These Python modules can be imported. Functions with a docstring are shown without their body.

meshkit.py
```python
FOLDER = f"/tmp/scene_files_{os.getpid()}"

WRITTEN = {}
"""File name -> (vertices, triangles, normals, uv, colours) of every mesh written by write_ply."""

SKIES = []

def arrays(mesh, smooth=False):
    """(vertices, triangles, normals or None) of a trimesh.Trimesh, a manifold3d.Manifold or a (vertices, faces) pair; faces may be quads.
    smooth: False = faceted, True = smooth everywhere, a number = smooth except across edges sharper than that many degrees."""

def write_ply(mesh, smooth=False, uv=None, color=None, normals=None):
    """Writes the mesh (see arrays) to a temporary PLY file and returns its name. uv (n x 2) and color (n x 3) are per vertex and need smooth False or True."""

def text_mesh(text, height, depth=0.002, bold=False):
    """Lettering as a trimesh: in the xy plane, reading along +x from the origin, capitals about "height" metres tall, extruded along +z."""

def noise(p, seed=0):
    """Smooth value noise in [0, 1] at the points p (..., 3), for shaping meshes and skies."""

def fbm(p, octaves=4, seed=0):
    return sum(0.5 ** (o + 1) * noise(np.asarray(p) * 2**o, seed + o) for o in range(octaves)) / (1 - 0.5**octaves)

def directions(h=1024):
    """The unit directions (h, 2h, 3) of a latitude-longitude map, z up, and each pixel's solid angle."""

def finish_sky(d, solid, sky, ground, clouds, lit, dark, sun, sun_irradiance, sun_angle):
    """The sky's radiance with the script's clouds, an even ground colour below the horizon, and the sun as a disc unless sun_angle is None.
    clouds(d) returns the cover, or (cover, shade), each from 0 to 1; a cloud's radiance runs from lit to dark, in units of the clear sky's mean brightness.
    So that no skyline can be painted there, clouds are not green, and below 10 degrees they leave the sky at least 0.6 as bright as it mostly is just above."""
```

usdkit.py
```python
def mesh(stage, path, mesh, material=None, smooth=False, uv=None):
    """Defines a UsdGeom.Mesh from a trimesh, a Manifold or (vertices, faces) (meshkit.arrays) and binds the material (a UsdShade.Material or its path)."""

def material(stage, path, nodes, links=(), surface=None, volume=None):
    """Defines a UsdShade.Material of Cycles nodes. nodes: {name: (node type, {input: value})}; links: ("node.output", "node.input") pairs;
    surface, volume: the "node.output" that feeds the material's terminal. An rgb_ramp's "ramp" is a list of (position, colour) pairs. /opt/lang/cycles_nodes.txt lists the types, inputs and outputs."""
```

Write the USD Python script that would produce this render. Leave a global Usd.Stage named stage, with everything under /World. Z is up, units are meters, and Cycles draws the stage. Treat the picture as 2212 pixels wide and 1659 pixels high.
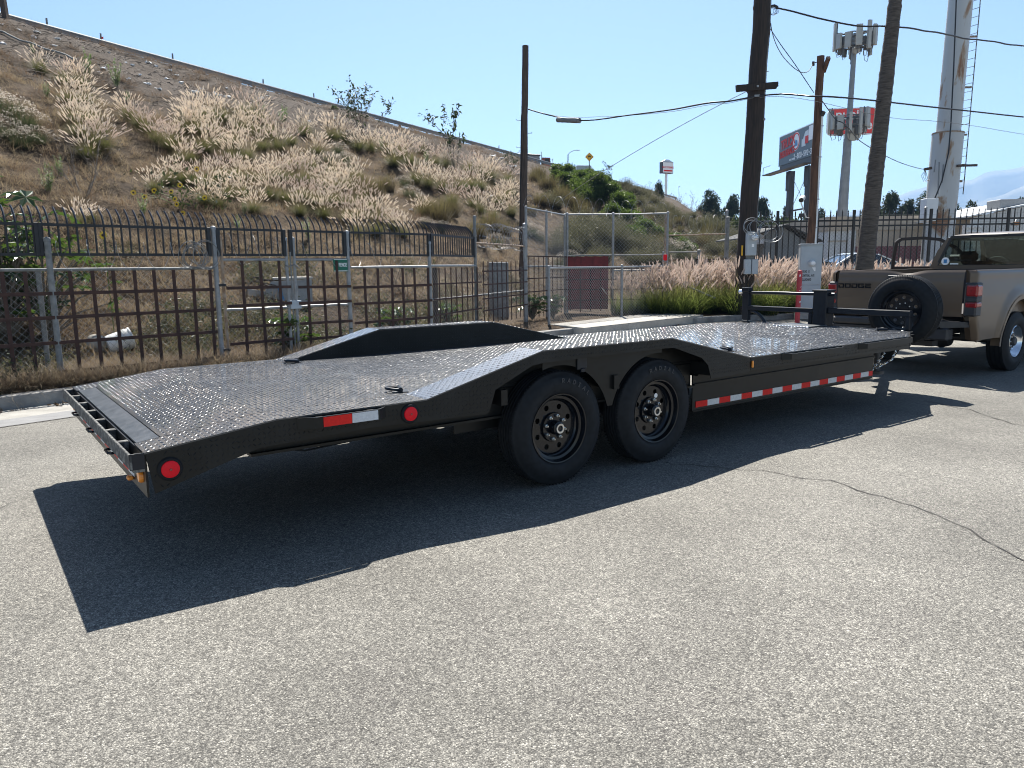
import math, random, re
import numpy as np, trimesh, usdkit, meshkit
from manifold3d import Manifold
from shapely.geometry import Polygon, Point, LineString
from shapely.ops import unary_union
from pxr import Usd, UsdGeom, UsdLux, UsdShade, Gf, Sdf, Vt

stage = Usd.Stage.CreateInMemory()
world = UsdGeom.Xform.Define(stage, '/World')
stage.SetDefaultPrim(world.GetPrim())
UsdGeom.Scope.Define(stage, '/World/Looks')

HAZE = True
SKY_STRENGTH = 0.05
# ---------------------------------------------------------------- camera, sky, sun, exposure
CAM_H, PITCH, ROLL, FPX, PW, PH = 1.4996, 0.1553, -0.0120, 1618.36, 2212.0, 1659.0
_f = np.array([0, math.cos(PITCH), -math.sin(PITCH)]); _r = np.array([1.0, 0, 0]); _u = np.cross(_r, _f)
_c, _s = math.cos(ROLL), math.sin(ROLL)
RGT, UPV, FWD = _c * _r + _s * _u, -_s * _r + _c * _u, _f
CAM = np.array([0, 0, CAM_H])
cam = UsdGeom.Camera.Define(stage, '/World/camera')
cam.CreateHorizontalApertureAttr(36.0)
cam.CreateFocalLengthAttr(36.0 * FPX / PW)
cam.CreateVerticalApertureAttr(27.0)
cam.CreateClippingRangeAttr(Gf.Vec2f(0.05, 60000))
cam.CreateExposureAttr(EXPOSURE := 1.4)
m4 = Gf.Matrix4d(1.0)
for i, a in enumerate((RGT, UPV, -FWD, CAM)):
    m4.SetRow(i, Gf.Vec4d(*map(float, a), 1.0 if i == 3 else 0.0))
cam.AddTransformOp().Set(m4)

SUN_EL, SUN_AZ = math.radians(55.0), math.radians(1.0)
SUN_DIR = np.array([math.sin(SUN_AZ) * math.cos(SUN_EL), math.cos(SUN_AZ) * math.cos(SUN_EL), math.sin(SUN_EL)])
usdkit.material(stage, '/World/Looks/sky_look', {
    'sky': ('sky_texture', {'sky_type': 'single_scattering', 'sun_disc': False, 'sun_elevation': SUN_EL, 'sun_rotation': SUN_AZ,
                            'altitude': 200.0, 'air_density': 1.0, 'aerosol_density': 0.6, 'ozone_density': 1.0}),
    'bg': ('background_shader', {'strength': SKY_STRENGTH})}, [('sky.color', 'bg.color')], surface='bg.background')
dome = UsdLux.DomeLight.Define(stage, '/World/sky')
UsdShade.MaterialBindingAPI.Apply(dome.GetPrim()).Bind(UsdShade.Material.Get(stage, '/World/Looks/sky_look'))
dome.GetPrim().SetCustomDataByKey('kind', 'structure')
sun = UsdLux.DistantLight.Define(stage, '/World/sun')
sun.CreateNormalizeAttr(True); sun.CreateIntensityAttr(1.25); sun.CreateAngleAttr(0.5); sun.CreateColorAttr(Gf.Vec3f(1.0, 0.955, 0.885))
zx = SUN_DIR; xx = np.cross([0, 0, 1.0], zx); xx /= np.linalg.norm(xx); yx = np.cross(zx, xx)
ms = Gf.Matrix4d(1.0)
for i, a in enumerate((xx, yx, zx)):
    ms.SetRow(i, Gf.Vec4d(*map(float, a), 0.0))
sun.AddTransformOp().Set(ms)

# ---------------------------------------------------------------- helpers
def ray(px, py):
    d = FWD + RGT * (px - PW / 2) / FPX + UPV * (PH / 2 - py) / FPX
    return d
def at(px, py, depth):
    """World point seen at photo position (px, py), depth metres ahead."""
    d = ray(px, py)
    return CAM + d * depth / d[1]
def colx(X):
    """tangent of the bearing of photo column X near the horizon"""
    d = ray(X, 575.0)
    return d[0] / d[1]

class MB:
    def __init__(self): self.V, self.F, self.n = [], [], 0
    def add(self, v, f):
        v = np.asarray(v, float); f = np.asarray(f, int)
        if f.ndim == 2 and f.shape[1] == 4: f = np.vstack([f[:, [0, 1, 2]], f[:, [0, 2, 3]]])
        self.V.append(v); self.F.append(f + self.n); self.n += len(v); return self
    def tm(self, m, T=None):
        v, f, _ = meshkit.arrays(m)
        if T is not None: v = v @ np.asarray(T)[:3, :3].T + np.asarray(T)[:3, 3]
        return self.add(v, f)
    def box(self, x0, x1, y0, y1, z0, z1):
        x = [min(x0, x1), max(x0, x1)]; y = [min(y0, y1), max(y0, y1)]; z = [min(z0, z1), max(z0, z1)]
        v = [(x[i], y[j], z[k]) for i in (0, 1) for j in (0, 1) for k in (0, 1)]
        return self.add(v, [(0, 1, 3, 2), (4, 6, 7, 5), (0, 4, 5, 1), (2, 3, 7, 6), (0, 2, 6, 4), (1, 5, 7, 3)])
    def cbox(self, x0, x1, y0, y1, z0, z1, c=0.01):
        x = sorted((x0, x1)); y = sorted((y0, y1)); z = sorted((z0, z1)); p = []
        for i in (0, 1):
            for j in (0, 1):
                for k in (0, 1):
                    sx, sy, sz = (1 - 2 * i) * c, (1 - 2 * j) * c, (1 - 2 * k) * c
                    p += [(x[i] + sx, y[j] + sy, z[k]), (x[i] + sx, y[j], z[k] + sz), (x[i], y[j] + sy, z[k] + sz)]
        return self.hull(p)
    def hull(self, pts): return self.tm(Manifold.hull_points(np.asarray(pts, float)))
    def bar(self, p0, p1, w, h=None, up=(0, 0, 1.0)):
        p0, p1 = np.asarray(p0, float), np.asarray(p1, float); h = w if h is None else h
        t = p1 - p0; t /= np.linalg.norm(t); a = np.cross(t, up)
        if np.linalg.norm(a) < 1e-6: a = np.cross(t, (1.0, 0, 0))
        a /= np.linalg.norm(a); b = np.cross(a, t)
        v = [p + sa * a * w / 2 + sb * b * h / 2 for p in (p0, p1) for sa, sb in ((-1, -1), (1, -1), (1, 1), (-1, 1))]
        return self.add(v, [(3, 2, 1, 0), (4, 5, 6, 7), (0, 1, 5, 4), (1, 2, 6, 5), (2, 3, 7, 6), (3, 0, 4, 7)])
    def tube(self, pts, r, n=8, cap=True):
        p = np.asarray(pts, float); r = np.broadcast_to(np.asarray(r, float), (len(p),))
        t = np.gradient(p, axis=0); t /= np.linalg.norm(t, axis=1, keepdims=True) + 1e-12
        ref = np.array([0, 0, 1.0]) if abs(t[0][2]) < 0.9 else np.array([1.0, 0, 0])
        a = np.cross(t[0], ref); a /= np.linalg.norm(a); A = []
        for k in range(len(p)):
            a = a - t[k] * (a @ t[k]); a /= np.linalg.norm(a) + 1e-12; A.append(a)
        A = np.array(A); B = np.cross(t, A); ang = np.arange(n) * 2 * np.pi / n
        v = (p[:, None] + r[:, None, None] * (np.cos(ang)[None, :, None] * A[:, None] + np.sin(ang)[None, :, None] * B[:, None])).reshape(-1, 3)
        i, j = np.meshgrid(np.arange(len(p) - 1), np.arange(n), indexing='ij')
        q = np.stack([i * n + j, i * n + (j + 1) % n, (i + 1) * n + (j + 1) % n, (i + 1) * n + j], -1).reshape(-1, 4)
        self.add(v, q)
        if cap and n > 2:
            m = len(p) - 1
            self.add(v[:n], [(0, k + 1, k) for k in range(1, n - 1)]); self.add(v[m * n:], [(0, k, k + 1) for k in range(1, n - 1)])
        return self
    def lathe(self, prof, origin=(0, 0, 0), axis=(0, 1, 0), n=32, closed=False):
        """prof: (radius, along axis)"""
        ax = np.asarray(axis, float); ax /= np.linalg.norm(ax)
        e1 = np.cross(ax, (0, 0, 1.0)) if abs(ax[2]) < 0.9 else np.cross(ax, (1.0, 0, 0))
        e1 /= np.linalg.norm(e1); e2 = np.cross(ax, e1); p = np.asarray(prof, float); ang = np.arange(n) * 2 * np.pi / n
        v = np.asarray(origin) + p[:, None, 1, None] * ax + p[:, None, 0, None] * (np.cos(ang)[None, :, None] * e1 + np.sin(ang)[None, :, None] * e2)
        m = len(p); k = m if closed else m - 1
        i, j = np.meshgrid(np.arange(k), np.arange(n), indexing='ij')
        q = np.stack([i * n + j, i * n + (j + 1) % n, ((i + 1) % m) * n + (j + 1) % n, ((i + 1) % m) * n + j], -1).reshape(-1, 4)
        return self.add(v.reshape(-1, 3), q)
    def prism(self, poly, T, th):
        """shapely polygon extruded th along the frame's third axis; T = (origin, ex, ey, ez)"""
        o, ex, ey, ez = (np.asarray(a, float) for a in T)
        for g in getattr(poly, 'geoms', [poly]):
            m = trimesh.creation.extrude_polygon(g, th, engine='earcut')
            v = np.array(m.vertices); self.add(o + v[:, :1] * ex + v[:, 1:2] * ey + v[:, 2:] * ez, np.array(m.faces))
        return self
    def grid(self, fn, us, vs, keep=None):
        U, Vv = np.meshgrid(us, vs, indexing='ij'); p = np.array([[fn(a, b) for b in vs] for a in us], float)
        n = len(vs); i, j = np.meshgrid(np.arange(len(us) - 1), np.arange(n - 1), indexing='ij')
        q = np.stack([i * n + j, (i + 1) * n + j, (i + 1) * n + j + 1, i * n + j + 1], -1).reshape(-1, 4)
        if keep is not None:
            c = p.reshape(-1, 3)[q].mean(1); q = q[[bool(keep(*x)) for x in c]]
        return self.add(p.reshape(-1, 3), q)
    def text(self, s, height, o, ex, ey, depth=0.003, bold=True, sx=1.0, center=False):
        m = meshkit.text_mesh(s, height, depth, bold); v = np.array(m.vertices); v[:, 0] *= sx
        if center: v[:, 0] -= (v[:, 0].min() + v[:, 0].max()) / 2
        ex, ey = np.asarray(ex, float), np.asarray(ey, float)
        return self.add(np.asarray(o) + v[:, :1] * ex + v[:, 1:2] * ey + v[:, 2:] * np.cross(ex, ey), np.array(m.faces))
    def mesh(self): return np.vstack(self.V), np.vstack(self.F)

def free(parent, name):
    if not stage.GetPrimAtPath(f'{parent}/{name}'): return f'{parent}/{name}'
    k = COUNT.get((parent, name), 0) + 1
    while stage.GetPrimAtPath(f'{parent}/{name}_{k:03d}'): k += 1
    COUNT[(parent, name)] = k
    return f'{parent}/{name}_{k:03d}'
COUNT = {}
def tag(p, label=None, cat=None, group=None, kind=None):
    p = p.GetPrim() if hasattr(p, 'GetPrim') else p
    for k, v in (('label', label), ('category', cat), ('group', group), ('kind', kind)):
        if v: p.SetCustomDataByKey(k, v)
    return p
def thing(name, label, cat, loc=(0, 0, 0), rz=0.0, group=None, kind=None):
    x = UsdGeom.Xform.Define(stage, free('/World', name))
    x.AddTranslateOp().Set(Gf.Vec3d(*map(float, loc)))
    if rz: x.AddRotateZOp().Set(math.degrees(rz))
    tag(x, label, cat, group, kind)
    return str(x.GetPath())
def obj(name, mb, mat, parent='/World', smooth=False, **kw):
    """one Mesh prim; smooth: angle in degrees"""
    p = free(parent, name)
    g = usdkit.mesh(stage, p, mb.mesh() if isinstance(mb, MB) else mb, f'/World/Looks/{mat}', smooth=smooth)
    if kw: tag(g, **kw)
    return p
def kind_root(name):
    stage.CreateClassPrim('/World/kinds') if not stage.GetPrimAtPath('/World/kinds') else None
    x = stage.CreateClassPrim(f'/World/kinds/{name}'); x.SetTypeName('Xform')
    return str(x.GetPath())
def place(src, name, label, cat, loc, rz=0.0, sc=1.0, group=None):
    x = UsdGeom.Xform.Define(stage, free('/World', name))
    x.AddTranslateOp().Set(Gf.Vec3d(*map(float, loc))); x.AddRotateZOp().Set(math.degrees(rz))
    s = (sc,) * 3 if np.isscalar(sc) else sc
    x.AddScaleOp().Set(Gf.Vec3f(*map(float, s)))
    x.GetPrim().GetReferences().AddInternalReference(src); x.GetPrim().SetInstanceable(True)
    tag(x, label, cat, group)
    return str(x.GetPath())
def instancer(name, protos, pos, ang, sc, idx, parent='/World', tilt=None, **kw):
    """protos: list of (MB, mat)"""
    p = free(parent, name); pi = UsdGeom.PointInstancer.Define(stage, p); tg = []
    for k, (mb, mt) in enumerate(protos):
        g = usdkit.mesh(stage, f'{p}/tuft_{k:03d}', mb.mesh(), f'/World/Looks/{mt}'); tg.append(g.GetPath())
    pi.CreatePrototypesRel().SetTargets(tg)
    pi.CreatePositionsAttr(Vt.Vec3fArray.FromNumpy(np.asarray(pos, np.float32)))
    pi.CreateProtoIndicesAttr(Vt.IntArray.FromNumpy(np.asarray(idx, np.int32)))
    sc = np.asarray(sc, np.float32); sc = np.repeat(sc[:, None], 3, 1) if sc.ndim == 1 else sc
    pi.CreateScalesAttr(Vt.Vec3fArray.FromNumpy(sc))
    h = np.asarray(ang) / 2
    pi.CreateOrientationsAttr(Vt.QuathArray([Gf.Quath(float(math.cos(a)), 0, 0, float(math.sin(a))) for a in h]))
    tag(pi, **kw)
    return p

# ---------------------------------------------------------------- materials
LK = '/World/Looks/'
def M(name, c1, c2=None, scale=6.0, rough=0.6, metal=0.0, bump=0.0, bscale=None, bdist=0.01, coat=0.0, detail=4.0, coords='position', lo=0.35, hi=0.65, spec=0.5, stretch=None, rvar=0.0):
    n = {'p': ('principled_bsdf', {'base_color': c1, 'roughness': rough, 'metallic': metal, 'coat_weight': coat, 'coat_roughness': 0.04, 'specular_ior_level': spec})}
    l = []
    src = 'geo.position'
    n['geo'] = ('geometry', {})
    if coords == 'object':
        n['tc'] = ('texture_coordinate', {}); src = 'tc.object'; del n['geo']
    if stretch:
        n['mp'] = ('mapping', {'scale': stretch}); l.append((src, 'mp.vector')); src = 'mp.vector'
    if c2 is not None:
        n['nz'] = ('noise_texture', {'scale': scale, 'detail': detail, 'roughness': 0.6})
        n['rp'] = ('rgb_ramp', {'ramp': [(lo, c1), (hi, c2)]})
        l += [(src, 'nz.vector'), ('nz.fac', 'rp.fac'), ('rp.color', 'p.base_color')]
        if rvar:
            n['mr'] = ('map_range', {'from_min': 0.3, 'from_max': 0.7, 'to_min': rough - rvar, 'to_max': rough + rvar})
            l += [('nz.fac', 'mr.value'), ('mr.result', 'p.roughness')]
    if bump:
        n['bn'] = ('noise_texture', {'scale': bscale or scale * 4, 'detail': 3.0, 'roughness': 0.6})
        n['bp'] = ('bump', {'strength': bump, 'distance': bdist})
        l += [(src, 'bn.vector'), ('bn.fac', 'bp.height'), ('bp.normal', 'p.normal')]
    if not l and 'geo' in n: del n['geo']
    if not l and 'tc' in n: del n['tc']
    return usdkit.material(stage, LK + name, n, l, surface='p.BSDF')
def leaf(name, c1, c2, trans=0.35, scale=3.0, rough=0.55, tcol=None):
    tcol = tcol or tuple(min(1, x * 1.3) for x in c2)
    return usdkit.material(stage, LK + name, {
        'tc': ('texture_coordinate', {}), 'oi': ('object_info', {}), 'nz': ('noise_texture', {'scale': scale, 'detail': 2.0}),
        'rp': ('rgb_ramp', {'ramp': [(0.3, c1), (0.7, c2)]}),
        'p': ('principled_bsdf', {'roughness': rough}), 't': ('translucent_bsdf', {'color': tcol}), 'mx': ('mix_closure', {'fac': trans})},
        [('tc.object', 'nz.vector'), ('nz.fac', 'rp.fac'), ('rp.color', 'p.base_color'), ('p.BSDF', 'mx.closure1'), ('t.BSDF', 'mx.closure2')], surface='mx.closure')
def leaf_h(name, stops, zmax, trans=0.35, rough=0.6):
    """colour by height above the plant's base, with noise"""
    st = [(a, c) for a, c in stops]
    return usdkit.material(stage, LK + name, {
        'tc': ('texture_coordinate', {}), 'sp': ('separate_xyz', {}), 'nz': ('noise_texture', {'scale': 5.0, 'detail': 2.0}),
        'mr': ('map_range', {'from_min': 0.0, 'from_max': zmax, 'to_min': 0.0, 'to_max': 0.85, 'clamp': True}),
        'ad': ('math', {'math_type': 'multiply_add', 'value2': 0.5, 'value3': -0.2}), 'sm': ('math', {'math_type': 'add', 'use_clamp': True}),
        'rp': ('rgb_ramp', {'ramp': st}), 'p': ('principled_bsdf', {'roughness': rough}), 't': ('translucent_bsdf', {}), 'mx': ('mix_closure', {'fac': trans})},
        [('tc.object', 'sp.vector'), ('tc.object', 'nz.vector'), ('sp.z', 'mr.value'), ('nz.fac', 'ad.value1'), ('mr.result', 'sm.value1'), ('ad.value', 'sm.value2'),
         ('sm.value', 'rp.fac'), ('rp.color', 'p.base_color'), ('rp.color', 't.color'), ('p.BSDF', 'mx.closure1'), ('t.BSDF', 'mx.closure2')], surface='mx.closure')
def glass(name, tint, ior=1.5):
    return usdkit.material(stage, LK + name, {'t': ('transparent_bsdf', {'color': tint}), 'g': ('glossy_bsdf', {'roughness': 0.02, 'color': (1, 1, 1)}), 'f': ('fresnel', {'IOR': ior}), 'm': ('mix_closure', {})},
                           [('f.fac', 'm.fac'), ('t.BSDF', 'm.closure1'), ('g.BSDF', 'm.closure2')], surface='m.closure')
M('black_paint', (0.005, 0.0065, 0.010), (0.008, 0.010, 0.0145), scale=2.2, rough=0.36, coat=0.0, rvar=0.08, bump=0.15, bscale=30, bdist=0.003, spec=0.35)
M('deck_paint', (0.005, 0.0065, 0.010), (0.008, 0.010, 0.0145), scale=2.2, rough=0.46, coat=1.0, rvar=0.06, bump=0.12, bscale=26, bdist=0.002, spec=0.7)
M('tread_paint', (0.006, 0.0085, 0.014), (0.007, 0.011, 0.019), scale=2.2, rough=0.33, coat=0.4, spec=0.65)
M('side_paint', (0.0055, 0.0055, 0.005), (0.020, 0.019, 0.017), scale=2.6, detail=9.0, lo=0.5, hi=0.85, rough=0.38, bump=0.12, bscale=60, bdist=0.002, rvar=0.08, spec=0.28)
M('steel_bare', (0.05, 0.055, 0.06), (0.10, 0.105, 0.11), scale=8, rough=0.38, metal=0.5, stretch=(3, 1, 1), bump=0.1, bscale=30, bdist=0.001)
M('dusty_black', (0.035, 0.035, 0.033), (0.16, 0.155, 0.14), scale=28, rough=0.75, lo=0.48, hi=0.6)
M('rubber', (0.006, 0.0065, 0.0075), (0.011, 0.012, 0.014), scale=25, rough=0.65, bump=0.12, bscale=120, bdist=0.002, coords='object', spec=0.22)
M('rim_black', (0.004, 0.0045, 0.006), rough=0.14, coat=0.0, spec=0.45)
M('chrome', (0.75, 0.76, 0.78), rough=0.18, metal=1.0)
M('lug_steel', (0.55, 0.55, 0.54), rough=0.3, metal=1.0)
M('red_lens', (0.66, 0.004, 0.014), rough=0.4, spec=0.25)
M('red_lens_dark', (0.28, 0.012, 0.015), (0.16, 0.008, 0.01), scale=40, rough=0.2, coat=0.6)
M('amber_lens', (0.75, 0.25, 0.03), rough=0.25, coat=0.5)
M('tape_red', (0.66, 0.018, 0.012), (0.55, 0.015, 0.012), scale=60, rough=0.5, spec=0.2)
M('tape_white', (0.55, 0.56, 0.57), (0.45, 0.46, 0.48), scale=60, rough=0.35)
M('wire_black', (0.012, 0.012, 0.014), rough=0.5)
M('tan_paint', (0.080, 0.053, 0.033), (0.09, 0.060, 0.038), scale=2, rough=0.40, metal=0.0, coat=0.2, bump=0.03, bscale=5, bdist=0.01)
M('tan_inner', (0.022, 0.014, 0.011), rough=0.6)
M('plastic_dark', (0.02, 0.02, 0.022), (0.03, 0.03, 0.033), scale=10, rough=0.5)
M('cloth_dark', (0.03, 0.028, 0.026), (0.05, 0.046, 0.042), scale=30, rough=0.95)
M('white_plastic', (0.72, 0.72, 0.70), (0.6, 0.6, 0.58), scale=9, rough=0.5)
M('white_vinyl', (0.8, 0.8, 0.8), rough=0.5)
M('print_blue', (0.05, 0.2, 0.4), rough=0.5)
M('print_black', (0.006, 0.006, 0.007), rough=0.6, spec=0.15)
M('galv', (0.20, 0.205, 0.21), (0.30, 0.305, 0.31), scale=14, rough=0.5, metal=0.45, lo=0.3, hi=0.7)
M('galv_wire', (0.22, 0.225, 0.23), (0.32, 0.32, 0.32), scale=10, rough=0.5, metal=0.6)
M('galv_dull', (0.14, 0.145, 0.14), (0.23, 0.23, 0.225), scale=12, rough=0.7, metal=0.3)
M('iron_black', (0.006, 0.006, 0.008), (0.012, 0.012, 0.014), scale=12, rough=0.42, bump=0.1, bscale=80, bdist=0.002)
M('rust_iron', (0.026, 0.012, 0.009), (0.055, 0.024, 0.016), scale=9, rough=0.85, bump=0.3, bscale=70, bdist=0.003)
M('rust_pipe', (0.20, 0.12, 0.07), (0.33, 0.27, 0.21), scale=11, rough=0.8)
M('wood_dark', (0.012, 0.008, 0.006), (0.036, 0.022, 0.015), scale=7, rough=0.85, stretch=(4, 4, 0.35), bump=0.5, bscale=16, bdist=0.02)
M('wood_red', (0.05, 0.024, 0.014), (0.125, 0.062, 0.036), scale=7, rough=0.85, stretch=(4, 4, 0.35), bump=0.5, bscale=16, bdist=0.02)
M('wood_grey', (0.04, 0.028, 0.021), (0.09, 0.065, 0.05), scale=7, rough=0.9, stretch=(4, 4, 0.4), bump=0.5, bscale=16, bdist=0.02)
M('concrete', (0.27, 0.255, 0.225), (0.36, 0.34, 0.30), scale=2.2, rough=0.9, bump=0.15, bscale=50, bdist=0.004, detail=7)
M('kerb_concrete', (0.13, 0.125, 0.12), (0.26, 0.25, 0.23), scale=3, rough=0.92, bump=0.4, bscale=45, bdist=0.01, detail=7)
M('gutter_concrete', (0.20, 0.192, 0.172), (0.29, 0.278, 0.252), scale=4, rough=0.9, bump=0.25, bscale=60, bdist=0.005, detail=8)
M('grey_concrete', (0.24, 0.235, 0.225), (0.33, 0.325, 0.31), scale=3, rough=0.9, bump=0.2, bscale=30, bdist=0.005)
M('band_grey', (0.155, 0.155, 0.155), (0.20, 0.20, 0.198), scale=6, rough=0.9, detail=8)
M('crack_dark', (0.045, 0.041, 0.037), rough=0.95)
M('cabinet_grey', (0.33, 0.36, 0.385), (0.37, 0.40, 0.42), scale=3, rough=0.5)
M('meter_glass', (0.6, 0.62, 0.63), rough=0.1, coat=0.8)
M('red_paint', (0.42, 0.035, 0.045), (0.34, 0.03, 0.04), scale=8, rough=0.55)
M('red_sheet', (0.17, 0.02, 0.02), (0.10, 0.014, 0.014), scale=5, rough=0.75)
M('pole_white', (0.60, 0.62, 0.63), (0.68, 0.70, 0.70), scale=1.5, rough=0.45)
M('pole_grey', (0.17, 0.185, 0.195), (0.22, 0.235, 0.245), scale=2, rough=0.5, metal=0.3)
M('antenna_white', (0.33, 0.34, 0.325), (0.28, 0.29, 0.28), scale=3, rough=0.55)
M('antenna_dark', (0.10, 0.105, 0.11), rough=0.6)
M('palm_bark', (0.045, 0.036, 0.03), (0.11, 0.09, 0.074), scale=5, rough=0.95, stretch=(1, 1, 6), bump=0.7, bscale=12, bdist=0.03)
M('sign_red', (0.70, 0.035, 0.03), rough=0.45)
M('sign_yellow', (0.80, 0.42, 0.02), rough=0.5)
M('sign_green', (0.0, 0.10, 0.06), rough=0.5)
M('sign_white', (0.75, 0.75, 0.75), rough=0.5)
M('sign_dark', (0.075, 0.095, 0.115), (0.09, 0.115, 0.125), scale=0.5, rough=0.5)
M('sign_frame', (0.05, 0.05, 0.055), rough=0.6)
M('sign_silver', (0.55, 0.58, 0.6), rough=0.5)
M('asph_road_far', (0.10, 0.10, 0.10), rough=0.9)
# ---------------------------------------------------------------- setting: road, kerb, ground, hillside
usdkit.material(stage, LK + 'asphalt', {
    'g': ('geometry', {}),
    'v': ('voronoi_texture', {'scale': 180.0, 'randomness': 1.0}), 'vs': ('separate_color', {}),
    'v2': ('voronoi_texture', {'scale': 75.0, 'randomness': 1.0}), 'vs2': ('separate_color', {}),
    'r1': ('rgb_ramp', {'ramp': [(0.0, (0.100, 0.095, 0.085)), (0.30, (0.155, 0.148, 0.132)), (0.6, (0.212, 0.202, 0.178)), (0.88, (0.29, 0.276, 0.24)), (1.0, (0.44, 0.42, 0.365))]}),
    'gap': ('map_range', {'from_min': 0.35, 'from_max': 0.75, 'to_min': 1.0, 'to_max': 0.5, 'clamp': True}),
    'r2': ('map_range', {'from_min': 0.0, 'from_max': 1.0, 'to_min': 0.75, 'to_max': 1.22}),
    'n': ('noise_texture', {'scale': 0.9, 'detail': 6.0, 'roughness': 0.62}), 'nr': ('map_range', {'from_min': 0.3, 'from_max': 0.7, 'to_min': 0.80, 'to_max': 1.16}),
    'n3': ('noise_texture', {'scale': 0.22, 'detail': 3.0}), 'nr3': ('map_range', {'from_min': 0.3, 'from_max': 0.7, 'to_min': 0.84, 'to_max': 1.16}),
    'm1': ('math', {'math_type': 'multiply'}), 'm2': ('math', {'math_type': 'multiply'}), 'm3': ('math', {'math_type': 'multiply'}), 'mx': ('vector_math', {'math_type': 'scale'}),
    'hb': ('math', {'math_type': 'subtract', 'value1': 1.0}), 'b': ('bump', {'strength': 0.75, 'distance': 0.005}),
    'p': ('principled_bsdf', {'roughness': 0.88, 'specular_ior_level': 0.35})},
    [('g.position', 'v.vector'), ('g.position', 'v2.vector'), ('g.position', 'n.vector'), ('g.position', 'n3.vector'), ('v.color', 'vs.color'), ('vs.r', 'r1.fac'), ('v.distance', 'gap.value'),
     ('v2.color', 'vs2.color'), ('vs2.g', 'r2.value'), ('n.fac', 'nr.value'), ('n3.fac', 'nr3.value'), ('gap.result', 'm1.value1'), ('r2.result', 'm1.value2'), ('m1.value', 'm2.value1'), ('nr.result', 'm2.value2'),
     ('m2.value', 'm3.value1'), ('nr3.result', 'm3.value2'), ('r1.color', 'mx.vector1'), ('m3.value', 'mx.scale'), ('mx.vector', 'p.base_color'), ('v.distance', 'hb.value2'), ('hb.value', 'b.height'), ('b.normal', 'p.normal')], surface='p.BSDF')
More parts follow.
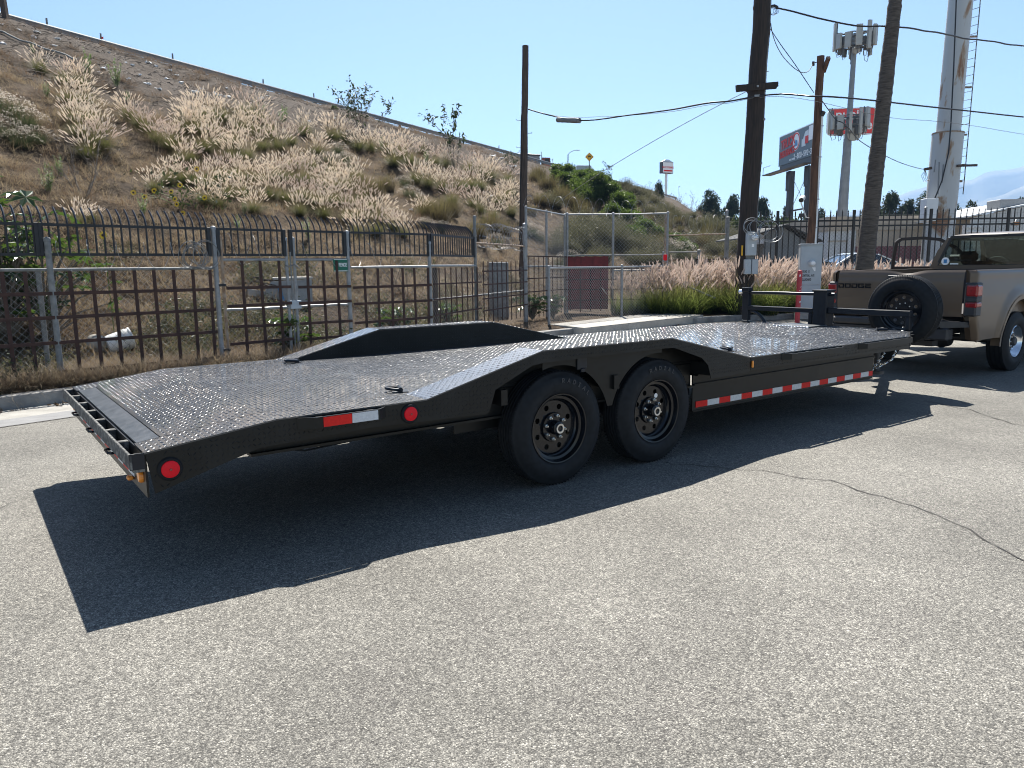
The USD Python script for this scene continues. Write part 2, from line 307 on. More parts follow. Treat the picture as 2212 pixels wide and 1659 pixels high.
usdkit.material(stage, LK + 'hill_soil', {
    'g': ('geometry', {}), 'n': ('noise_texture', {'scale': 0.35, 'detail': 6.0, 'roughness': 0.65}), 'n2': ('noise_texture', {'scale': 9.0, 'detail': 6.0, 'roughness': 0.7}),
    'r': ('rgb_ramp', {'ramp': [(0.36, (0.046, 0.036, 0.028)), (0.5, (0.086, 0.064, 0.044)), (0.64, (0.140, 0.104, 0.069))]}),
    'r2': ('rgb_ramp', {'ramp': [(0.3, (0.45, 0.45, 0.47)), (0.52, (1.0, 1.0, 1.0)), (0.72, (1.5, 1.42, 1.3))]}),
    'mx': ('mix_color', {'blend_type': 'multiply', 'fac': 1.0, 'use_clamp': False}), 'b': ('bump', {'strength': 1.0, 'distance': 0.12}), 'p': ('principled_bsdf', {'roughness': 0.95, 'specular_ior_level': 0.1}),
    'sp': ('separate_xyz', {}), 'zn': ('math', {'math_type': 'multiply_add', 'value2': 7.0}), 'zr': ('map_range', {'from_min': 9.5, 'from_max': 12.5, 'to_min': 0.0, 'to_max': 0.85, 'clamp': True}),
    'gy': ('mix_color', {'blend_type': 'mix', 'b': (0.098, 0.082, 0.069)})},
    [('g.position', 'sp.vector'), ('n.fac', 'zn.value1'), ('sp.z', 'zn.value3'), ('zn.value', 'zr.value'), ('zr.result', 'gy.fac'), ('r.color', 'gy.a'), ('gy.result', 'mx.a'), ('g.position', 'n.vector'), ('g.position', 'n2.vector'), ('n.fac', 'r.fac'), ('n2.fac', 'r2.fac'), ('r2.color', 'mx.b'), ('mx.result', 'p.base_color'), ('n2.fac', 'b.height'), ('b.normal', 'p.normal')], surface='p.BSDF')
M('far_soil', (0.16, 0.13, 0.10), (0.22, 0.19, 0.15), scale=0.05, rough=0.95)

KERB = [(-70.0, -66.0), (-30.0, -19.4), (-5.57, 8.14), (0.83, 15.8), (4.2, 18.95), (5.2, 19.6), (6.4, 20.1), (8.0, 20.4), (14.0, 21.0), (60.0, 24.0)]
def offset(line, d):
    g = LineString(line).offset_curve(d, join_style=2)
    return list(g.coords)
def flat(poly, z):
    mb = MB()
    for g in getattr(poly, 'geoms', [poly]):
        v, f = trimesh.creation.triangulate_polygon(g, engine='earcut')
        mb.add(np.column_stack([v, np.full(len(v), z)]), f)
    return mb
mb = MB().add([(-6500, -350, -0.35), (9000, -350, -0.35), (9000, 7200, -0.35), (-6500, 7200, -0.35)], [(0, 1, 2), (0, 2, 3)])
obj('ground', mb, 'far_soil', kind='structure')
road = Polygon(KERB + [(400, 20), (400, -300), (-300, -300)])
obj('asphalt_road', flat(road, 0.0), 'asphalt', kind='structure')
KW = 0.16
front = LineString(KERB[1:9]); inner = offset(KERB[1:9], KW)
kz = 0.155
def kerb_mesh():
    a = np.array(KERB[1:9]); b = np.array(inner); mb = MB()
    # sample by arc to get finer pieces, profile with rounded nose
    L = front.length; li = LineString(inner); s = np.linspace(0, 1, 60); rows = []
    for t in s:
        p = np.array(front.interpolate(t, normalized=True).coords[0]); q = np.array(li.interpolate(t, normalized=True).coords[0]); d = (q - p) / max(np.linalg.norm(q - p), 1e-6)
        rows.append([(*p, -0.05), (*p, kz - 0.03), (*(p + d * 0.012), kz - 0.008), (*(p + d * 0.035), kz), (*q, kz), (*q, -0.05)])
    R = np.array(rows); n = R.shape[1]; i, j = np.meshgrid(np.arange(len(R) - 1), np.arange(n - 1), indexing='ij')
    return mb.add(R.reshape(-1, 3), np.stack([i * n + j, (i + 1) * n + j, (i + 1) * n + j + 1, i * n + j + 1], -1).reshape(-1, 4))
obj('kerb', kerb_mesh(), 'kerb_concrete', kind='structure')
def strip(line, d0, d1, z):
    a, b = offset(line, d0), offset(line, d1)
    return flat(Polygon(list(a) + list(b)[::-1]).buffer(0), z)
GL = KERB[1:5]
obj('gutter', strip(GL, -0.001, -0.62, 0.004), 'gutter_concrete', kind='structure')
obj('gutter_band', strip(GL, -0.62, -1.02, 0.004), 'band_grey', kind='structure')
def crack(pts, w, seed, z=0.004, jit=0.03):
    r = random.Random(seed); p = []
    for (x0, y0), (x1, y1) in zip(pts, pts[1:]):
        n = max(2, int(math.hypot(x1 - x0, y1 - y0) / 0.09))
        for k in range(n):
            p.append((x0 + (x1 - x0) * k / n + r.uniform(-jit, jit), y0 + (y1 - y0) * k / n + r.uniform(-jit, jit)))
    p.append(pts[-1]); p = np.array(p); t = np.gradient(p, axis=0); nn = np.column_stack([-t[:, 1], t[:, 0]]); nn /= np.linalg.norm(nn, axis=1, keepdims=True)
    ww = np.array([w * r.uniform(0.35, 1.3) for _ in p])[:, None] / 2
    a, b = p + nn * ww, p - nn * ww; k = np.arange(len(p) - 1); n = len(p)
    return MB().add(np.column_stack([np.vstack([a, b]), np.full(2 * n, z)]), np.stack([k + n, k + n + 1, k + 1, k], -1))
sl = offset(GL, -1.04)
obj('seam_crack', crack([tuple(x) for x in list(sl)], 0.035, 1, jit=0.008), 'crack_dark', kind='structure')
def onz(px, py, z=0.0):
    d = ray(px, py); return CAM + d * (z - CAM_H) / d[2]
g2 = lambda *a: tuple(onz(*a)[:2])
obj('asphalt_crack', crack([g2(1430, 1000), g2(1640, 1018), g2(1800, 1040), g2(1940, 1085), g2(2060, 1130), g2(2150, 1180), g2(2240, 1225)], 0.010, 2), 'crack_dark', kind='structure')
obj('asphalt_crack', crack([g2(2000, 866), g2(2090, 885), g2(2150, 905), g2(2240, 930)], 0.012, 3), 'crack_dark', kind='structure')
obj('asphalt_crack', crack([g2(-20, 1108), g2(60, 1075), g2(120, 1058)], 0.008, 4), 'crack_dark', kind='structure')
# driveway apron beside the low chain-link fence
ap = Polygon([(1.55, 15.95), (5.02, 19.62), (4.2, 21.0), (0.86, 17.1)])
mb = MB().prism(ap, ((0, 0, -0.02), (1, 0, 0), (0, 1, 0), (0, 0, 1)), 0.215)
obj('concrete_apron', mb, 'concrete', kind='structure')

# hillside: one sheet from the kerb's back edge over the embankment to the freeway on its top
TOE = np.array([(-900, 5.2, 0.2), (-300, 8.2, 0.2), (0, 9.7, .2), (475, 11.3, .2), (612, 12.0, .2), (800, 13.4, .2), (928, 14.9, .2), (1034, 18.5, .2), (1130, 24.5, .2), (1200, 26, .2), (1300, 27, .2), (1450, 30, .2), (1590, 36, .2), (1700, 44, .2), (1760, 52, .2), (2600, 60, .2)])
def ridge_rows():
    out = []
    for X in (-900, -600, -300, 0, 250, 500, 750, 1000, 1200, 1300, 1400, 1450):
        a = colx(X); t = (a * 34.5 + 23.6) / (0.469 - 0.883 * a); x, y = -23.6 + 0.469 * t, 34.5 + 0.883 * t
        out.append((X, y, 12.65))
    for X, y, D in ((1500, 464, 108), (1550, 486, 88), (1600, 508, 72), (1650, 532, 62), (1700, 553, 56), (1760, 566, 56), (2600, 566, 66)):
        out.append((X, D, at(X, y, D)[2] if X < 1740 else 0.25))
    return np.array(out)
RIDGE = ridge_rows()
def hill_z(x, y):
    """height of the slope at ground position (x, y)"""
    x, y = np.asarray(x, float), np.asarray(y, float)
    X = PW / 2 + FPX / math.cos(PITCH) * x / np.maximum(y, 0.1)
    d0, z0 = np.interp(X, TOE[:, 0], TOE[:, 1]), np.interp(X, TOE[:, 0], TOE[:, 2])
    d1, z1 = np.interp(X, RIDGE[:, 0], RIDGE[:, 1]), np.interp(X, RIDGE[:, 0], RIDGE[:, 2])
    t = np.clip((y - d0) / (d1 - d0), 0, 1)
    pr = np.where(t < 0.985, t / 0.985 * (1.0 + 0.10 * np.sin(np.pi * t / 0.985)), 1.0)
    pr = np.minimum(pr, 1.0)
    w = np.clip(np.minimum(t * 6, (1 - t) * 14), 0, 1)
    P = np.stack([x * 0.22, y * 0.22, x * 0], -1)
    nz = (meshkit.fbm(P, 4, 5) - 0.5) * 1.1 + (meshkit.fbm(P * 6, 3, 9) - 0.5) * 0.30
    return z0 + (z1 - z0) * pr + nz * w
ki = LineString(offset([(-70.0, -66.0)] + KERB[1:], KW - 0.01))
def kerb_depth(a):
    """depth of the kerb's back edge along the bearing with tangent a"""
    g = LineString([(0, 0), (a * 80, 80)]).intersection(ki)
    return g.coords[0][1] if not g.is_empty and g.geom_type == 'Point' else 19.5
mb = MB()
Xs = np.concatenate([np.arange(-900, -100, 14), np.arange(-100, 1800, 8), np.arange(1800, 2620, 30)])
rows = []
for X in Xs:
    a = (X - PW / 2) * math.cos(PITCH) / FPX
    k = kerb_depth(a); d0 = np.interp(X, TOE[:, 0], TOE[:, 1]); d1 = np.interp(X, RIDGE[:, 0], RIDGE[:, 1])
    ds = np.concatenate([np.linspace(k, d0, 14)[:-1], d0 + (d1 - d0) * np.linspace(0, 1, 110) ** 1.25, [d1 + 3, d1 + 14, d1 + 16]])
    z = hill_z(a * ds, ds); z[:13] = np.interp(ds[:13], [k, d0], [0.145, np.interp(X, TOE[:, 0], TOE[:, 2])]) + (meshkit.noise(np.stack([a * ds[:13] * 2, ds[:13] * 2, ds[:13] * 0], -1), 3) - 0.3) * 0.05 * np.clip((ds[:13] - k) * 3, 0, 1)
    z[-1] = -0.5 if X > 1740 else z[-2] - 3
    rows.append(np.column_stack([a * ds, ds, z]))
R = np.array(rows); n = R.shape[1]; i, j = np.meshgrid(np.arange(len(R) - 1), np.arange(n - 1), indexing='ij')
mb.add(R.reshape(-1, 3), np.stack([i * n + j, (i + 1) * n + j, (i + 1) * n + j + 1, i * n + j + 1], -1).reshape(-1, 4))
obj('hillside', mb, 'hill_soil', smooth=True, kind='structure')

# far mountains and the air in front of them
M('mountain_rock', (0.10, 0.10, 0.09), (0.16, 0.15, 0.13), scale=0.004, rough=1.0)
def mountains():
    prof = np.array([(1450, 575), (1600, 525), (1700, 497), (1800, 469), (1880, 447), (1930, 428), (1990, 407), (2035, 394), (2100, 389), (2130, 371), (2165, 367), (2200, 362), (2240, 348), (2330, 335), (2450, 350), (2600, 330), (2900, 350), (3300, 420), (3600, 560)], float)
    prof2 = np.array([(1780, 575), (1900, 470), (2000, 452), (2090, 448), (2212, 400), (2330, 372), (2500, 380), (2800, 420), (3300, 570)], float)
    mb = MB()
    for pr, D, sd in ((prof, 6000, 1), (prof2, 4800, 4)):
        Xs = np.arange(pr[0, 0], pr[-1, 0], 6.0); y = np.interp(Xs, pr[:, 0], pr[:, 1]); top = []
        for X, yy in zip(Xs, y):
            p = at(X, yy, D); p[2] = max(p[2], -1) + 26 * (meshkit.fbm(np.array([X * 0.03, 0.5, sd]), 4, sd) - 0.5) * min(1, max(p[2], 0) / 120); top.append(p)
        top = np.array(top); S = []
        for k, s in enumerate(np.linspace(0, 1, 14)):
            q = top.copy(); q[:, :2] *= 1 - 0.22 * s; q[:, 2] = top[:, 2] * (1 - s) ** 1.2 - 2 * s
            q[:, 2] += 130 * s * (1 - s) * (meshkit.fbm(np.column_stack([q[:, 0] * 0.004, q[:, 1] * 0.004, q[:, 0] * 0]), 4, sd + 2) - 0.5) * np.minimum(1, np.maximum(top[:, 2], 0) / 150)
            S.append(q)
        b = top.copy(); b[:, :2] *= 1.12; b[:, 2] = -2
        S = np.array([b] + S); n = S.shape[1]; i, j = np.meshgrid(np.arange(len(S) - 1), np.arange(n - 1), indexing='ij')
        mb.add(S.reshape(-1, 3), np.stack([i * n + j, i * n + j + 1, (i + 1) * n + j + 1, (i + 1) * n + j], -1).reshape(-1, 4))
    return mb
obj('mountains', mountains(), 'mountain_rock', smooth=True, kind='structure')
if HAZE:
    usdkit.material(stage, LK + 'haze_air', {'v': ('principled_volume', {'color': (0.29, 0.53, 0.88), 'density': 0.000115, 'anisotropy': 0.35})}, volume='v.volume')
    obj('haze', MB().box(-7000, 9500, -400, 7400, -1.6, 860), 'haze_air', kind='stuff', label='thin pale air that fades the mountains to light blue')
# ---------------------------------------------------------------- flatbed trailer (local frame: x along the trailer to the front, y across to its far side)
TX, TY, TYAW = -1.7399, 3.4447, 0.6370
E_, N_ = np.array([math.cos(TYAW), math.sin(TYAW), 0]), np.array([-math.sin(TYAW), math.cos(TYAW), 0])
ZD, ZT, ZF, WID, FWD_, UB, UC, UD, UE, UF = 0.7316, 0.6525, 0.9555, 2.594, 0.244, 0.638, 1.535, 2.418, 3.673, 4.641
tr = thing('flatbed_trailer', 'glossy black diamond plate flatbed car trailer with drive-over fenders parked on the asphalt', 'trailer', (TX, TY, 0), TYAW)
G = 0.004
def deck(name, pts, mat='deck_paint'):
    """pts: plan polygon as (u, v); follows the beavertail's slope where u < UB"""
    mb = MB().prism(Polygon(pts), ((0, 0, 0), (1, 0, 0), (0, 1, 0), (0, 0, 1)), 0.008)
    v = mb.V[0]; v[:, 2] += np.where(v[:, 0] < UB, ZT + (ZD - ZT) * v[:, 0] / UB, ZD) - 0.008
    return obj(name, mb, mat, tr)
deck('beavertail_plate', [(0.125, 0.25), (UB - 0.001, 0.25), (UB - 0.001, 2.344), (0.125, 2.344)])
deck('tail_strip', [(0.012, 0.25), (0.119, 0.25), (0.119, 2.344), (0.012, 2.344)], 'steel_bare')
for v0, v1 in ((0.0, 0.243), (2.351, WID)):
    deck('beavertail_side_plate', [(0.0, v0), (UB - 0.001, v0), (UB - 0.001, v1), (0.0, v1)])
    deck('deck_side_plate', [(UB, v0), (UC, v0), (UC, v1), (UB, v1)])
deck('deck_plate', [(UB - 0.001, 0.25), (2.42, 0.25), (2.42, 2.344), (UB, 2.344)])
deck('deck_plate', [(2.425, 0.25), (4.85, 0.25), (4.85, 2.344), (2.425, 2.344)])
deck('deck_plate', [(4.855, 0.25), (7.94, 0.25), (8.02, 0.42), (8.02, 2.18), (7.94, 2.344), (4.855, 2.344)])
deck('deck_side_plate', [(UF, 0.0), (7.36, 0.0), (7.86, 0.243), (UF, 0.243)])
deck('deck_side_plate', [(UF, 2.351), (7.86, 2.351), (7.36, WID), (UF, WID)])
mb = MB().add([(0.015, 0.2, ZT - 0.03), (UB, 0.2, ZD - 0.03), (UB, 2.394, ZD - 0.03), (0.015, 2.394, ZT - 0.03)], [(0, 1, 2, 3)]).add([(UB, 0.2, ZD - 0.03), (7.9, 0.2, ZD - 0.03), (7.9, 2.394, ZD - 0.03), (UB, 2.394, ZD - 0.03)], [(0, 1, 2, 3)])
obj('deck_underside', mb, 'side_paint', tr)
# drive-over fenders
SIL = [(0.004, 0.645), (0.034, 0.446), (0.302, 0.524), (0.54, 0.591), (1.175, 0.612), (1.96, 0.588)]
for side in (0, 1):
    y0, y1 = (0.0, FWD_) if side == 0 else (WID - FWD_, WID)
    for (ua, za), (ub, zb) in (((UC, ZD), (UD, ZF)), ((UD, ZF), (UE, ZF)), ((UE, ZF), (UF, ZD))):
        mb = MB().add([(ua, y0, za), (ub, y0, zb), (ub, y1, zb), (ua, y1, za), (ua, y0, za - 0.008), (ub, y0, zb - 0.008), (ub, y1, zb - 0.008), (ua, y1, za - 0.008)],
                      [(0, 1, 2, 3), (7, 6, 5, 4), (0, 4, 5, 1), (1, 5, 6, 2), (2, 6, 7, 3), (3, 7, 4, 0)])
        obj('fender_top', mb, 'deck_paint', tr)
    wall = Polygon([(UC + 0.02, ZD - 0.05), (UC + 0.02, ZD), (UD, ZF - 0.009), (UE, ZF - 0.009), (UF - 0.02, ZD), (UF - 0.02, ZD - 0.05)])
    yi = FWD_ - 0.008 if side == 0 else WID - FWD_
    obj('fender_wall', MB().prism(wall, ((0, yi, 0), (1, 0, 0), (0, 0, 1), (0, -1, 0)), 0.008), 'side_paint', tr)
    up = [(UB, ZD - 0.009), (UC, ZD - 0.009), (UD, ZF - 0.009), (UE, ZF - 0.009), (UF, ZD - 0.009)]
    skin_r = Polygon(SIL + [(1.985, 0.60), (2.035, 0.735), (2.33, 0.862), (2.42, 0.872), (3.60, 0.882), (3.70, 0.878), (4.02, 0.775), (4.10, 0.71), (4.141, 0.598), (4.645, 0.606), (4.645, 0.722)] + up[::-1])
    skin_f = Polygon([(4.65, 0.722), (4.65, 0.622), (7.36, 0.60), (7.36, 0.722)])
    ys = 0.0 if side == 0 else WID - 0.006
    for nm, poly in (('side_skirt', skin_r), ('front_side_plate', skin_f)):
        obj(nm, MB().prism(poly, ((0, ys + 0.006, 0), (1, 0, 0), (0, 0, 1), (0, -1, 0)), 0.006), 'side_paint', tr)
    # plate between the wheels with its two round openings, and the beam behind it
    yc = 0.055 if side == 0 else WID - 0.06
    pl = Polygon([(2.46, 0.50), (2.46, 0.866), (3.62, 0.875), (3.62, 0.62), (3.3, 0.5)]).difference(Point(2.603, 0.36).buffer(0.475, 24)).difference(Point(3.569, 0.36).buffer(0.485, 24))
    obj('axle_hanger_plate', MB().prism(pl, ((0, yc + 0.006, 0), (1, 0, 0), (0, 0, 1), (0, -1, 0)), 0.006), 'side_paint', tr)
    yw = 0.285 if side == 0 else WID - 0.290
    obj('wheel_well_wall', MB().box(1.90, 4.22, yw, yw + 0.005, 0.42, 0.715), 'side_paint', tr)
    yb = 0.20 if side == 0 else WID - 0.21
    mb = MB().box(4.16, 7.02, yb, yb + 0.01, 0.305, 0.60); mb.box(4.16, 7.02, yb - 0.05, yb + 0.06, 0.60, 0.612).box(4.16, 7.02, yb - 0.012, yb + 0.05, 0.297, 0.305).box(4.16, 7.02, yb - 0.02, yb, 0.515, 0.53)
    obj('frame_beam', mb, 'side_paint', tr)
    obj('frame_beam', MB().box(0.55, 4.15, yb + 0.02, yb + 0.03, 0.52, 0.72).box(0.55, 4.15, yb - 0.02, yb + 0.06, 0.505, 0.52), 'side_paint', tr)
    if side == 0:
        y = yb - 0.004; u, k = 4.2, 0
        while u < 6.99:
            w = 0.148 if k % 2 == 0 else 0.152
            obj('reflective_tape', MB().box(u, min(u + w, 7.015), y - 0.001, y + 0.003, 0.328, 0.378), 'tape_red' if k % 2 == 0 else 'tape_white', tr); u += w + 0.002; k += 1
        obj('hanger_bracket', MB().cbox(2.76, 2.85, yc - 0.012, yc, 0.79, 0.893, 0.003).cbox(2.79, 2.83, yc - 0.02, yc, 0.77, 0.80, 0.004), 'black_paint', tr)
        # rub rails standing off the side
        for a, b, z0, z1, slots in ((0.745, 1.265, 0.660, 0.722, 0), (5.08, 6.05, 0.672, 0.722, 3), (6.34, 7.37, 0.672, 0.725, 3)):
            mb = MB().hull([(a, -0.002, z0), (a, -0.002, z1), (a + 0.08, -0.052, z0), (a + 0.08, -0.052, z1), (a + 0.08, -0.042, z0), (a + 0.08, -0.042, z1), (a, 0.004, z0), (a, 0.004, z1)])
            mb.box(a + 0.08, b - 0.06, -0.052, -0.042, z0, z1).hull([(b, -0.002, z0), (b, -0.002, z1), (b - 0.06, -0.052, z0), (b - 0.06, -0.052, z1), (b - 0.06, -0.042, z0), (b - 0.06, -0.042, z1), (b, 0.004, z0), (b, 0.004, z1)])
            for q in np.linspace(a + 0.1, b - 0.12, slots + 1 if slots else 2): mb.box(q, q + 0.035, -0.042, 0.0, z0 + 0.008, z1 - 0.004)
            rr = obj('rub_rail', mb, 'side_paint', tr)
            if not slots:
                obj('reflective_tape', MB().box(0.872, 1.035, -0.0545, -0.0505, 0.665, 0.718), 'tape_red', rr)
                obj('reflective_tape', MB().box(1.037, 1.192, -0.0545, -0.0505, 0.665, 0.718), 'tape_white', rr)
    else:
        for a, b in ((0.745, 1.265), (5.08, 6.05), (6.34, 7.37)):
            obj('rub_rail', MB().box(a, b, WID + 0.042, WID + 0.052, 0.672, 0.722).box(a, a + 0.04, WID, WID + 0.042, 0.68, 0.72).box(b - 0.04, b, WID, WID + 0.042, 0.68, 0.72), 'black_paint', tr)
# front edge, chamfered corners
mb = MB()
for (a, b) in (((7.36, 0.0), (7.86, 0.243)), ((7.86, 0.243), (8.02, 0.42)), ((8.02, 0.42), (8.02, 2.18)), ((8.02, 2.18), (7.86, 2.351)), ((7.86, 2.351), (7.36, WID))):
    mb.bar((*a, 0.655), (*b, 0.655), 0.008, 0.13)
obj('front_skirt', mb, 'black_paint', tr)
# raised tread of the plates: one elongated lozenge per tread, alternating across the diagonal
def treads(name, inside, u0, u1, w0, w1, frame, s=0.0265, L=0.0115, Wd=0.0034, h=0.0026, mat='tread_paint'):
    a = np.arange(u0 + s / 2, u1, s); b = np.arange(w0 + s / 2, w1, s); A, B = np.meshgrid(a, b, indexing='ij')
    I, J = np.meshgrid(np.arange(len(a)), np.arange(len(b)), indexing='ij'); A, B, k = A.ravel(), B.ravel(), ((I + J) % 2).ravel()
    m = inside(A, B); A, B, k = A[m], B[m], k[m]
    rg_ = np.random.default_rng(7); t = np.where(k == 0, math.radians(48), math.radians(-48)) + rg_.normal(0, 0.13, len(k)); c, sn = np.cos(t), np.sin(t); hv = rg_.uniform(0.45, 1.15, len(k))
    loc = np.array([(-L, 0, 0), (L, 0, 0), (0, -Wd, 0), (0, Wd, 0), (-L * 0.45, 0, h), (L * 0.45, 0, h)])
    tri = np.array([(0, 2, 4), (2, 5, 4), (2, 1, 5), (0, 4, 3), (4, 5, 3), (5, 1, 3)])
    X = A[:, None] + c[:, None] * loc[:, 0] - sn[:, None] * loc[:, 1]; Y = B[:, None] + sn[:, None] * loc[:, 0] + c[:, None] * loc[:, 1]; Z = loc[:, 2] * hv[:, None]
    v = frame(X.ravel(), Y.ravel(), Z.ravel()); f = (tri[None] + (np.arange(len(A)) * 6)[:, None, None]).reshape(-1, 3)
    obj(name, MB().add(v, f), mat, tr, kind='stuff')
zt = lambda u: np.where(u < UB, ZT + (ZD - ZT) * u / UB, ZD)
deckpoly = Polygon([(0, 0), (7.36, 0), (7.86, 0.25), (8.02, 0.42), (8.02, 2.18), (7.86, 2.344), (7.36, WID), (0, WID)])
import shapely
def in_deck(A, B):
    ok = shapely.contains_xy(deckpoly.buffer(-0.012), A, B)
    ok &= ~((A < 0.132) & (B > 0.24) & (B < 2.355)); ok &= (abs(B - 0.2465) > 0.011) & (abs(B - 2.3475) > 0.011)
    ok &= ~((A > UC) & (A < UF) & ((B < FWD_ + 0.012) | (B > WID - FWD_ - 0.012)))
    return ok & (abs(A - UB) > 0.004) & (abs(A - 2.4225) > 0.011) & (abs(A - 4.8525) > 0.011)
treads('deck_tread', in_deck, 0.01, 8.02, 0.0, WID, lambda x, y, z: np.column_stack([x, y, zt(x) + z]))
zf = lambda u: np.interp(u, [UC, UD, UE, UF], [ZD, ZF, ZF, ZD])
for lo, hi in ((0.0, FWD_), (WID - FWD_, WID)):
    treads('fender_tread', lambda A, B: (A > UC) & (A < UF) & (B > lo + 0.012) & (B < hi - 0.012), UC, UF, lo, hi, lambda x, y, z: np.column_stack([x, y, zf(x) + z]))
wl = Polygon([(UC + 0.03, ZD + 0.004), (UD, ZF - 0.02), (UE, ZF - 0.02), (UF - 0.03, ZD + 0.004)]).buffer(-0.01)
treads('fender_wall_tread', lambda A, B: shapely.contains_xy(wl, A, B), UC, UF, ZD, ZF, lambda x, y, z: np.column_stack([x, WID - FWD_ - 0.0082 - z, y]), mat='side_paint')
sk = skin_r.buffer(-0.014).union(skin_f.buffer(-0.014))
sk = sk.difference(Point(0.107, 0.557).buffer(0.07)).difference(Point(1.42, 0.661).buffer(0.07))
treads('skirt_tread', lambda A, B: shapely.contains_xy(sk, A, B), 0.0, 7.36, 0.44, 0.96, lambda x, y, z: np.column_stack([x, -z - 0.0001, y]), h=0.0020, mat='side_paint')
# lamps
def side_lamp(u, z):
    b = obj('side_lamp', MB().lathe([(0.0, -0.012), (0.052, -0.012), (0.058, -0.006), (0.058, 0.004), (0.0, 0.004)], (u, 0, z), n=28), 'rubber', tr, smooth=40)
    obj('lens', MB().lathe([(0.0, -0.024), (0.030, -0.022), (0.041, -0.018), (0.043, -0.011), (0.0, -0.011)], (u, 0, z), n=28), 'red_lens', b, smooth=40)
    obj('lens_rivet', MB().lathe([(0.0, -0.027), (0.006, -0.026), (0.007, -0.0225)], (u, 0, z), n=10), 'red_lens_dark', b)
side_lamp(0.107, 0.557); side_lamp(1.42, 0.661)
obj('marker_lamp', MB().cbox(4.655, 4.675, -0.016, 0.0, 0.64, 0.70, 0.005), 'amber_lens', tr)
# rear: hook bar on spacers, rear face, lamps, tape
obj('rear_plate', MB().box(0.0, 0.010, 0.01, WID - 0.01, 0.43, 0.642), 'side_paint', tr)
mb = MB().cbox(-0.066, -0.052, 0.0, WID, 0.575, 0.648, 0.003)
obj('ramp_hook_bar', mb, 'dusty_black', tr)
for q in np.linspace(0.02, WID - 0.06, 8): obj('bar_spacer', MB().cbox(-0.052, 0.0, q, q + 0.04, 0.582, 0.642, 0.003), 'dusty_black', tr)
obj('end_cap', MB().box(-0.066, 0.0, 0.0005, 0.006, 0.575, 0.652), 'black_paint', tr)
obj('rear_ledge', MB().cbox(-0.053, 0.0, 0.004, WID - 0.004, 0.560, 0.581, 0.003), 'dusty_black', tr)
for q in (0.10, WID - 0.10):
    obj('rear_marker', MB().lathe([(0.0, -0.022), (0.028, -0.019), (0.034, -0.01), (0.034, 0.0)], (0.0, q, 0.52), axis=(1, 0, 0), n=20), 'amber_lens', tr, smooth=40)
k = 0
for q in np.arange(0.3, WID - 0.35, 0.152):
    obj('reflective_tape', MB().box(-0.0035, 0.002, q, q + 0.15, 0.470, 0.522), 'tape_red' if k % 2 else 'tape_white', tr); k += 1
for q in (0.62, 1.30, 1.97):
    mb = MB(); mb.tube([(-0.005, q - 0.06, 0.55), (-0.06, q - 0.06, 0.55), (-0.075, q - 0.045, 0.55), (-0.075, q + 0.045, 0.55), (-0.06, q + 0.06, 0.55), (-0.005, q + 0.06, 0.55)], 0.007, 6)
    obj('light_guard', mb, 'black_paint', tr)
    obj('tail_lamp', MB().cbox(-0.028, 0.0, q - 0.09, q + 0.09, 0.535, 0.565, 0.006), 'red_lens', tr)
obj('licence_lamp', MB().cbox(-0.03, 0.0, 0.33, 0.37, 0.445, 0.468, 0.006), 'amber_lens', tr)
# D-rings
def dring(u, v, z, rz):
    c, s = math.cos(rz), math.sin(rz); R2 = lambda p: (u + c * p[0] - s * p[1], v + s * p[0] + c * p[1], z + p[2])
    mb = MB(); mb.tm(trimesh.creation.box((0.11, 0.10, 0.006)), np.array([[c, -s, 0, u], [s, c, 0, v], [0, 0, 1, z + 0.003], [0, 0, 0, 1]]))
    mb.tube([R2((-0.055, 0, 0.018)), R2((0.055, 0, 0.018))], 0.016, 8)
    base = obj('tie_down', mb, 'black_paint', tr)
    pts = [R2((0.05 * math.cos(a) * (1.0 if math.sin(a) > 0 else 1), 0.085 * max(0, math.sin(a)) + 0.0, 0.018 + 0.008 * math.sin(a))) for a in np.linspace(0, math.pi, 11)]
    obj('ring', MB().tube(pts, 0.0095, 7), 'black_paint', base, smooth=50)
dring(1.55, 0.36, ZD, 1.2); dring(1.57, 2.26, ZD, 2.2); dring(7.75, 0.50, ZD, -0.6); dring(7.78, 2.30, ZD, 0.4); dring(4.9, 0.40, ZD, 0.5)
# headboard, tool post, spare-wheel arm
mb = MB().cbox(7.985, 8.055, 2.472, 2.572, 0.72, 1.17, 0.006).cbox(7.975, 8.065, 2.464, 2.580, 1.13, 1.185, 0.006)
hb = obj('headboard_post', mb, 'black_paint', tr)
obj('clamp', MB().tube([(8.02, 2.58, 1.125), (8.02, 2.64, 1.125)], 0.03, 8).tube([(8.02, 2.60, 1.125), (8.02, 2.60, 1.07)], 0.022, 6), 'chrome', hb)
obj('headboard_bar', MB().tube([(8.02, 2.5, 1.117), (8.02, 1.25, 1.117)], 0.021, 12), 'black_paint', tr, smooth=40)
obj('headboard_bar', MB().cbox(7.985, 8.045, 1.522, 2.472, 0.880, 0.940, 0.006), 'black_paint', tr)
obj('headboard_leg', MB().cbox(7.985, 8.045, 1.522, 1.575, 0.72, 0.879, 0.006), 'black_paint', tr)
obj('tool_post', MB().cbox(7.955, 8.135, 1.318, 1.502, 0.55, 1.163, 0.008).cbox(7.945, 8.145, 1.308, 1.512, 1.150, 1.172, 0.004), 'black_paint', tr)
obj('spare_arm', MB().cbox(7.985, 8.055, 0.315, 1.317, 0.885, 0.955, 0.006), 'black_paint', tr)
obj('arm_drop', MB().cbox(7.985, 8.045, 0.315, 0.365, 0.74, 0.886, 0.005), 'black_paint', tr)
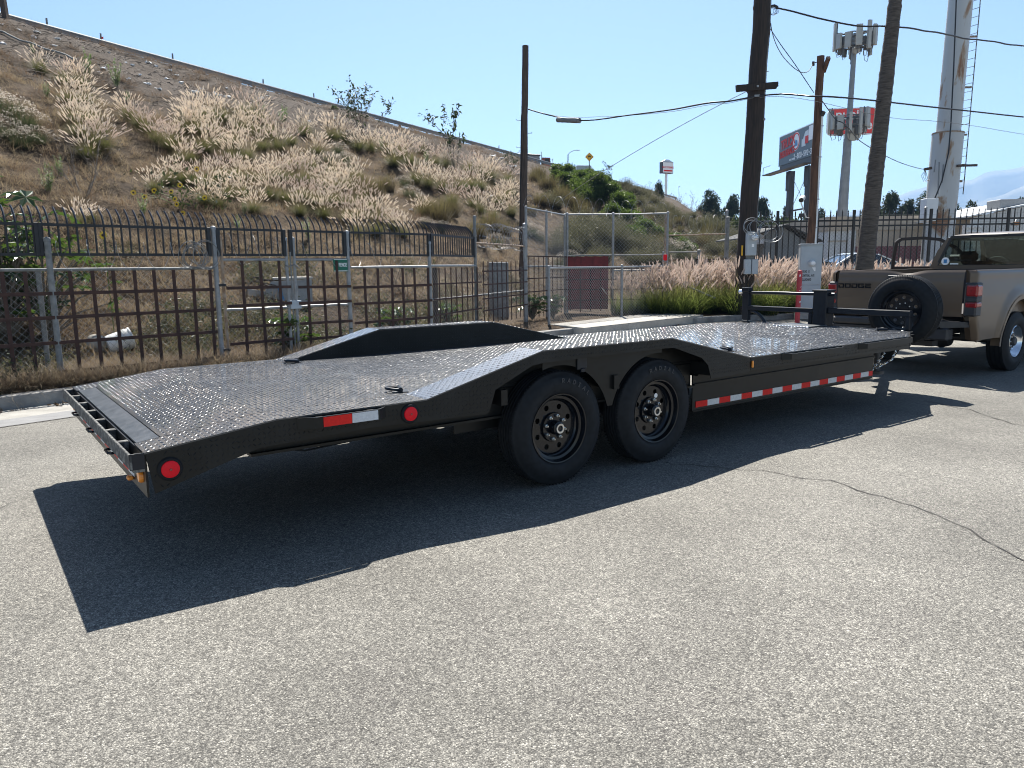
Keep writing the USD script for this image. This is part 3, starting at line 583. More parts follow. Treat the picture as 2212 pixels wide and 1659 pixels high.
obj('hose', MB().tube([(8.02 - 0.05 * s, 2.45 - 0.27 * s, 0.868 - 0.15 * s ** 2.2) for s in np.linspace(0, 1, 10)], 0.022, 8), 'black_paint', tr, smooth=50)
obj('winch_plate', MB().cbox(7.55, 7.93, 1.28, 1.78, ZD + 0.003, ZD + 0.016, 0.002), 'steel_bare', tr)
for q in np.linspace(1.30, 1.76, 12): obj('weld_bead', MB().tm(trimesh.creation.icosphere(1, 0.014), np.array([[1, 0, 0, 7.545], [0, 1.5, 0, q], [0, 0, 0.6, ZD + 0.006], [0, 0, 0, 1.0]])), 'chrome', tr)
# underside: cross members, axles, drawbar, coupler, jack, chain
obj('cross_member', MB().box(0.40, 0.45, 0.03, WID - 0.03, 0.56, 0.66), 'side_paint', tr)
for u in (1.0, 1.55, 2.1, 3.1, 4.15, 4.7, 5.25, 5.8, 6.35, 6.9, 7.4): obj('cross_member', MB().box(u, u + 0.05, 0.03, WID - 0.03, 0.62, 0.72), 'side_paint', tr)
for u in (2.603, 3.569):
    obj('axle', MB().tube([(u, 0.20, 0.40), (u, WID - 0.20, 0.40)], 0.06, 12), 'plastic_dark', tr, smooth=40)
    for q in (0.36, WID - 0.42): obj('leaf_spring', MB().tube([(u - 0.42, q, 0.45), (u - 0.2, q, 0.37), (u, q, 0.34), (u + 0.2, q, 0.37), (u + 0.42, q, 0.45)], 0.032, 5), 'plastic_dark', tr)
for q0 in (0.24, WID - 0.24):
    q1 = WID / 2 + (0.06 if q0 > 1 else -0.06)
    obj('drawbar', MB().bar((6.95, q0, 0.42), (9.0, q1, 0.50), 0.07, 0.17), 'side_paint', tr)
obj('coupler', MB().cbox(8.85, 9.30, WID / 2 - 0.08, WID / 2 + 0.08, 0.42, 0.56, 0.02).tm(trimesh.creation.icosphere(2, 0.06), np.array([[1, 0, 0, 9.27], [0, 1, 0, WID / 2], [0, 0, 1, 0.52], [0, 0, 0, 1.0]])), 'plastic_dark', tr)
obj('jack', MB().tube([(8.35, 0.85, 0.18), (8.35, 0.85, 0.75)], 0.038, 12).tube([(8.35, 0.85, 0.15), (8.35, 0.85, 0.19)], 0.09, 12), 'plastic_dark', tr, smooth=40)
def chain(pts, name='safety_chain'):
    p = np.array(pts); mb = MB(); d = np.linalg.norm(np.diff(p, axis=0), axis=1); L = np.concatenate([[0], np.cumsum(d)]); s = np.arange(0, L[-1], 0.034)
    q = np.column_stack([np.interp(s, L, p[:, k]) for k in range(3)])
    for k in range(len(q) - 1):
        t = q[k + 1] - q[k]; t /= np.linalg.norm(t); a = np.cross(t, (0.3, 0.9, 0.2)); a /= np.linalg.norm(a); b = np.cross(t, a); a = a if k % 2 else b
        c = (q[k] + q[k + 1]) / 2; mb.tube([c + t * 0.024 * math.cos(w) + a * 0.012 * math.sin(w) for w in np.linspace(0, 2 * math.pi, 9)], 0.0042, 4, cap=False)
    obj(name, mb, 'chrome', tr)
chain([(7.25, 0.42, 0.50), (7.36, 0.48, 0.38), (7.30, 0.60, 0.34), (7.46, 0.40, 0.34), (7.62, 0.30, 0.44), (7.80, 0.34, 0.57)])
chain([(7.22, 0.5, 0.50), (7.30, 0.5, 0.37), (7.44, 0.44, 0.30), (7.66, 0.42, 0.48), (7.85, 0.5, 0.57)])
obj('wiring', MB().tube([(0.62, 0.3, 0.53), (0.9, 0.32, 0.46), (1.2, 0.34, 0.47), (1.5, 0.36, 0.55)], 0.006, 5), 'wire_black', tr)

# wheels
def arc_text(mb, s, r, y, a0, da, h, cx=0.0, cz=0.0, flip=1):
    for k, ch in enumerate(s):
        a = a0 + da * k; ex = np.array([-math.sin(a) * -1, 0, -math.cos(a)]) ; er = np.array([math.cos(a), 0, math.sin(a)])
        ex = np.array([math.sin(a), 0, -math.cos(a)])
        m = meshkit.text_mesh(ch, h, 0.002, True); v = np.array(m.vertices); v[:, 0] -= (v[:, 0].min() + v[:, 0].max()) / 2
        mb.add(np.array([cx, y, cz]) + er * r + v[:, :1] * ex + v[:, 1:2] * er + v[:, 2:] * np.array([0, -1.0, 0]), np.array(m.faces))
def trailer_wheel(parent, nm, org, axis, holes=8, R=0.399, lugs=8, hub=True, text=None, label=None):
    """org: centre of the wheel's outer face; axis: pointing inward"""
    o = np.array(org, float); ax = np.array(axis, float)
    w = UsdGeom.Xform.Define(stage, free(parent, nm)); wp = str(w.GetPath())
    if label: tag(w, label)
    W_ = 0.235; rs = [(0.236, 0.030), (0.250, 0.014), (0.278, 0.002), (0.312, 0.0), (0.338, 0.006), (0.360, 0.018), (0.374, 0.030), (0.386, 0.033), (0.394, 0.040), (R, 0.052)]
    for g in np.linspace(0.075, W_ - 0.075, 4): rs += [(R, g - 0.008), (R - 0.009, g - 0.006), (R - 0.009, g + 0.006), (R, g + 0.008)]
    rs += [(r, W_ - d) for r, d in ((R, 0.052), (0.394, 0.040), (0.374, 0.030), (0.338, 0.006), (0.312, 0.0), (0.278, 0.002), (0.250, 0.014), (0.236, 0.030))]
    mb = MB().lathe(rs, o, ax, n=72)
    e1 = np.cross(ax, (0, 0, 1.0)); e1 /= np.linalg.norm(e1)
    # shoulder sipes
    for k in range(90):
        a = k * 2 * math.pi / 90; er = math.cos(a) * e1 + math.sin(a) * np.cross(ax, e1); et = np.cross(ax, er)
        for d in (0.046, W_ - 0.046):
            c = o + er * (R - 0.001) + ax * d; mb.bar(c - ax * 0.010, c + ax * 0.010, 0.004, 0.006, up=er)
    obj('tyre', mb, 'rubber', wp, smooth=35)
    if text:
        for k_, ch in enumerate(text[0]):
            tb = MB(); arc_text(tb, ch, 0.318, o[1] + 0.0005, text[1] + text[2] * k_, 0, 0.030, o[0], o[2]); obj('raised_letter', tb, 'plastic_dark', wp)
    rim = obj('rim', MB().lathe([(0.240, 0.034), (0.247, 0.026), (0.242, 0.014), (0.234, 0.016), (0.229, 0.030), (0.222, 0.048), (0.204, 0.053), (0.199, 0.075), (0.190, 0.082), (0.182, 0.098), (0.232, 0.19), (0.235, 0.21)], o, ax, n=56), 'rim_black', wp, smooth=35)
    disc = Point(0, 0).buffer(0.186, 24)
    for k in range(holes):
        a = 2 * math.pi * (k + 0.5) / holes; disc = disc.difference(Point(0.147 * math.cos(a), 0.147 * math.sin(a)).buffer(0.0195, 8))
    e2 = np.cross(ax, e1)
    obj('disc', MB().prism(disc, (o + ax * 0.093, e1, e2, ax), 0.006), 'rim_black', wp)
    if hub:
        obj('hub', MB().lathe([(0.0, 0.074), (0.100, 0.076), (0.104, 0.086), (0.104, 0.094)], o, ax, n=32).lathe([(0.0, 0.018), (0.026, 0.018), (0.046, 0.026), (0.050, 0.036), (0.050, 0.080)], o, ax, n=24), 'rim_black', wp, smooth=35)
        obj('hub_cap', MB().lathe([(0.022, 0.010), (0.034, 0.009), (0.0365, 0.014), (0.0365, 0.026), (0.022, 0.026)], o, ax, n=28, closed=True), 'lug_steel', wp, smooth=35)
        for k in range(lugs):
            a = 2 * math.pi * (k + 0.3) / lugs; c = o + (math.cos(a) * e1 + math.sin(a) * e2) * 0.0825
            obj('lug_nut', MB().lathe([(0.0, 0.046), (0.006, 0.046), (0.0065, 0.058), (0.0125, 0.060), (0.0135, 0.078)], c, ax, n=6), 'lug_steel', wp)
    else:
        obj('hub', MB().lathe([(0.045, 0.086), (0.060, 0.086), (0.064, 0.093), (0.045, 0.098)], o, ax, n=28), 'rim_black', wp, smooth=35)
        for k in range(lugs):
            a = 2 * math.pi * (k + 0.3) / lugs; c = o + (math.cos(a) * e1 + math.sin(a) * e2) * 0.0825
            obj('lug_hole', MB().lathe([(0.0, 0.091), (0.008, 0.091), (0.008, 0.094)], c, ax, n=8), 'lug_steel', wp)
    return wp
for i, u in enumerate((2.603, 3.569)):
    w = trailer_wheel(tr, 'wheel', (u, 0.030, 0.399), (0, 1, 0), text=('RADIAL', 1.52 if i == 0 else 1.85, -0.155), label='rear wheel nearest the viewer' if i == 0 else 'front wheel with a white sticker on its black rim')
    if i == 1: obj('sticker', MB().lathe([(0.0, 0.0900), (0.018, 0.0900), (0.018, 0.0915)], (u + 0.066, 0.030, 0.399 + 0.105), n=18), 'white_vinyl', w)
    trailer_wheel(tr, 'wheel', (u, WID - 0.030, 0.399), (0, -1, 0))
sp0 = np.array([TX, TY, 0]) + E_ * 8.17 + N_ * 0.53
sw = thing('spare_wheel', 'spare wheel with black rim and wide tyre held by the arm at the trailer front', 'wheel', sp0, TYAW)
trailer_wheel(sw, 'mounted_wheel', (0, 0, 0.945), (1, 0, 0), hub=False, R=0.405, holes=10, lugs=8)
# ---------------------------------------------------------------- pickup truck (local frame: x forward from the tailgate, y to its left)
PUX = 9.60
p0 = np.array([TX, TY, 0]) + E_ * PUX + N_ * 1.275
pk = thing('pickup_truck', 'tan pickup truck hitched to the trailer with its driver door open', 'pickup truck', p0, TYAW)
ZR, HW, AX_, ZW, RA = 1.392, 0.985, 1.41, 0.41, 0.575
def side_y(z, x):
    b = 0.018 * math.sin(math.pi * min(1, max(0, (z - 0.5) / 0.75)))
    top = max(0, z - 1.345); b -= 0.9 * top * top / 0.05
    crease = 0.012 if 1.10 < z < 1.16 else 0.0
    fl = max(0, 1 - abs(math.hypot(x - AX_, z - ZW) - 0.64) / 0.13) * 0.035 if z < 1.13 else 0
    return HW - 0.02 + b + fl
zs = np.array([0.50, 0.56, 0.62, 0.7, 0.78, 0.86, 0.94, 1.0, 1.05, 1.09, 1.12, 1.15, 1.2, 1.26, 1.31, 1.345, 1.36, 1.372, 1.382, ZR])
for sg, nm in ((-1, 'bed_side'), (1, 'bed_side')):
    mb = MB(); xs = np.concatenate([[0.0, 0.03, 0.07], np.arange(0.12, 2.86, 0.045), [2.88]])
    def f(x, z): 
        y = side_y(z, x); r = 0.07
        if x < r: y -= r - math.sqrt(max(0, r * r - (r - x) ** 2))
        lift = max(0, 0.62 - x) * 0.0
        return (x + max(0, (0.80 - z)) * 0.55 * (1 if x < 0.3 else max(0, (0.75 - x) / 0.45)), sg * y, z)
    # keep the wheel opening clear, then close its rim with an arc strip
    mb.grid(f, xs, zs, keep=lambda x, y, z: math.hypot(x - AX_, z - ZW) > RA + 0.01)
    arc = [(math.cos(a), math.sin(a)) for a in np.linspace(-0.05, math.pi + 0.05, 40)]
    R1 = [(AX_ + (RA + 0.055) * c, sg * (side_y(ZW + (RA + 0.055) * s, AX_ + (RA + 0.055) * c) + 0.004), ZW + (RA + 0.055) * s) for c, s in arc]
    R2 = [(AX_ + RA * c, sg * (side_y(ZW + (RA + 0.04) * s, AX_ + (RA + 0.04) * c) + 0.004), ZW + RA * s) for c, s in arc]
    R3 = [(x, sg * (HW - 0.12), z) for x, _, z in R2]
    A = np.array([R1, R2, R3]); n = len(arc); i, j = np.meshgrid(np.arange(2), np.arange(n - 1), indexing='ij')
    mb.add(A.reshape(-1, 3), np.stack([i * n + j, (i + 1) * n + j, (i + 1) * n + j + 1, i * n + j + 1], -1).reshape(-1, 4))
    obj(nm, mb, 'tan_paint', pk, smooth=40, label='right side of the bed with its flared wheel arch' if sg < 0 else 'left side of the bed')
    mb = MB().box(0.06, 2.86, sg * (HW - 0.16), sg * (HW - 0.07), 0.80, ZR - 0.004).box(0.06, 2.86, sg * (HW - 0.17), sg * (HW - 0.04), ZR - 0.02, ZR - 0.0035)
    obj('bed_rail', mb, 'tan_paint', pk)
    arch_in = [(AX_ + (RA + 0.02) * math.cos(a), ZW + 0.05 + (RA - 0.03) * math.sin(a)) for a in np.linspace(-0.02, math.pi + 0.02, 24)]
    mb = MB().add([(x, sg * w_, z) for x, z in arch_in for w_ in (HW - 0.5, HW - 0.11)], [(2 * k, 2 * k + 1, 2 * k + 3, 2 * k + 2) for k in range(23)])
    mb.add([(x, sg * (HW - 0.5), z) for x, z in arch_in] + [(AX_, sg * (HW - 0.5), ZW)], [(k, k + 1, 24) for k in range(23)])
    obj('wheel_house', mb, 'plastic_dark', pk)
obj('bed_floor', MB().box(0.03, 2.87, -0.85, 0.85, 0.80, 0.84).box(2.82, 2.87, -0.85, 0.85, 0.84, 1.38), 'tan_inner', pk)
# tailgate with its dent along the top edge
def tg(y, t):
    z = 0.80 + t * (ZR - 0.80); d = math.exp(-((y + 0.10) / 0.17) ** 2)
    x = -0.012 * math.sin(math.pi * t) - (0.006 if 0.80 > t > 0.12 else 0.0)
    if t > 0.92: x += (t - 0.92) * 0.30
    z -= d * 0.045 * max(0, (t - 0.72) / 0.28); x += d * 0.035 * max(0, (t - 0.6) / 0.4)
    return (x, y, z)
ts = np.array([0, 0.06, 0.115, 0.12, 0.3, 0.5, 0.65, 0.72, 0.785, 0.80, 0.85, 0.9, 0.93, 0.96, 0.98, 1.0])
mb = MB().grid(lambda y, t: tg(y, t), np.linspace(0.845, -0.83, 40), ts)
mb.grid(lambda y, t: (tg(y, 1.0)[0] + t * 0.06, y, tg(y, 1.0)[2] - 0.01 * t), np.linspace(0.845, -0.83, 40), [0, 0.5, 1.0])
obj('tailgate', mb, 'tan_paint', pk, smooth=35, label='dented tailgate')
obj('tailgate_handle', MB().cbox(-0.028, 0.03, -0.10, 0.135, 1.265, 1.325, 0.01), 'plastic_dark', pk)
def wide_letters():
    mb = MB(); h, w, t = 0.062, 0.082, 0.0145; x = 0.0
    def stroke(rects):
        for a, b, c, d in rects: mb.box(-0.0265, -0.016, 0.835 - a, 0.835 - b, 1.147 + c, 1.147 + d)
    for ch in 'DODGE':
        R = {'D': [(0, w, h - t, h), (0, w, 0, t), (0, t, 0, h * 0.62), (w - t, w, t, h - t)], 'O': [(0, w, h - t, h), (0, w, 0, t), (0, t, t, h - t), (w - t, w, t, h - t)],
             'G': [(0, w, h - t, h), (0, w, 0, t), (0, t, t, h - t), (w - t, w, t, h * 0.55), (w * 0.5, w - t, h * 0.4, h * 0.55)], 'E': [(0, w, h - t, h), (0, w, 0, t), (0, w * 0.95, (h - t) / 2, (h + t) / 2), (0, t, t, (h - t) / 2)]}[ch]
        stroke([(x + a, x + b, c, d) for a, b, c, d in R]); x += w + 0.016
    return mb
obj('tailgate_lettering', wide_letters(), 'print_black', pk)
for sg in (-1, 1):
    y = lambda a: sg * a
    hs = obj('tail_light', MB().cbox(-0.012, 0.16, y(0.842), y(0.992), 0.81, 1.235, 0.018), 'plastic_dark', pk, label='right tail light' if sg < 0 else 'left tail light')
    obj('red_lens', MB().cbox(-0.024, 0.135, y(0.858), y(1.004), 1.055, 1.21, 0.022), 'red_lens_dark', hs)
    obj('reversing_lens', MB().cbox(-0.020, 0.13, y(0.860), y(1.000), 0.998, 1.052, 0.010), 'plastic_dark', hs)
    obj('red_lens', MB().cbox(-0.024, 0.135, y(0.858), y(1.004), 0.92, 0.995, 0.018), 'red_lens_dark', hs)
mb = MB().cbox(-0.20, 0.03, -0.66, 0.80, 0.66, 0.755, 0.02).cbox(-0.17, 0.0, -0.75, 0.88, 0.50, 0.66, 0.02)
mb.hull([(-0.18, -0.66, 0.66), (-0.18, -0.66, 0.745), (0.02, -0.66, 0.66), (0.02, -0.66, 0.745), (0.10, -0.93, 0.67), (0.10, -0.93, 0.735), (0.2, -0.93, 0.67), (0.2, -0.93, 0.735)])
mb.hull([(-0.18, 0.80, 0.66), (-0.18, 0.80, 0.745), (0.02, 0.8, 0.66), (0.02, 0.8, 0.745), (0.10, 0.95, 0.67), (0.10, 0.95, 0.735), (0.2, 0.95, 0.67), (0.2, 0.95, 0.735)])
obj('rear_bumper', mb, 'plastic_dark', pk)
obj('tow_hitch', MB().cbox(-0.30, 0.3, -0.05, 0.05, 0.40, 0.47, 0.008).box(0.0, 0.15, -0.5, 0.5, 0.40, 0.47), 'plastic_dark', pk)
obj('lower_valance', MB().hull([(0.22, -0.94, 0.80), (0.22, -0.94, 0.47), (0.75, -0.955, 0.80), (0.75, -0.955, 0.55), (0.16, -0.78, 0.80), (0.28, -0.78, 0.50), (0.75, -0.80, 0.8), (0.75, -0.80, 0.55)]), 'tan_paint', pk)
# cab
XC = 2.92
belt, roof = 1.40, 1.935
mb = MB().cbox(XC, 4.95, -0.94, 0.94, 0.55, belt, 0.05)
obj('cab_body', mb, 'tan_paint', pk)
def ring(x, z, hw, r, n=7): return [(x, s * hw, z) for s in (-1, 1)]
roof_pts = []
for x, z, hw in ((XC + 0.02, roof - 0.055, 0.675), (XC + 0.10, roof - 0.012, 0.62), (XC + 0.16, roof, 0.54), (XC + 0.5, roof + 0.022, 0.52), (3.9, roof + 0.02, 0.52), (4.12, roof, 0.52), (4.22, roof - 0.05, 0.66), (XC + 0.10, roof - 0.06, 0.705), (4.1, roof - 0.06, 0.70), (3.5, roof - 0.055, 0.705), (3.5, roof - 0.01, 0.655), (4.0, roof - 0.012, 0.65)):
    roof_pts += [(x, hw, z), (x, -hw, z), (x, hw * 0.5, z + 0.008), (x, -hw * 0.5, z + 0.008), (x, 0, z + 0.01)]
obj('roof', MB().hull(roof_pts), 'tan_paint', pk, smooth=50)
obj('roof_lamp', MB().cbox(XC - 0.015, XC + 0.06, -0.20, 0.10, roof - 0.052, roof - 0.018, 0.008), 'plastic_dark', pk)
for sg in (-1, 1):
    obj('rear_pillar', MB().hull([(XC, sg * 0.945, belt - 0.02), (XC + 0.16, sg * 0.945, belt - 0.02), (XC, sg * 0.845, belt - 0.02), (XC + 0.02, sg * 0.70, roof - 0.055), (XC + 0.18, sg * 0.70, roof - 0.055), (XC + 0.02, sg * 0.61, roof - 0.055), (XC + 0.14, sg * 0.90, belt - 0.02), (XC + 0.16, sg * 0.655, roof - 0.055), (XC + 0.01, sg * 0.835, 1.68), (XC + 0.16, sg * 0.835, 1.68)]), 'tan_paint', pk)
    obj('front_pillar', MB().bar((4.95, sg * 0.90, belt), (4.2, sg * 0.68, roof - 0.06), 0.06, 0.07), 'tan_paint', pk)
    obj('window_header', MB().bar((XC + 0.15, sg * 0.69, roof - 0.07), (4.22, sg * 0.69, roof - 0.07), 0.04, 0.04), 'tan_paint', pk)
obj('cab_back', MB().box(XC - 0.004, XC + 0.03, -0.90, 0.90, belt - 0.05, belt + 0.035), 'tan_paint', pk)
M('glass_seal', (0.012, 0.012, 0.012), rough=0.5)
glass('cab_glass', (0.46, 0.52, 0.50)); glass('clear_glass', (0.72, 0.78, 0.76))
gl = Polygon([(-0.80, 1.44), (0.80, 1.44), (0.615, 1.875), (-0.615, 1.875)]).buffer(0.02)
obj('rear_window', MB().prism(gl, ((XC + 0.018, 0, 0), (0, 1, 0), (0, 0, 1), (1, 0, 0)), 0.005), 'cab_glass', pk)
obj('window_seal', MB().prism(gl.buffer(0.018).difference(gl.buffer(-0.022)), ((XC + 0.004, 0, 0), (0, 1, 0), (0, 0, 1), (1, 0, 0)), 0.012), 'glass_seal', pk)
obj('windscreen', MB().hull([(4.93, -0.86, belt), (4.93, 0.86, belt), (4.2, -0.66, roof - 0.07), (4.2, 0.66, roof - 0.07), (4.925, -0.86, belt), (4.925, 0.86, belt), (4.195, -0.66, roof - 0.07), (4.195, 0.66, roof - 0.07)]), 'clear_glass', pk)
obj('side_window', MB().hull([(XC + 0.18, -0.925, belt), (4.75, -0.915, belt), (4.15, -0.70, roof - 0.08), (XC + 0.18, -0.70, roof - 0.08), (XC + 0.18, -0.920, belt), (4.75, -0.910, belt), (4.15, -0.695, roof - 0.08), (XC + 0.18, -0.695, roof - 0.08)]), 'clear_glass', pk)
obj('sticker', MB().tm(trimesh.creation.cylinder(0.062, 0.003, 24), np.array([[0, 0, 1, XC + 0.010], [1, 0, 0, 0.70], [0, 1, 0, 1.505], [0, 0, 0, 1.0]])), 'white_vinyl', pk)
obj('sticker', MB().box(XC + 0.006, XC + 0.009, 0.675, 0.725, 1.475, 1.535), 'print_blue', pk)
obj('sticker', MB().box(XC + 0.009, XC + 0.012, 0.50, 0.625, 1.452, 1.470), 'white_vinyl', pk)
for y0, y1 in ((0.12, 0.80), (-0.80, -0.12)):
    obj('seat', MB().cbox(3.1, 3.35, y0, y1, 1.0, 1.50, 0.06).cbox(3.14, 3.26, (y0 + y1) / 2 - 0.14, (y0 + y1) / 2 + 0.14, 1.48, 1.66, 0.05), 'cloth_dark', pk)
obj('dashboard', MB().cbox(4.35, 4.9, -0.88, 0.88, 1.05, 1.42, 0.06), 'cloth_dark', pk)
obj('steering_wheel', MB().tube([(4.15 + 0.08 * math.sin(a), 0.42 + 0.19 * math.cos(a), 1.40 + 0.17 * math.sin(a)) for a in np.linspace(0, 2 * math.pi, 25)], 0.014, 6), 'plastic_dark', pk)
obj('mirror', MB().cbox(4.2, 4.23, -0.13, 0.13, 1.79, 1.85, 0.01), 'plastic_dark', pk)
# front of the truck
obj('bonnet', MB().hull([(4.9, y, z) for y in (-0.78, 0.78) for z in (0.7, 1.34)] + [(4.95, y, 1.39) for y in (-0.5, 0.5)] + [(6.1, y, z) for y in (-0.6, 0.6) for z in (0.6, 1.16)] + [(6.0, y, 1.22) for y in (-0.4, 0.4)]), 'tan_paint', pk, smooth=40)
for sg in (-1, 1): obj('front_wing', MB().hull([(4.9, sg * y, z) for y in (0.55, 0.97) for z in (0.62, 1.16)] + [(5.95, sg * y, z) for y in (0.5, 0.93) for z in (0.62, 1.05)]), 'tan_paint', pk)
obj('front_bumper', MB().cbox(6.05, 6.22, -0.98, 0.98, 0.45, 0.68, 0.03), 'chrome', pk)
obj('chassis', MB().box(0.1, 5.9, 0.35, 0.45, 0.52, 0.68).box(0.1, 5.9, -0.45, -0.35, 0.52, 0.68).box(3.0, 4.8, -0.8, 0.8, 0.5, 0.56), 'plastic_dark', pk)
obj('rear_axle', MB().tube([(AX_, -0.75, ZW), (AX_, 0.75, ZW)], 0.05, 10).lathe([(0.0, -0.16), (0.13, -0.12), (0.17, 0), (0.13, 0.12), (0.0, 0.16)], (AX_, 0.0, ZW), n=16), 'plastic_dark', pk, smooth=40)
obj('fuel_tank', MB().cbox(0.25, 1.0, 0.1, 0.7, 0.42, 0.62, 0.04), 'plastic_dark', pk)
def truck_wheel(x, sg, R=0.405):
    w = UsdGeom.Xform.Define(stage, free(pk, 'wheel')); wp = str(w.GetPath()); o = (x, sg * 0.985, R + 0.0); ax = (0, -sg, 0); Wd = 0.27
    rs = [(0.212, 0.034), (0.235, 0.014), (0.28, 0.0), (0.33, 0.006), (0.365, 0.022), (0.385, 0.03), (0.398, 0.036), (R, 0.05)]
    for g in np.linspace(0.078, Wd - 0.078, 3): rs += [(R, g - 0.01), (R - 0.011, g - 0.007), (R - 0.011, g + 0.007), (R, g + 0.01)]
    rs += [(r, Wd - d) for r, d in ((R, 0.05), (0.398, 0.036), (0.365, 0.022), (0.28, 0.0), (0.212, 0.034))]
    mb = MB().lathe(rs, o, ax, n=64)
    for k in range(70):
        a = k * 2 * math.pi / 70; er = np.array([math.cos(a), 0, math.sin(a)])
        for d in (0.052, Wd - 0.052):
            c = np.array(o) + er * (R - 0.002) + np.array(ax) * d; mb.bar(c - np.array(ax) * 0.018, c + np.array(ax) * 0.018, 0.016, 0.012, up=er)
    obj('tyre', mb, 'rubber', wp, smooth=35)
    obj('rim', MB().lathe([(0.216, 0.034), (0.222, 0.026), (0.214, 0.018), (0.205, 0.03), (0.198, 0.055), (0.170, 0.085), (0.150, 0.075), (0.115, 0.060), (0.10, 0.075), (0.0, 0.075)], o, ax, n=48), 'chrome', wp, smooth=40)
    obj('hub', MB().lathe([(0.0, 0.02), (0.05, 0.022), (0.062, 0.035), (0.064, 0.06), (0.098, 0.068), (0.10, 0.076)], o, ax, n=28), 'plastic_dark', wp, smooth=35)
    for k in range(8):
        a = 2 * math.pi * k / 8; c = np.array(o) + np.array((0.082 * math.cos(a), 0, 0.082 * math.sin(a)))
        obj('lug_nut', MB().lathe([(0.0, 0.045), (0.010, 0.046), (0.012, 0.072)], c, ax, n=6), 'lug_steel', wp)
for x in (AX_, 5.35):
    for sg in (-1, 1): truck_wheel(x, sg)
# open driver door, swung out from its front hinge
hx, hy = 4.28, 0.96; ang = math.radians(46)
dd = np.array([-math.cos(ang), math.sin(ang), 0]); dn = np.array([math.sin(ang), math.cos(ang), 0])
def D(s, z, o=0.0): return np.array([hx, hy, 0]) + dd * s + dn * o + np.array([0, 0, z])
dr = obj('open_door', MB().hull([D(s, z, o) for s, z in ((0.02, 0.6), (1.2, 0.6), (0.02, 1.38), (1.2, 1.38)) for o in (-0.05, 0.05)]), 'tan_paint', pk, label='open driver door seen from its inner side')
fr = [D(1.20, 1.36), D(1.205, 1.6, -0.04), D(1.19, 1.84, -0.09), D(1.12, 1.90, -0.10), D(0.75, 1.915, -0.105), D(0.48, 1.885, -0.10), D(0.20, 1.74, -0.07), D(-0.06, 1.52, -0.03), D(-0.10, 1.40)]
mb = MB()
for a, b in zip(fr, fr[1:]): mb.bar(a, b + (b - a) * 0.06, 0.05, 0.055, up=dn)
obj('window_frame', mb, 'tan_inner', dr)
mb = MB()
for a, b in zip(fr[:5], fr[1:5]): mb.bar(a - dd * -0.012 + (0, 0, 0.012), b - dd * -0.012 + (0, 0, 0.012), 0.03, 0.03, up=dn)
obj('frame_edge', mb, 'glass_seal', dr)
obj('door_sill', MB().bar(D(0.02, 1.40), D(1.2, 1.40), 0.12, 0.04, up=(0, 0, 1.0)), 'tan_inner', dr)
obj('door_mirror', MB().cbox(hx - 0.1, hx + 0.02, hy + 0.03, hy + 0.25, 1.42, 1.62, 0.03), 'plastic_dark', pk)
# ---------------------------------------------------------------- fences along the verge
FH = math.radians(44.0); F0 = np.array([-5.78, 9.2]); FD = np.array([math.cos(FH), math.sin(FH)])
def tX(X):
    a = colx(X); return (F0[0] - a * F0[1]) / (a * FD[1] - FD[0])
def fp(t): return F0 + FD * t
ZB = 0.16
def seg(A, B): 
    A, B = np.array(A, float), np.array(B, float); d = B - A; return A, math.atan2(d[1], d[0]), float(np.linalg.norm(d))
def chainlink(parent, x0, x1, z0, z1, y=0.0, s=0.062, r=0.0016, name='wire_mesh', mat='galv_wire'):
    mb = MB(); H = z1 - z0; q = s * math.sqrt(2)
    def line(p, d):
        t = np.array([d[0], 0, d[1]]); a = np.array([0, r, 0]); b = np.array([-d[1], 0, d[0]]) * r * 0.9
        v = np.array([p[0] + k for k in (a + b * 0, -a * 0.5 + b, -a * 0.5 - b)] + [p[1] + k for k in (a + b * 0, -a * 0.5 + b, -a * 0.5 - b)])
        mb.add(v, [(0, 1, 4, 3), (1, 2, 5, 4), (2, 0, 3, 5)])
    for sg in (1, -1):
        c = np.arange(x0 - H, x1 + H, q)
        for x in c:
            # x position at z0 .. moving by sg*H at z1
            a, b = x, x + sg * H; za, zb = z0, z1
            lo, hi = min(a, b), max(a, b)
            if hi <= x0 or lo >= x1: continue
            def clip(px): return z0 + (px - a) / (b - a) * H
            pa, pb = a, b
            if pa < x0: za, pa = clip(x0), x0
            if pa > x1: za, pa = clip(x1), x1
            if pb < x0: zb, pb = clip(x0), x0
            if pb > x1: zb, pb = clip(x1), x1
            line((np.array([pa, y + sg * r, za]), np.array([pb, y + sg * r, zb])), (math.sqrt(.5) * sg, math.sqrt(.5)))
    return obj(name, mb, mat, parent, kind='stuff')
def post(parent, x, y, z0, z1, r, mat='galv', name='post', cap=True):
    mb = MB().tube([(x, y, z0), (x, y, z1)], r, 12)
    if cap: mb.lathe([(r + 0.006, z1 - 0.03), (r + 0.006, z1 + 0.005), (r * 0.8, z1 + 0.02), (0.0, z1 + 0.028)], (x, y, 0), (0, 0, 1), n=12)
    for z in np.arange(z0 + 0.3, z1 - 0.1, 0.36): mb.lathe([(r + 0.001, z - 0.012), (r + 0.006, z - 0.012), (r + 0.006, z + 0.012), (r + 0.001, z + 0.012)], (x, y, 0), (0, 0, 1), n=12)
    return obj(name, mb, mat, parent, smooth=40)
def rail(parent, x0, x1, z, y=0.0, r=0.021, mat='galv', name='rail'):
    return obj(name, MB().tube([(x0, y, z), (x1, y, z)], r, 10), mat, parent, smooth=40)
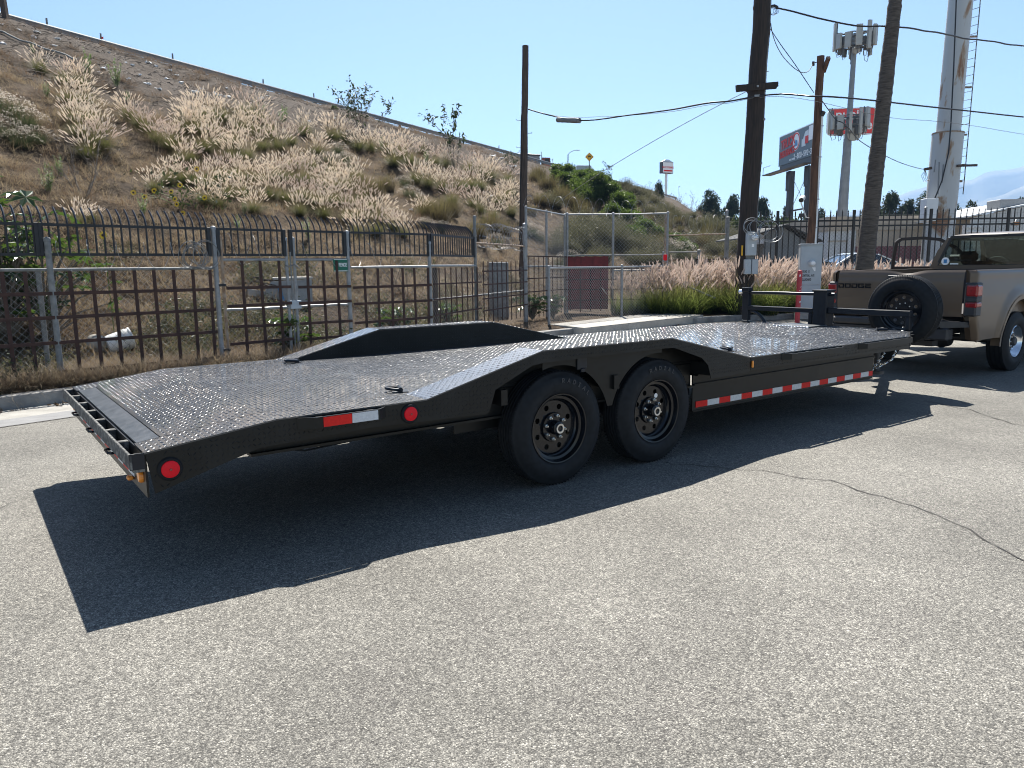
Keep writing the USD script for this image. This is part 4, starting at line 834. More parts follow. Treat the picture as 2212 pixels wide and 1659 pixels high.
def spear_panel(A, B, label, z_lo=1.715, z_mid=2.075, sp=0.102):
    A, h, L = seg(A, B); t = thing('iron_fence_panel', label, 'fence panel', (*A, 0), h, group=None)
    for z in (z_lo, z_mid): obj('rail', MB().box(0, L, -0.016, 0.016, z - 0.017, z + 0.017), 'iron_black', t)
    for x in (0.0, L): obj('end_post', MB().cbox(x - 0.026, x + 0.026, -0.026, 0.026, z_lo - 0.02, z_mid + 0.02, 0.004), 'iron_black', t)
    n = max(2, int(round(L / sp)))
    for k in range(n + 1):
        x = L * k / n if 0 < k < n else (0.03 if k == 0 else L - 0.03); rr = random.Random(k * 7 + int(A[0] * 10))
        p = [(x, -0.0, z_lo), (x, 0, z_mid + 0.03)] + [(x + rr.uniform(-.004, .004) * q, 0.16 * (q ** 1.6), z_mid + 0.03 + 0.215 * q - 0.02 * q * q) for q in (0.25, 0.5, 0.75, 1.0)]
        obj('picket', MB().tube(p, 0.0125, 4), 'iron_black', t)
    return t
def lattice(A, B, label, xs, rows, z_top, z_bot, bar=0.043, over=0.0, row_x=None):
    A, h, L = seg(A, B); t = thing('rusty_bar_panel', label, 'fence panel', (*A, 0), h)
    for k, x in enumerate(xs):
        r = random.Random(k + int(L * 100)); obj('upright_bar', MB().bar((x, -0.045, z_bot + r.uniform(-.03, .03)), (x + r.uniform(-.022, .022), -0.045, z_top), bar, 0.012, up=(0, 1.0, 0)), 'rust_iron', t)
    for k, z in enumerate(rows):
        r = random.Random(k + int(L * 50)); obj('cross_bar', MB().bar(((row_x or (0, L))[0], -0.058, z + r.uniform(-.012, .012)), ((row_x or (0, L))[1], -0.058, z + r.uniform(-.012, .012)), 0.012, bar), 'rust_iron', t)
    return t
def razor(name, A, B, z, r=0.22, pitch=0.27, label='', seed=0, cat='razor wire', wr=0.003):
    A, h, L = seg(A, B); t = thing(name, label, cat, (*A, 0), h); rg = random.Random(seed); mb = MB()
    n = int(L / pitch * 20); ph = [rg.uniform(0.85, 1.12) for _ in range(int(L / pitch) + 3)]
    pts = []
    for k in range(n):
        a = k / 20; rr = r * np.interp(a, range(len(ph)), ph); w = a * 2 * math.pi; pts.append((a * pitch + 0.12 * math.cos(w), rr * math.cos(w), z + rr * math.sin(w)))
    mb.tube(pts, wr, 3, cap=False); obj('coil', mb, 'galv_wire', t, kind='stuff')
    mb = MB()
    for k in range(0, n - 1, 2):
        p, q = np.array(pts[k]), np.array(pts[k + 1]); d = (q - p) / np.linalg.norm(q - p); m = np.cross(d, (1, 0, 0)); m /= np.linalg.norm(m) + 1e-9
        mb.add([p, p + d * 0.03, p + d * 0.015 + m * 0.022, p + d * 0.015 - m * 0.022], [(0, 1, 2), (1, 0, 3)])
    obj('barbs', mb, 'galv_wire', t, kind='stuff')
    return t
S1 = lambda X: fp(tX(X))
spear_panel(S1(-70), S1(86), 'black iron fence panel with curved tips at the left edge, tangled in castor bean leaves')
spear_panel(S1(93), S1(455), 'longest black iron fence panel with curved tips, left of the tall galvanised gate post')
spear_panel(S1(474), S1(616), 'short black iron panel with curved tips above the left gate leaf')
spear_panel(S1(630), S1(746), 'short black iron panel with curved tips above the right gate leaf with the green sign')
spear_panel(S1(755), S1(927), 'black iron fence panel with curved tips right of the gate')
Q2A, Q2B = np.array(S1(930)), np.array([0.34, 18.2])
dq = (Q2B - Q2A) / np.linalg.norm(Q2B - Q2A)
def S2(X):
    a = colx(X); t = (a * Q2A[1] - Q2A[0]) / (dq[0] - a * dq[1]); return Q2A + dq * t
spear_panel(S2(932), S2(1024), 'black iron panel turned away from the road, its curved tips crowded by perspective')
rows1 = (1.244, 0.944, 0.627, 0.268)
def xs_of(A, Xs, S): return [float(np.linalg.norm(np.array(S(X)) - np.array(A))) for X in Xs]
A = S1(-70); lattice(A, S1(456), 'large rusty bar lattice panel left of the gate, in front of the white bucket', xs_of(A, [-50, 3.7, 51.6, 148, 197, 242, 288, 330, 372, 411, 448], S1), rows1, 1.51, 0.16)
A = S1(482); lattice(A, S1(622), 'rusty bar lattice on the left gate leaf', xs_of(A, [520, 561, 599], S1), (1.245, 0.993, 0.68, 0.438), 1.63, 0.20)
A = S1(638); lattice(A, S1(752), 'rusty bar lattice on the right gate leaf', xs_of(A, [660, 695, 726], S1), (1.22, 0.985, 0.67, 0.43), 1.63, 0.20)
A = S1(757); lattice(A, S1(927), 'rusty bar lattice right of the gate, behind the raised far fender', xs_of(A, [784, 812, 841, 866, 892, 919], S1), (1.20, 0.93, 0.63, 0.40), 1.5, 0.2)
A = S2(930); lattice(A, S2(1034), 'rusty bar lattice panel below the panel turned away from the road', xs_of(A, [944, 957, 969, 981, 993, 1004, 1015, 1026], S2), (1.20, 0.93, 0.66, 0.42), 1.5, 0.2, bar=0.028)
A = S2(1036); lattice(A, S2(1134), 'rusty bar lattice panel just left of the bare utility pole', xs_of(A, [1040, 1050, 1060, 1070, 1080, 1090, 1100, 1110, 1119, 1127], S2), (1.41, 1.13, 0.85, 0.59), 1.62, 0.3, bar=0.028)
Q3A, Q3B = np.array([0.36, 18.2]), np.array([1.50, 21.0])
A, h, L3 = seg(Q3A, Q3B); lattice(Q3A, Q3B, 'rusty bar lattice panel below the narrow chain-link bay, left of the red sheet', list(np.linspace(0.1, L3 - 0.1, 9)), (1.74, 1.20, 0.88, 0.56), 1.74, 0.25, bar=0.028)
Q4B = np.array([4.33, 21.0])
lattice(Q3B, Q4B, 'dark bar lattice panel behind the low chain-link fence, right of the red sheet', list(np.linspace(0.15, 2.7, 10)), (1.42, 1.12, 0.84, 0.56), 1.45, 0.25, bar=0.026)
# chain-link fence with posts and rails carrying the panels
A, h, L = seg(S1(-90), S1(466)); cf = thing('chain_link_fence', 'chain-link fence bay with galvanised posts left of the gate', 'fence', (*A, 0), h)
lx = lambda X: float(np.linalg.norm(np.array(S1(X)) - A))
chainlink(cf, 0, L, ZB + 0.03, 1.53, 0.0); rail(cf, 0, L, 1.53, mat='galv_dull')
post(cf, lx(106), -0.03, 0.0, 1.90, 0.036, mat='galv_dull'); post(cf, lx(93), 0.28, 0.1, 1.52, 0.03, mat='galv_dull'); post(cf, lx(466), 0.0, 0.1, 2.09, 0.033)
A, h, L = seg(S1(480), S1(622)); gl_ = thing('gate_leaf', 'left leaf of the chain-link gate, before the broken concrete box', 'gate', (*A, 0), h)
chainlink(gl_, 0.02, L - 0.02, 0.2, 1.64); post(gl_, 0.0, 0, 0.12, 1.96, 0.022, mat='rust_pipe'); post(gl_, L - 0.02, 0, 0.12, 1.96, 0.024)
for z in (1.645, 0.93, 0.19): rail(gl_, 0, L - 0.02, z)
obj('hinge', MB().cbox(-0.10, 0.03, -0.03, 0.03, 1.27, 1.31, 0.005), 'iron_black', gl_); obj('hinge', MB().cbox(-0.10, 0.03, -0.03, 0.03, 0.34, 0.38, 0.005), 'iron_black', gl_)
A, h, L = seg(S1(636), S1(752)); gr_ = thing('gate_leaf', 'right leaf of the chain-link gate, carrying the small green sign', 'gate', (*A, 0), h)
chainlink(gr_, 0.02, L - 0.04, 0.2, 1.64); post(gr_, 0.0, 0, 0.12, 1.96, 0.024); post(gr_, L, 0, 0.05, 2.08, 0.033)
for z in (1.645, 0.93, 0.19): rail(gr_, 0, L - 0.02, z)
obj('drop_rod', MB().tube([(-0.07, -0.02, 0.15), (-0.07, -0.02, 1.76)], 0.013, 8), 'galv_dull', gr_); obj('latch_box', MB().cbox(-0.12, 0.06, -0.05, 0.03, 0.90, 1.03, 0.006), 'cabinet_grey', gr_)
obj('gate_chain', MB().tube([(-0.16, 0, 1.56), (-0.1, -0.05, 1.54), (-0.03, -0.05, 1.57), (0.06, -0.02, 1.52), (0.03, 0.03, 1.58)], 0.012, 5), 'galv_dull', gr_)
sg_ = thing('fence_company_sign', 'small green sign with white letters on the right gate leaf', 'sign', (*(S1(733) - np.array([-FD[1], FD[0]]) * 0.03), 1.555), FH)
obj('board', MB().cbox(-0.13, 0.13, -0.012, 0.0, -0.10, 0.10, 0.003), 'sign_green', sg_)
obj('lettering', MB().text('E FENCE', 0.055, (0.02, -0.0125, -0.02), (1, 0, 0), (0, 0, 1), 0.002, sx=0.62, center=True), 'sign_white', sg_)
obj('border', MB().box(-0.12, 0.12, -0.0145, -0.012, 0.085, 0.093).box(-0.12, 0.12, -0.0145, -0.012, -0.093, -0.085), 'sign_white', sg_)
A, h, L = seg(S1(752), S1(928)); cf = thing('chain_link_fence', 'chain-link fence bay right of the gate, behind the far fender', 'fence', (*A, 0), h)
chainlink(cf, 0, L, ZB + 0.03, 1.5); rail(cf, 0.05, L, 1.52); post(cf, L, 0, 0.05, 1.94, 0.032)
A, h, L = seg(S2(930), S2(1134)); cf = thing('chain_link_fence', 'chain-link fence bay that turns away from the road toward the bare pole', 'fence', (*A, 0), h)
l2 = lambda X: float(np.linalg.norm(np.array(S2(X)) - A))
chainlink(cf, 0, L, 0.2, 1.5); rail(cf, 0, l2(1027), 1.53); rail(cf, 0, L, 0.93, mat='galv_dull'); rail(cf, l2(1027), L, 1.98, mat='rust_pipe')
post(cf, l2(952), 0.12, 0.05, 1.5, 0.05, mat='wood_grey', cap=False); post(cf, l2(1027), 0, 0.05, 2.50, 0.03, mat='galv_dull'); post(cf, L, 0, 0.05, 2.5, 0.045, mat='galv')
A, h, L = seg(Q3A, Q3B); cf = thing('chain_link_fence', 'narrow tall chain-link bay right of the bare utility pole', 'fence', (*A, 0), h)
chainlink(cf, 0, L, 0.25, 2.86, r=0.0024); rail(cf, 0, L, 2.88); rail(cf, 0, L, 1.5)
for x in (0.05, L * 0.5, L): post(cf, x, 0, 0.05, 2.9, 0.03)
A, h, L = seg(Q3B, Q4B); cf = thing('chain_link_fence', 'wide tall chain-link bay with a middle post above the red sheet', 'fence', (*A, 0), h)
chainlink(cf, 0, L, 1.40, 2.88, s=0.07, r=0.0026); rail(cf, 0, L, 2.89); rail(cf, 0, L, 1.78, mat='galv_dull'); rail(cf, 1.3, L, 1.36)
for x in (0.07, 1.33, L): post(cf, x, 0, 0.05, 2.92, 0.032)
post(cf, L - 0.12, -0.05, 0.6, 1.85, 0.02)
obj('red_reflector', MB().cbox(L - 0.13, L - 0.01, -0.07, -0.04, 1.62, 1.78, 0.01), 'red_lens', cf)
A, h, L = seg((0.86, 17.1), (4.18, 20.96)); cf = thing('chain_link_fence', 'low chain-link fence with three posts on the concrete apron', 'fence', (*A, 0.16), h)
chainlink(cf, 0, L, 0.04, 1.28, s=0.056, r=0.0032); rail(cf, 0, L, 1.30, r=0.024)
for x in (0.0, L * 0.60): post(cf, x, 0, 0.0, 1.34, 0.032)
mb = MB()
for k in range(14):
    x0 = 0.05 + k * 1.15 / 14; mb.box(x0, x0 + 1.15 / 14, -0.03 - 0.012 * (k % 2), -0.018 - 0.012 * (k % 2), 0.30, 1.76 - 0.01 * (k % 3))
t = thing('red_sheet', 'rusty red corrugated metal sheet leaning behind the low chain-link fence', 'metal sheet', (*Q3B, 0), seg(Q3B, Q4B)[1]); obj('panel', mb, 'red_sheet', t)
t = thing('brace_pole', 'grey pole slanting down from the fence post into the plume grass', 'pole', at(1435, 597.5, 20.9)); e_ = at(1545, 644, 20.6) - at(1435, 597.5, 20.9)
obj('tube', MB().tube([(0, 0, 0), e_], 0.028, 10), 'galv_dull', t, smooth=40)
razor('razor_wire', S1(110), S1(455), 1.70, label='slack razor wire coil along the top rail left of the gate', seed=1, r=0.19, pitch=0.34)
razor('razor_wire', S1(484), S1(620), 1.80, label='razor wire coil above the left gate leaf', seed=2, r=0.2, pitch=0.36)
razor('razor_wire', S1(640), S1(925), 1.72, label='razor wire coil running right from the right gate leaf', seed=3, r=0.19, pitch=0.4)
razor('razor_wire', S2(1036), S2(1128), 2.14, label='dense rusty razor wire coil left of the bare utility pole', seed=4, r=0.26, pitch=0.16)
razor('razor_wire', Q3A, Q4B, 2.95, label='razor wire coil on top of the tall chain-link bays', seed=5, r=0.22, pitch=0.45)
b = S1(430) ; t = thing('wire_bundle', 'coiled bundle of loose wire hanging by the tall gate post', 'wire', (*b, 1.70), FH); rg = random.Random(4); mb = MB()
for k in range(9):
    R_ = 0.15 + rg.uniform(-.03, .04); cx, cz, ty = rg.uniform(-.12, .12), rg.uniform(-.05, .05), rg.uniform(-.06, .06)
    mb.tube([(cx + R_ * math.cos(a), ty - 0.05 + 0.02 * math.sin(2 * a), cz + R_ * 1.05 * math.sin(a)) for a in np.linspace(0, 2 * math.pi, 22)], 0.005, 4, cap=False)
obj('loops', mb, 'galv_dull', t)
# fence beyond the apron, left of the big pole
QA, QB = (4.48, 22.0), (6.15, 21.6)
lattice(QA, QB, 'dark bar fence panel behind the plume grass, left of the big pole', list(np.linspace(0.05, 1.66, 11)), (1.64, 1.05), 1.64, 0.3, bar=0.024)
A, h, L = seg(QA, QB); cf = thing('chain_link_fence', 'rusty-railed chain-link bay left of the big pole', 'fence', (*A, 0), h)
chainlink(cf, 0, L, 0.25, 2.34); rail(cf, 0, L, 2.34, mat='rust_pipe'); post(cf, 0, 0, 0.05, 2.95, 0.035, mat='rust_pipe'); post(cf, L, 0, 0.05, 2.8, 0.05, mat='galv_dull'); post(cf, 0.95, 0.1, 0.1, 1.9, 0.05, mat='galv_dull')
rail(cf, 0.1, 0.95, 1.86, y=0.1, mat='galv_dull')
razor('razor_wire', QA, QB, 2.62, label='razor wire coil above the rusty rail left of the big pole', seed=6, r=0.27, pitch=0.22)
razor('razor_wire', (5.3, 21.5), (6.2, 21.3), 1.55, label='low razor wire coil beside the foot of the big pole', seed=7, r=0.2, pitch=0.12)
# tall picket fence on the right
A, h, L = seg((6.75, 22.2), (14.75, 21.85)); pf = thing('picket_fence', 'tall black steel picket fence behind the palm trunk and the truck', 'fence', (*A, 0), h)
for z in (2.70, 2.545, 0.45): obj('rail', MB().box(0, L, -0.02, 0.02, z - 0.022, z + 0.022), 'iron_black', pf)
n = int(L / 0.165)
for k in range(n + 1):
    x = L * k / n; r = random.Random(k); ps = k % 13 == 6
    if ps: obj('post', MB().cbox(x - 0.035, x + 0.035, -0.035, 0.035, 0.0, 3.0, 0.005), 'iron_black', pf)
    else: obj('picket', MB().box(x - 0.012, x + 0.012, -0.012, 0.012, 0.3, 2.93 + r.uniform(-.01, .01)).hull([(x - 0.018, -0.012, 2.93), (x + 0.018, 0.012, 2.93), (x - 0.018, 0.012, 2.93), (x + 0.018, -0.012, 2.93), (x, 0, 3.02)]), 'iron_black', pf)
A2 = A + np.array([-math.sin(h), math.cos(h)]) * 0.25
cf = thing('chain_link_fence', 'chain-link mesh behind the tall black pickets', 'fence', (*A2, 0), h); chainlink(cf, -0.4, L + 1.6, 0.25, 2.55, s=0.075, r=0.0032)
for x in (-0.4, 2.2, 5.3, L + 0.35): post(cf, x, 0, 0.05, 3.05, 0.04)
for z in (2.62, 2.74, 2.86): obj('barbed_wire', MB().tube([(-0.4, 0, z), (L + 1.6, 0, z)], 0.003, 4), 'galv_dull', cf)
# ---------------------------------------------------------------- poles, wires, signs, towers, buildings, traffic
def wood_pole(name, label, base, top, r0, r1, mat, seed=0):
    base, top = np.array(base, float), np.array(top, float); t = thing(name, label, 'utility pole', base); rg = random.Random(seed); d = top - base; n = 14
    pts = [d * k / n + np.array([rg.uniform(-.012, .012), rg.uniform(-.012, .012), 0]) * (k > 0) for k in range(n + 1)]
    obj('pole', MB().tube(pts, [r0 + (r1 - r0) * k / n for k in range(n + 1)], 20), mat, t, smooth=50)
    return t, d
def on(d, k): return d * k
# big pole: base and top continue out of the frame
D1 = 20.4; bt, tp = at(1604, 640, D1), at(1652, -60, D1); bt[2] = 0.1; dd_ = (tp - bt) / (tp[2] - bt[2])
BP = lambda z: bt + dd_ * (z - bt[2])
t, d = wood_pole('utility_pole', 'thick dark wooden utility pole with a short crossarm and a meter box', bt, BP(11.5), 0.248, 0.204, 'wood_dark', 1); bigpole = t
L_ = lambda p: np.asarray(p, float) - bt
zc = at(1634, 185, D1)[2]
mb = MB().bar(L_(at(1590, 189.5, D1 - 0.28)), L_(at(1680, 182, D1 - 0.22)), 0.09, 0.115); mb.bar(L_(at(1591, 191, D1 - 0.28) + (0, 0, -0.06)), L_(at(1677, 184, D1 - 0.22) + (0, 0, -0.06)), 0.08, 0.05)
obj('crossarm', mb, 'wood_dark', t)
obj('bolt', MB().tm(trimesh.creation.box((0.05, 0.02, 0.05)), np.block([[np.eye(3), L_(at(1637, 186, D1 - 0.33)).reshape(3, 1)], [np.zeros((1, 3)), np.ones((1, 1))]])), 'galv', t)
obj('brace', MB().bar(L_(at(1612, 193, D1 - 0.27)), L_(at(1619, 210, D1 - 0.24)), 0.03, 0.012), 'iron_black', t)
obj('clamp', MB().bar(L_(at(1630, 207, D1 - 0.24)), L_(at(1641, 206.5, D1 - 0.24)), 0.03, 0.05), 'galv', t)
mb = MB().tube([L_(at(1663, 15, D1 - 0.05)), L_(at(1672, 12, D1 - 0.05)), L_(at(1680, 16, D1 - 0.05))], 0.035, 6)
rg = random.Random(8)
for k in range(4): 
    c = L_(at(1672 + rg.uniform(-4, 4), 24, D1 - 0.15)); R_ = rg.uniform(0.06, 0.11); mb.tube([c + (R_ * math.cos(a), 0.03 * math.sin(a), R_ * math.sin(a)) for a in np.linspace(0, 6.28, 14)], 0.006, 4, cap=False)
obj('cable_terminal', mb, 'wire_black', t)
obj('insulator', MB().tube([L_(at(1628, 18, D1)), L_(at(1640, 17, D1))], 0.02, 6).tube([L_(at(1629, 14, D1)), L_(at(1629, 22, D1))], 0.03, 8), 'wood_red', t)
obj('conduit', MB().tube([L_(BP(z)) + np.array([0.175 - 0.003 * z, -0.13, 0]) for z in np.linspace(2.35, 11.0, 8)], 0.028, 8), 'galv_dull', t, smooth=40)
for z in (3.2, 4.1, 5.2): obj('conduit_strap', MB().tube([L_(BP(z)) + np.array([0.16, -0.13, 0]), L_(BP(z)) + np.array([0.22, -0.13, 0])], 0.034, 6), 'galv', t)
obj('step_bolt', MB().tube([L_(BP(6.4)) + np.array([0.2, -0.05, 0]), L_(BP(6.4)) + np.array([0.25, -0.08, 0])], 0.01, 5), 'galv', t)
obj('backboard', MB().cbox(*(lambda a, b: (a[0], b[0], -0.30, -0.26, b[2], a[2]))(L_(at(1606, 500, D1)), L_(at(1621, 585, D1))), 0.005), 'galv_dull', t)
a, b = L_(at(1612, 503, D1 - 0.35)), L_(at(1631, 552, D1 - 0.35)); bx = obj('meter_box', MB().cbox(a[0], b[0], -0.46, -0.30, b[2], a[2], 0.012), 'cabinet_grey', t)
c = L_(at(1630, 513, D1 - 0.45)); obj('meter', MB().lathe([(0.0, -0.12), (0.06, -0.11), (0.075, -0.06), (0.085, 0.02), (0.085, 0.08)], (c[0], -0.46, c[2]), (0.5, 0.866, 0), n=24), 'meter_glass', bx, smooth=40)
obj('notice', MB().box(b[0] - 0.13, b[0] - 0.07, -0.463, -0.46, b[2] + 0.22, b[2] + 0.30), 'sign_white', bx)
a, b = L_(at(1607, 560, D1 - 0.3)), L_(at(1634, 592, D1 - 0.3)); obj('lower_box', MB().cbox(a[0], (a[0] + b[0]) / 2 - 0.01, -0.42, -0.28, b[2], a[2], 0.01), 'cabinet_grey', t); obj('lower_box', MB().cbox((a[0] + b[0]) / 2 + 0.01, b[0], -0.42, -0.28, b[2], a[2], 0.01), 'cabinet_grey', t)
p = L_(at(1603, 541, D1 - 0.26)); obj('yellow_tag', MB().box(p[0] - 0.02, p[0] + 0.02, p[1] - 0.012, p[1], p[2] - 0.13, p[2] + 0.13), 'sign_yellow', t)
# bare pole behind the fence
D2 = 28.0; b2 = at(1128, 560, D2); b2[2] = float(hill_z(b2[0], b2[1])) - 0.3; t2 = at(1135.3, 99, D2)
t, d = wood_pole('utility_pole', 'bare weathered wooden pole with climbing steps on the slope behind the fence', b2, t2, 0.135, 0.112, 'wood_grey', 2)
P2 = lambda py: at(1128 + (560 - py) * 7.3 / 461, py, D2) - b2
for k, py in enumerate((260, 288, 318, 346, 376, 411, 435)):
    s = 1 if k % 2 else -1; c = P2(py); obj('step', MB().tube([c + (s * 0.1, 0, 0), c + (s * 0.27, -0.02, 0), c + (s * 0.275, -0.02, 0.04)], 0.01, 5), 'galv_dull', t)
obj('cable_guard', MB().tube([P2(p) + np.array([-0.11, -0.06, 0]) for p in (250, 330, 420, 520)], 0.02, 6), 'wire_black', t)
# service pole with conduit, camera and lamp
D3 = 20.8; b3 = at(1745, 640, D3); b3[2] = 0.1; t3 = at(1773, 121, D3)
t, d = wood_pole('utility_pole', 'slim reddish wooden service pole with a white conduit and a security camera', b3, t3, 0.116, 0.094, 'wood_red', 3)
P3 = lambda z: b3 + (t3 - b3) * ((z - b3[2]) / (t3[2] - b3[2])) - b3
L3_ = lambda p: np.asarray(p, float) - b3
obj('conduit', MB().tube([P3(z) + np.array([0.115, -0.05, 0]) for z in (1.55, 1.75)] + [P3(z) + np.array([0.095, -0.05, 0]) for z in (2.1, 3.5, 5.35)], 0.037, 10), 'pole_white', t, smooth=40)
for z in (2.45, 3.2, 4.3, 5.1): obj('conduit_strap', MB().tube([P3(z) + np.array([-0.01, -0.085, 0]), P3(z) + np.array([0.15, -0.075, 0])], 0.012, 5), 'galv', t)
obj('arm', MB().bar(L3_(at(1779, 155, D3)), L3_(at(1790, 124, D3 - 0.35)), 0.09, 0.09, up=(1, 0, 0)), 'wood_red', t)
obj('weatherhead', MB().lathe([(0.0, -0.08), (0.06, -0.06), (0.065, 0.05), (0.0, 0.07)], P3(5.42) + np.array([0.10, -0.08, 0]), (0.3, -0.4, 0.85), n=14), 'plastic_dark', t, smooth=40)
obj('insulator', MB().tube([L3_(at(1755, 137, D3)), L3_(at(1766, 134, D3))], 0.012, 5).tube([L3_(at(1757, 133, D3)), L3_(at(1757, 142, D3))], 0.035, 8), 'wood_grey', t)
cm = L3_(at(1731, 432, D3 - 0.2)); obj('camera_arm', MB().tube([P3(2.72) + np.array([-0.09, -0.02, 0]), P3(2.72) + np.array([-0.2, -0.1, 0.0]), cm + (0.01, 0.05, -0.06)], 0.018, 6), 'white_plastic', t)
ca = np.array([-0.45, -0.75, -0.30]); ca /= np.linalg.norm(ca); cb = obj('security_camera', MB().lathe([(0.0, -0.17), (0.06, -0.16), (0.068, -0.10), (0.068, 0.12), (0.062, 0.135)], cm + np.array([0.02, 0, 0.03]), ca, n=18), 'white_plastic', t, smooth=40)
obj('camera_lens', MB().lathe([(0.0, 0.125), (0.06, 0.125), (0.06, 0.134)], cm + np.array([0.02, 0, 0.03]), ca, n=18), 'glass_seal', cb)
q = L3_(at(1721, 486 - 20, D3 - 0.1)); obj('flood_lamp', MB().cbox(q[0] + 0.06, q[0] + 0.16, q[1] - 0.1, q[1] + 0.02, q[2] - 0.05, q[2] + 0.06, 0.01), 'plastic_dark', t)
# meter cabinet
Dc = 20.0; a, b = at(1731, 529, Dc), at(1768, 690, Dc); loc = ((a[0] + b[0]) / 2, Dc, 0.12); t = thing('meter_cabinet', 'grey metal meter cabinet lettered with a billboard address in front of the service pole', 'cabinet', loc, math.radians(-12)); w = (b[0] - a[0]) / 2
cbn = obj('cabinet', MB().cbox(-w, w, 0.0, 0.30, 0.06, a[2] - 0.12, 0.01), 'cabinet_grey', t)
obj('door', MB().cbox(-w + 0.02, w - 0.02, -0.010, 0.0, 0.10, 0.80, 0.004), 'cabinet_grey', t); obj('door', MB().cbox(-w + 0.02, w - 0.02, -0.008, 0.0, 0.82, a[2] - 0.16, 0.004), 'cabinet_grey', t)
obj('hood', MB().cbox(-w - 0.01, w + 0.01, -0.03, 0.31, a[2] - 0.12, a[2] - 0.09, 0.006), 'cabinet_grey', t); obj('plinth', MB().box(-w - 0.05, w + 0.05, -0.05, 0.36, -0.1, 0.06), 'concrete', t)
obj('meter', MB().lathe([(0.0, -0.13), (0.055, -0.125), (0.075, -0.09), (0.088, -0.02), (0.092, 0.0)], (0.03, -0.008, 1.38), n=28), 'meter_glass', t, smooth=40); obj('meter_dial', MB().box(-0.01, 0.07, -0.14, -0.134, 1.36, 1.41), 'sign_white', t)
obj('notice', MB().hull([(0.03, -0.012, 1.27), (0.12, -0.012, 1.27), (0.075, -0.012, 1.22), (0.12, -0.012, 1.17), (0.09, -0.012, 1.17), (0.03, -0.009, 1.27), (0.12, -0.009, 1.27), (0.12, -0.009, 1.17), (0.09, -0.009, 1.17)]), 'sign_white', t)
for k, (s, x) in enumerate((('2500  E', -w + 0.035), ('CENTRAL AVE', -w + 0.05), ('BILLBOARD', -w + 0.03))):
    obj('lettering', MB().text(s, 0.062, (x, -0.0085, 1.13 - 0.105 * k), (1, 0, 0), (0, 0, 1), 0.002, sx=0.56 if k else 0.7), 'print_black', t)
for x in (-w + 0.08, w - 0.08): obj('rivet', MB().cbox(x - 0.012, x + 0.012, -0.016, -0.008, 0.80, 0.83, 0.003), 'lug_steel', t)
# red bollard
p = onz(1722, 697); t = thing('bollard', 'red steel bollard with white scuffs beside the meter cabinet', 'bollard', p)
obj('post', MB().tube([(0, 0, -0.05), (0.01, 0, 1.28)], 0.062, 18), 'red_paint', t, smooth=40); obj('cap', MB().lathe([(0.062, 1.28), (0.05, 1.32), (0.0, 1.335)], (0.01, 0, 0), (0, 0, 1), n=18), 'red_paint', t, smooth=40)
for z, w0, s in ((1.16, -1.9, 0.07), (0.88, -1.2, 0.05), (0.80, -1.7, 0.03), (0.50, -1.4, 0.06), (0.27, -1.8, 0.04)):
    q = [(0.0635 * math.cos(w0 + a) + 0.004, 0.0635 * math.sin(w0 + a), z + b) for a, b in ((0, 0), (0.35, 0.012), (0.5, s * 0.6), (0.25, s), (-0.05, s * 0.7))]
    obj('white_scuff', MB().add(q, [(0, 1, 2), (0, 2, 3), (0, 3, 4)]), 'sign_white', t)
# palm trunk
D4 = 20.5; b4 = at(1858, 640, D4); b4[2] = 0.15; t = thing('palm_tree', 'tall bare palm trunk leaning slightly right, in front of the picket fence', 'palm tree', b4); T4 = at(1937, -25, D4) - b4
mb = MB(); n = 120; H4 = 14.0; dz = T4 / T4[2]; pts = [dz * H4 * k / n for k in range(n + 1)]; rg = random.Random(3)
mb.tube(pts, [0.235 - 0.085 * min(1, (k / n) * 1.6) + (0.010 if k % 2 else 0.0) + rg.uniform(-.006, .006) + 0.1 * max(0, 0.05 - k / n) for k in range(n + 1)], 22); obj('trunk', mb, 'palm_bark', t, smooth=60)
leaf('palm_leaf', (0.03, 0.06, 0.02), (0.06, 0.10, 0.03), 0.25)
mb = MB()
for k in range(34):
    az, el = k * 2.4, -0.9 + 1.9 * (k / 34); top = pts[-1]; L_f = 1.7
    c = [top + np.array([math.cos(az) * math.cos(el) * s * L_f, math.sin(az) * math.cos(el) * s * L_f, math.sin(el) * s * L_f - 0.5 * s * s]) for s in np.linspace(0, 1, 6)]
    e = np.array([-math.sin(az), math.cos(az), 0])
    for s0, s1, w0, w1 in ((0, 1, .02, .02), (1, 3, .05, .5), (3, 5, .5, .1)): mb.add([c[s0] - e * w0, c[s0] + e * w0, c[s1] + e * w1, c[s1] - e * w1], [(0, 1, 2, 3)])
obj('crown', mb, 'palm_leaf', t)
# cables
def cable(label, pts, r=0.012, mat='wire_black', sag=0.0, name='overhead_cable', wob=0.0, cat='cable'):
    p = np.array(pts, float); L = np.concatenate([[0], np.cumsum(np.linalg.norm(np.diff(p, axis=0), axis=1))]); from scipy.interpolate import PchipInterpolator
    s = np.linspace(0, L[-1], 60); q = np.column_stack([PchipInterpolator(L, p[:, k])(s) for k in range(3)]); q[:, 2] -= sag * 4 * (s / L[-1]) * (1 - s / L[-1])
    if wob: q[:, 2] += wob * np.sin(s * 2.4) + wob * 0.5 * np.sin(s * 5.1)
    t = thing(name, label, cat, q[0]); obj('strand', MB().tube(q - q[0], r, 6), mat, t, smooth=60); return t
cable('thick black cable from the top of the big pole out to the right', [at(1678, 17, D1), at(1890, 57, 20.5), at(2090, 83, 23), at(2225, 101, 25), at(2500, 128, 30)], 0.021, wob=0.012)
cable('heavy black cable running right from below the crossarm of the big pole', [at(1640, 207, D1 - .25), at(1690, 203, D1), at(1760, 208, 19.2), at(2030, 233, 22), at(2225, 254, 24.5), at(2500, 276, 28)], 0.021)
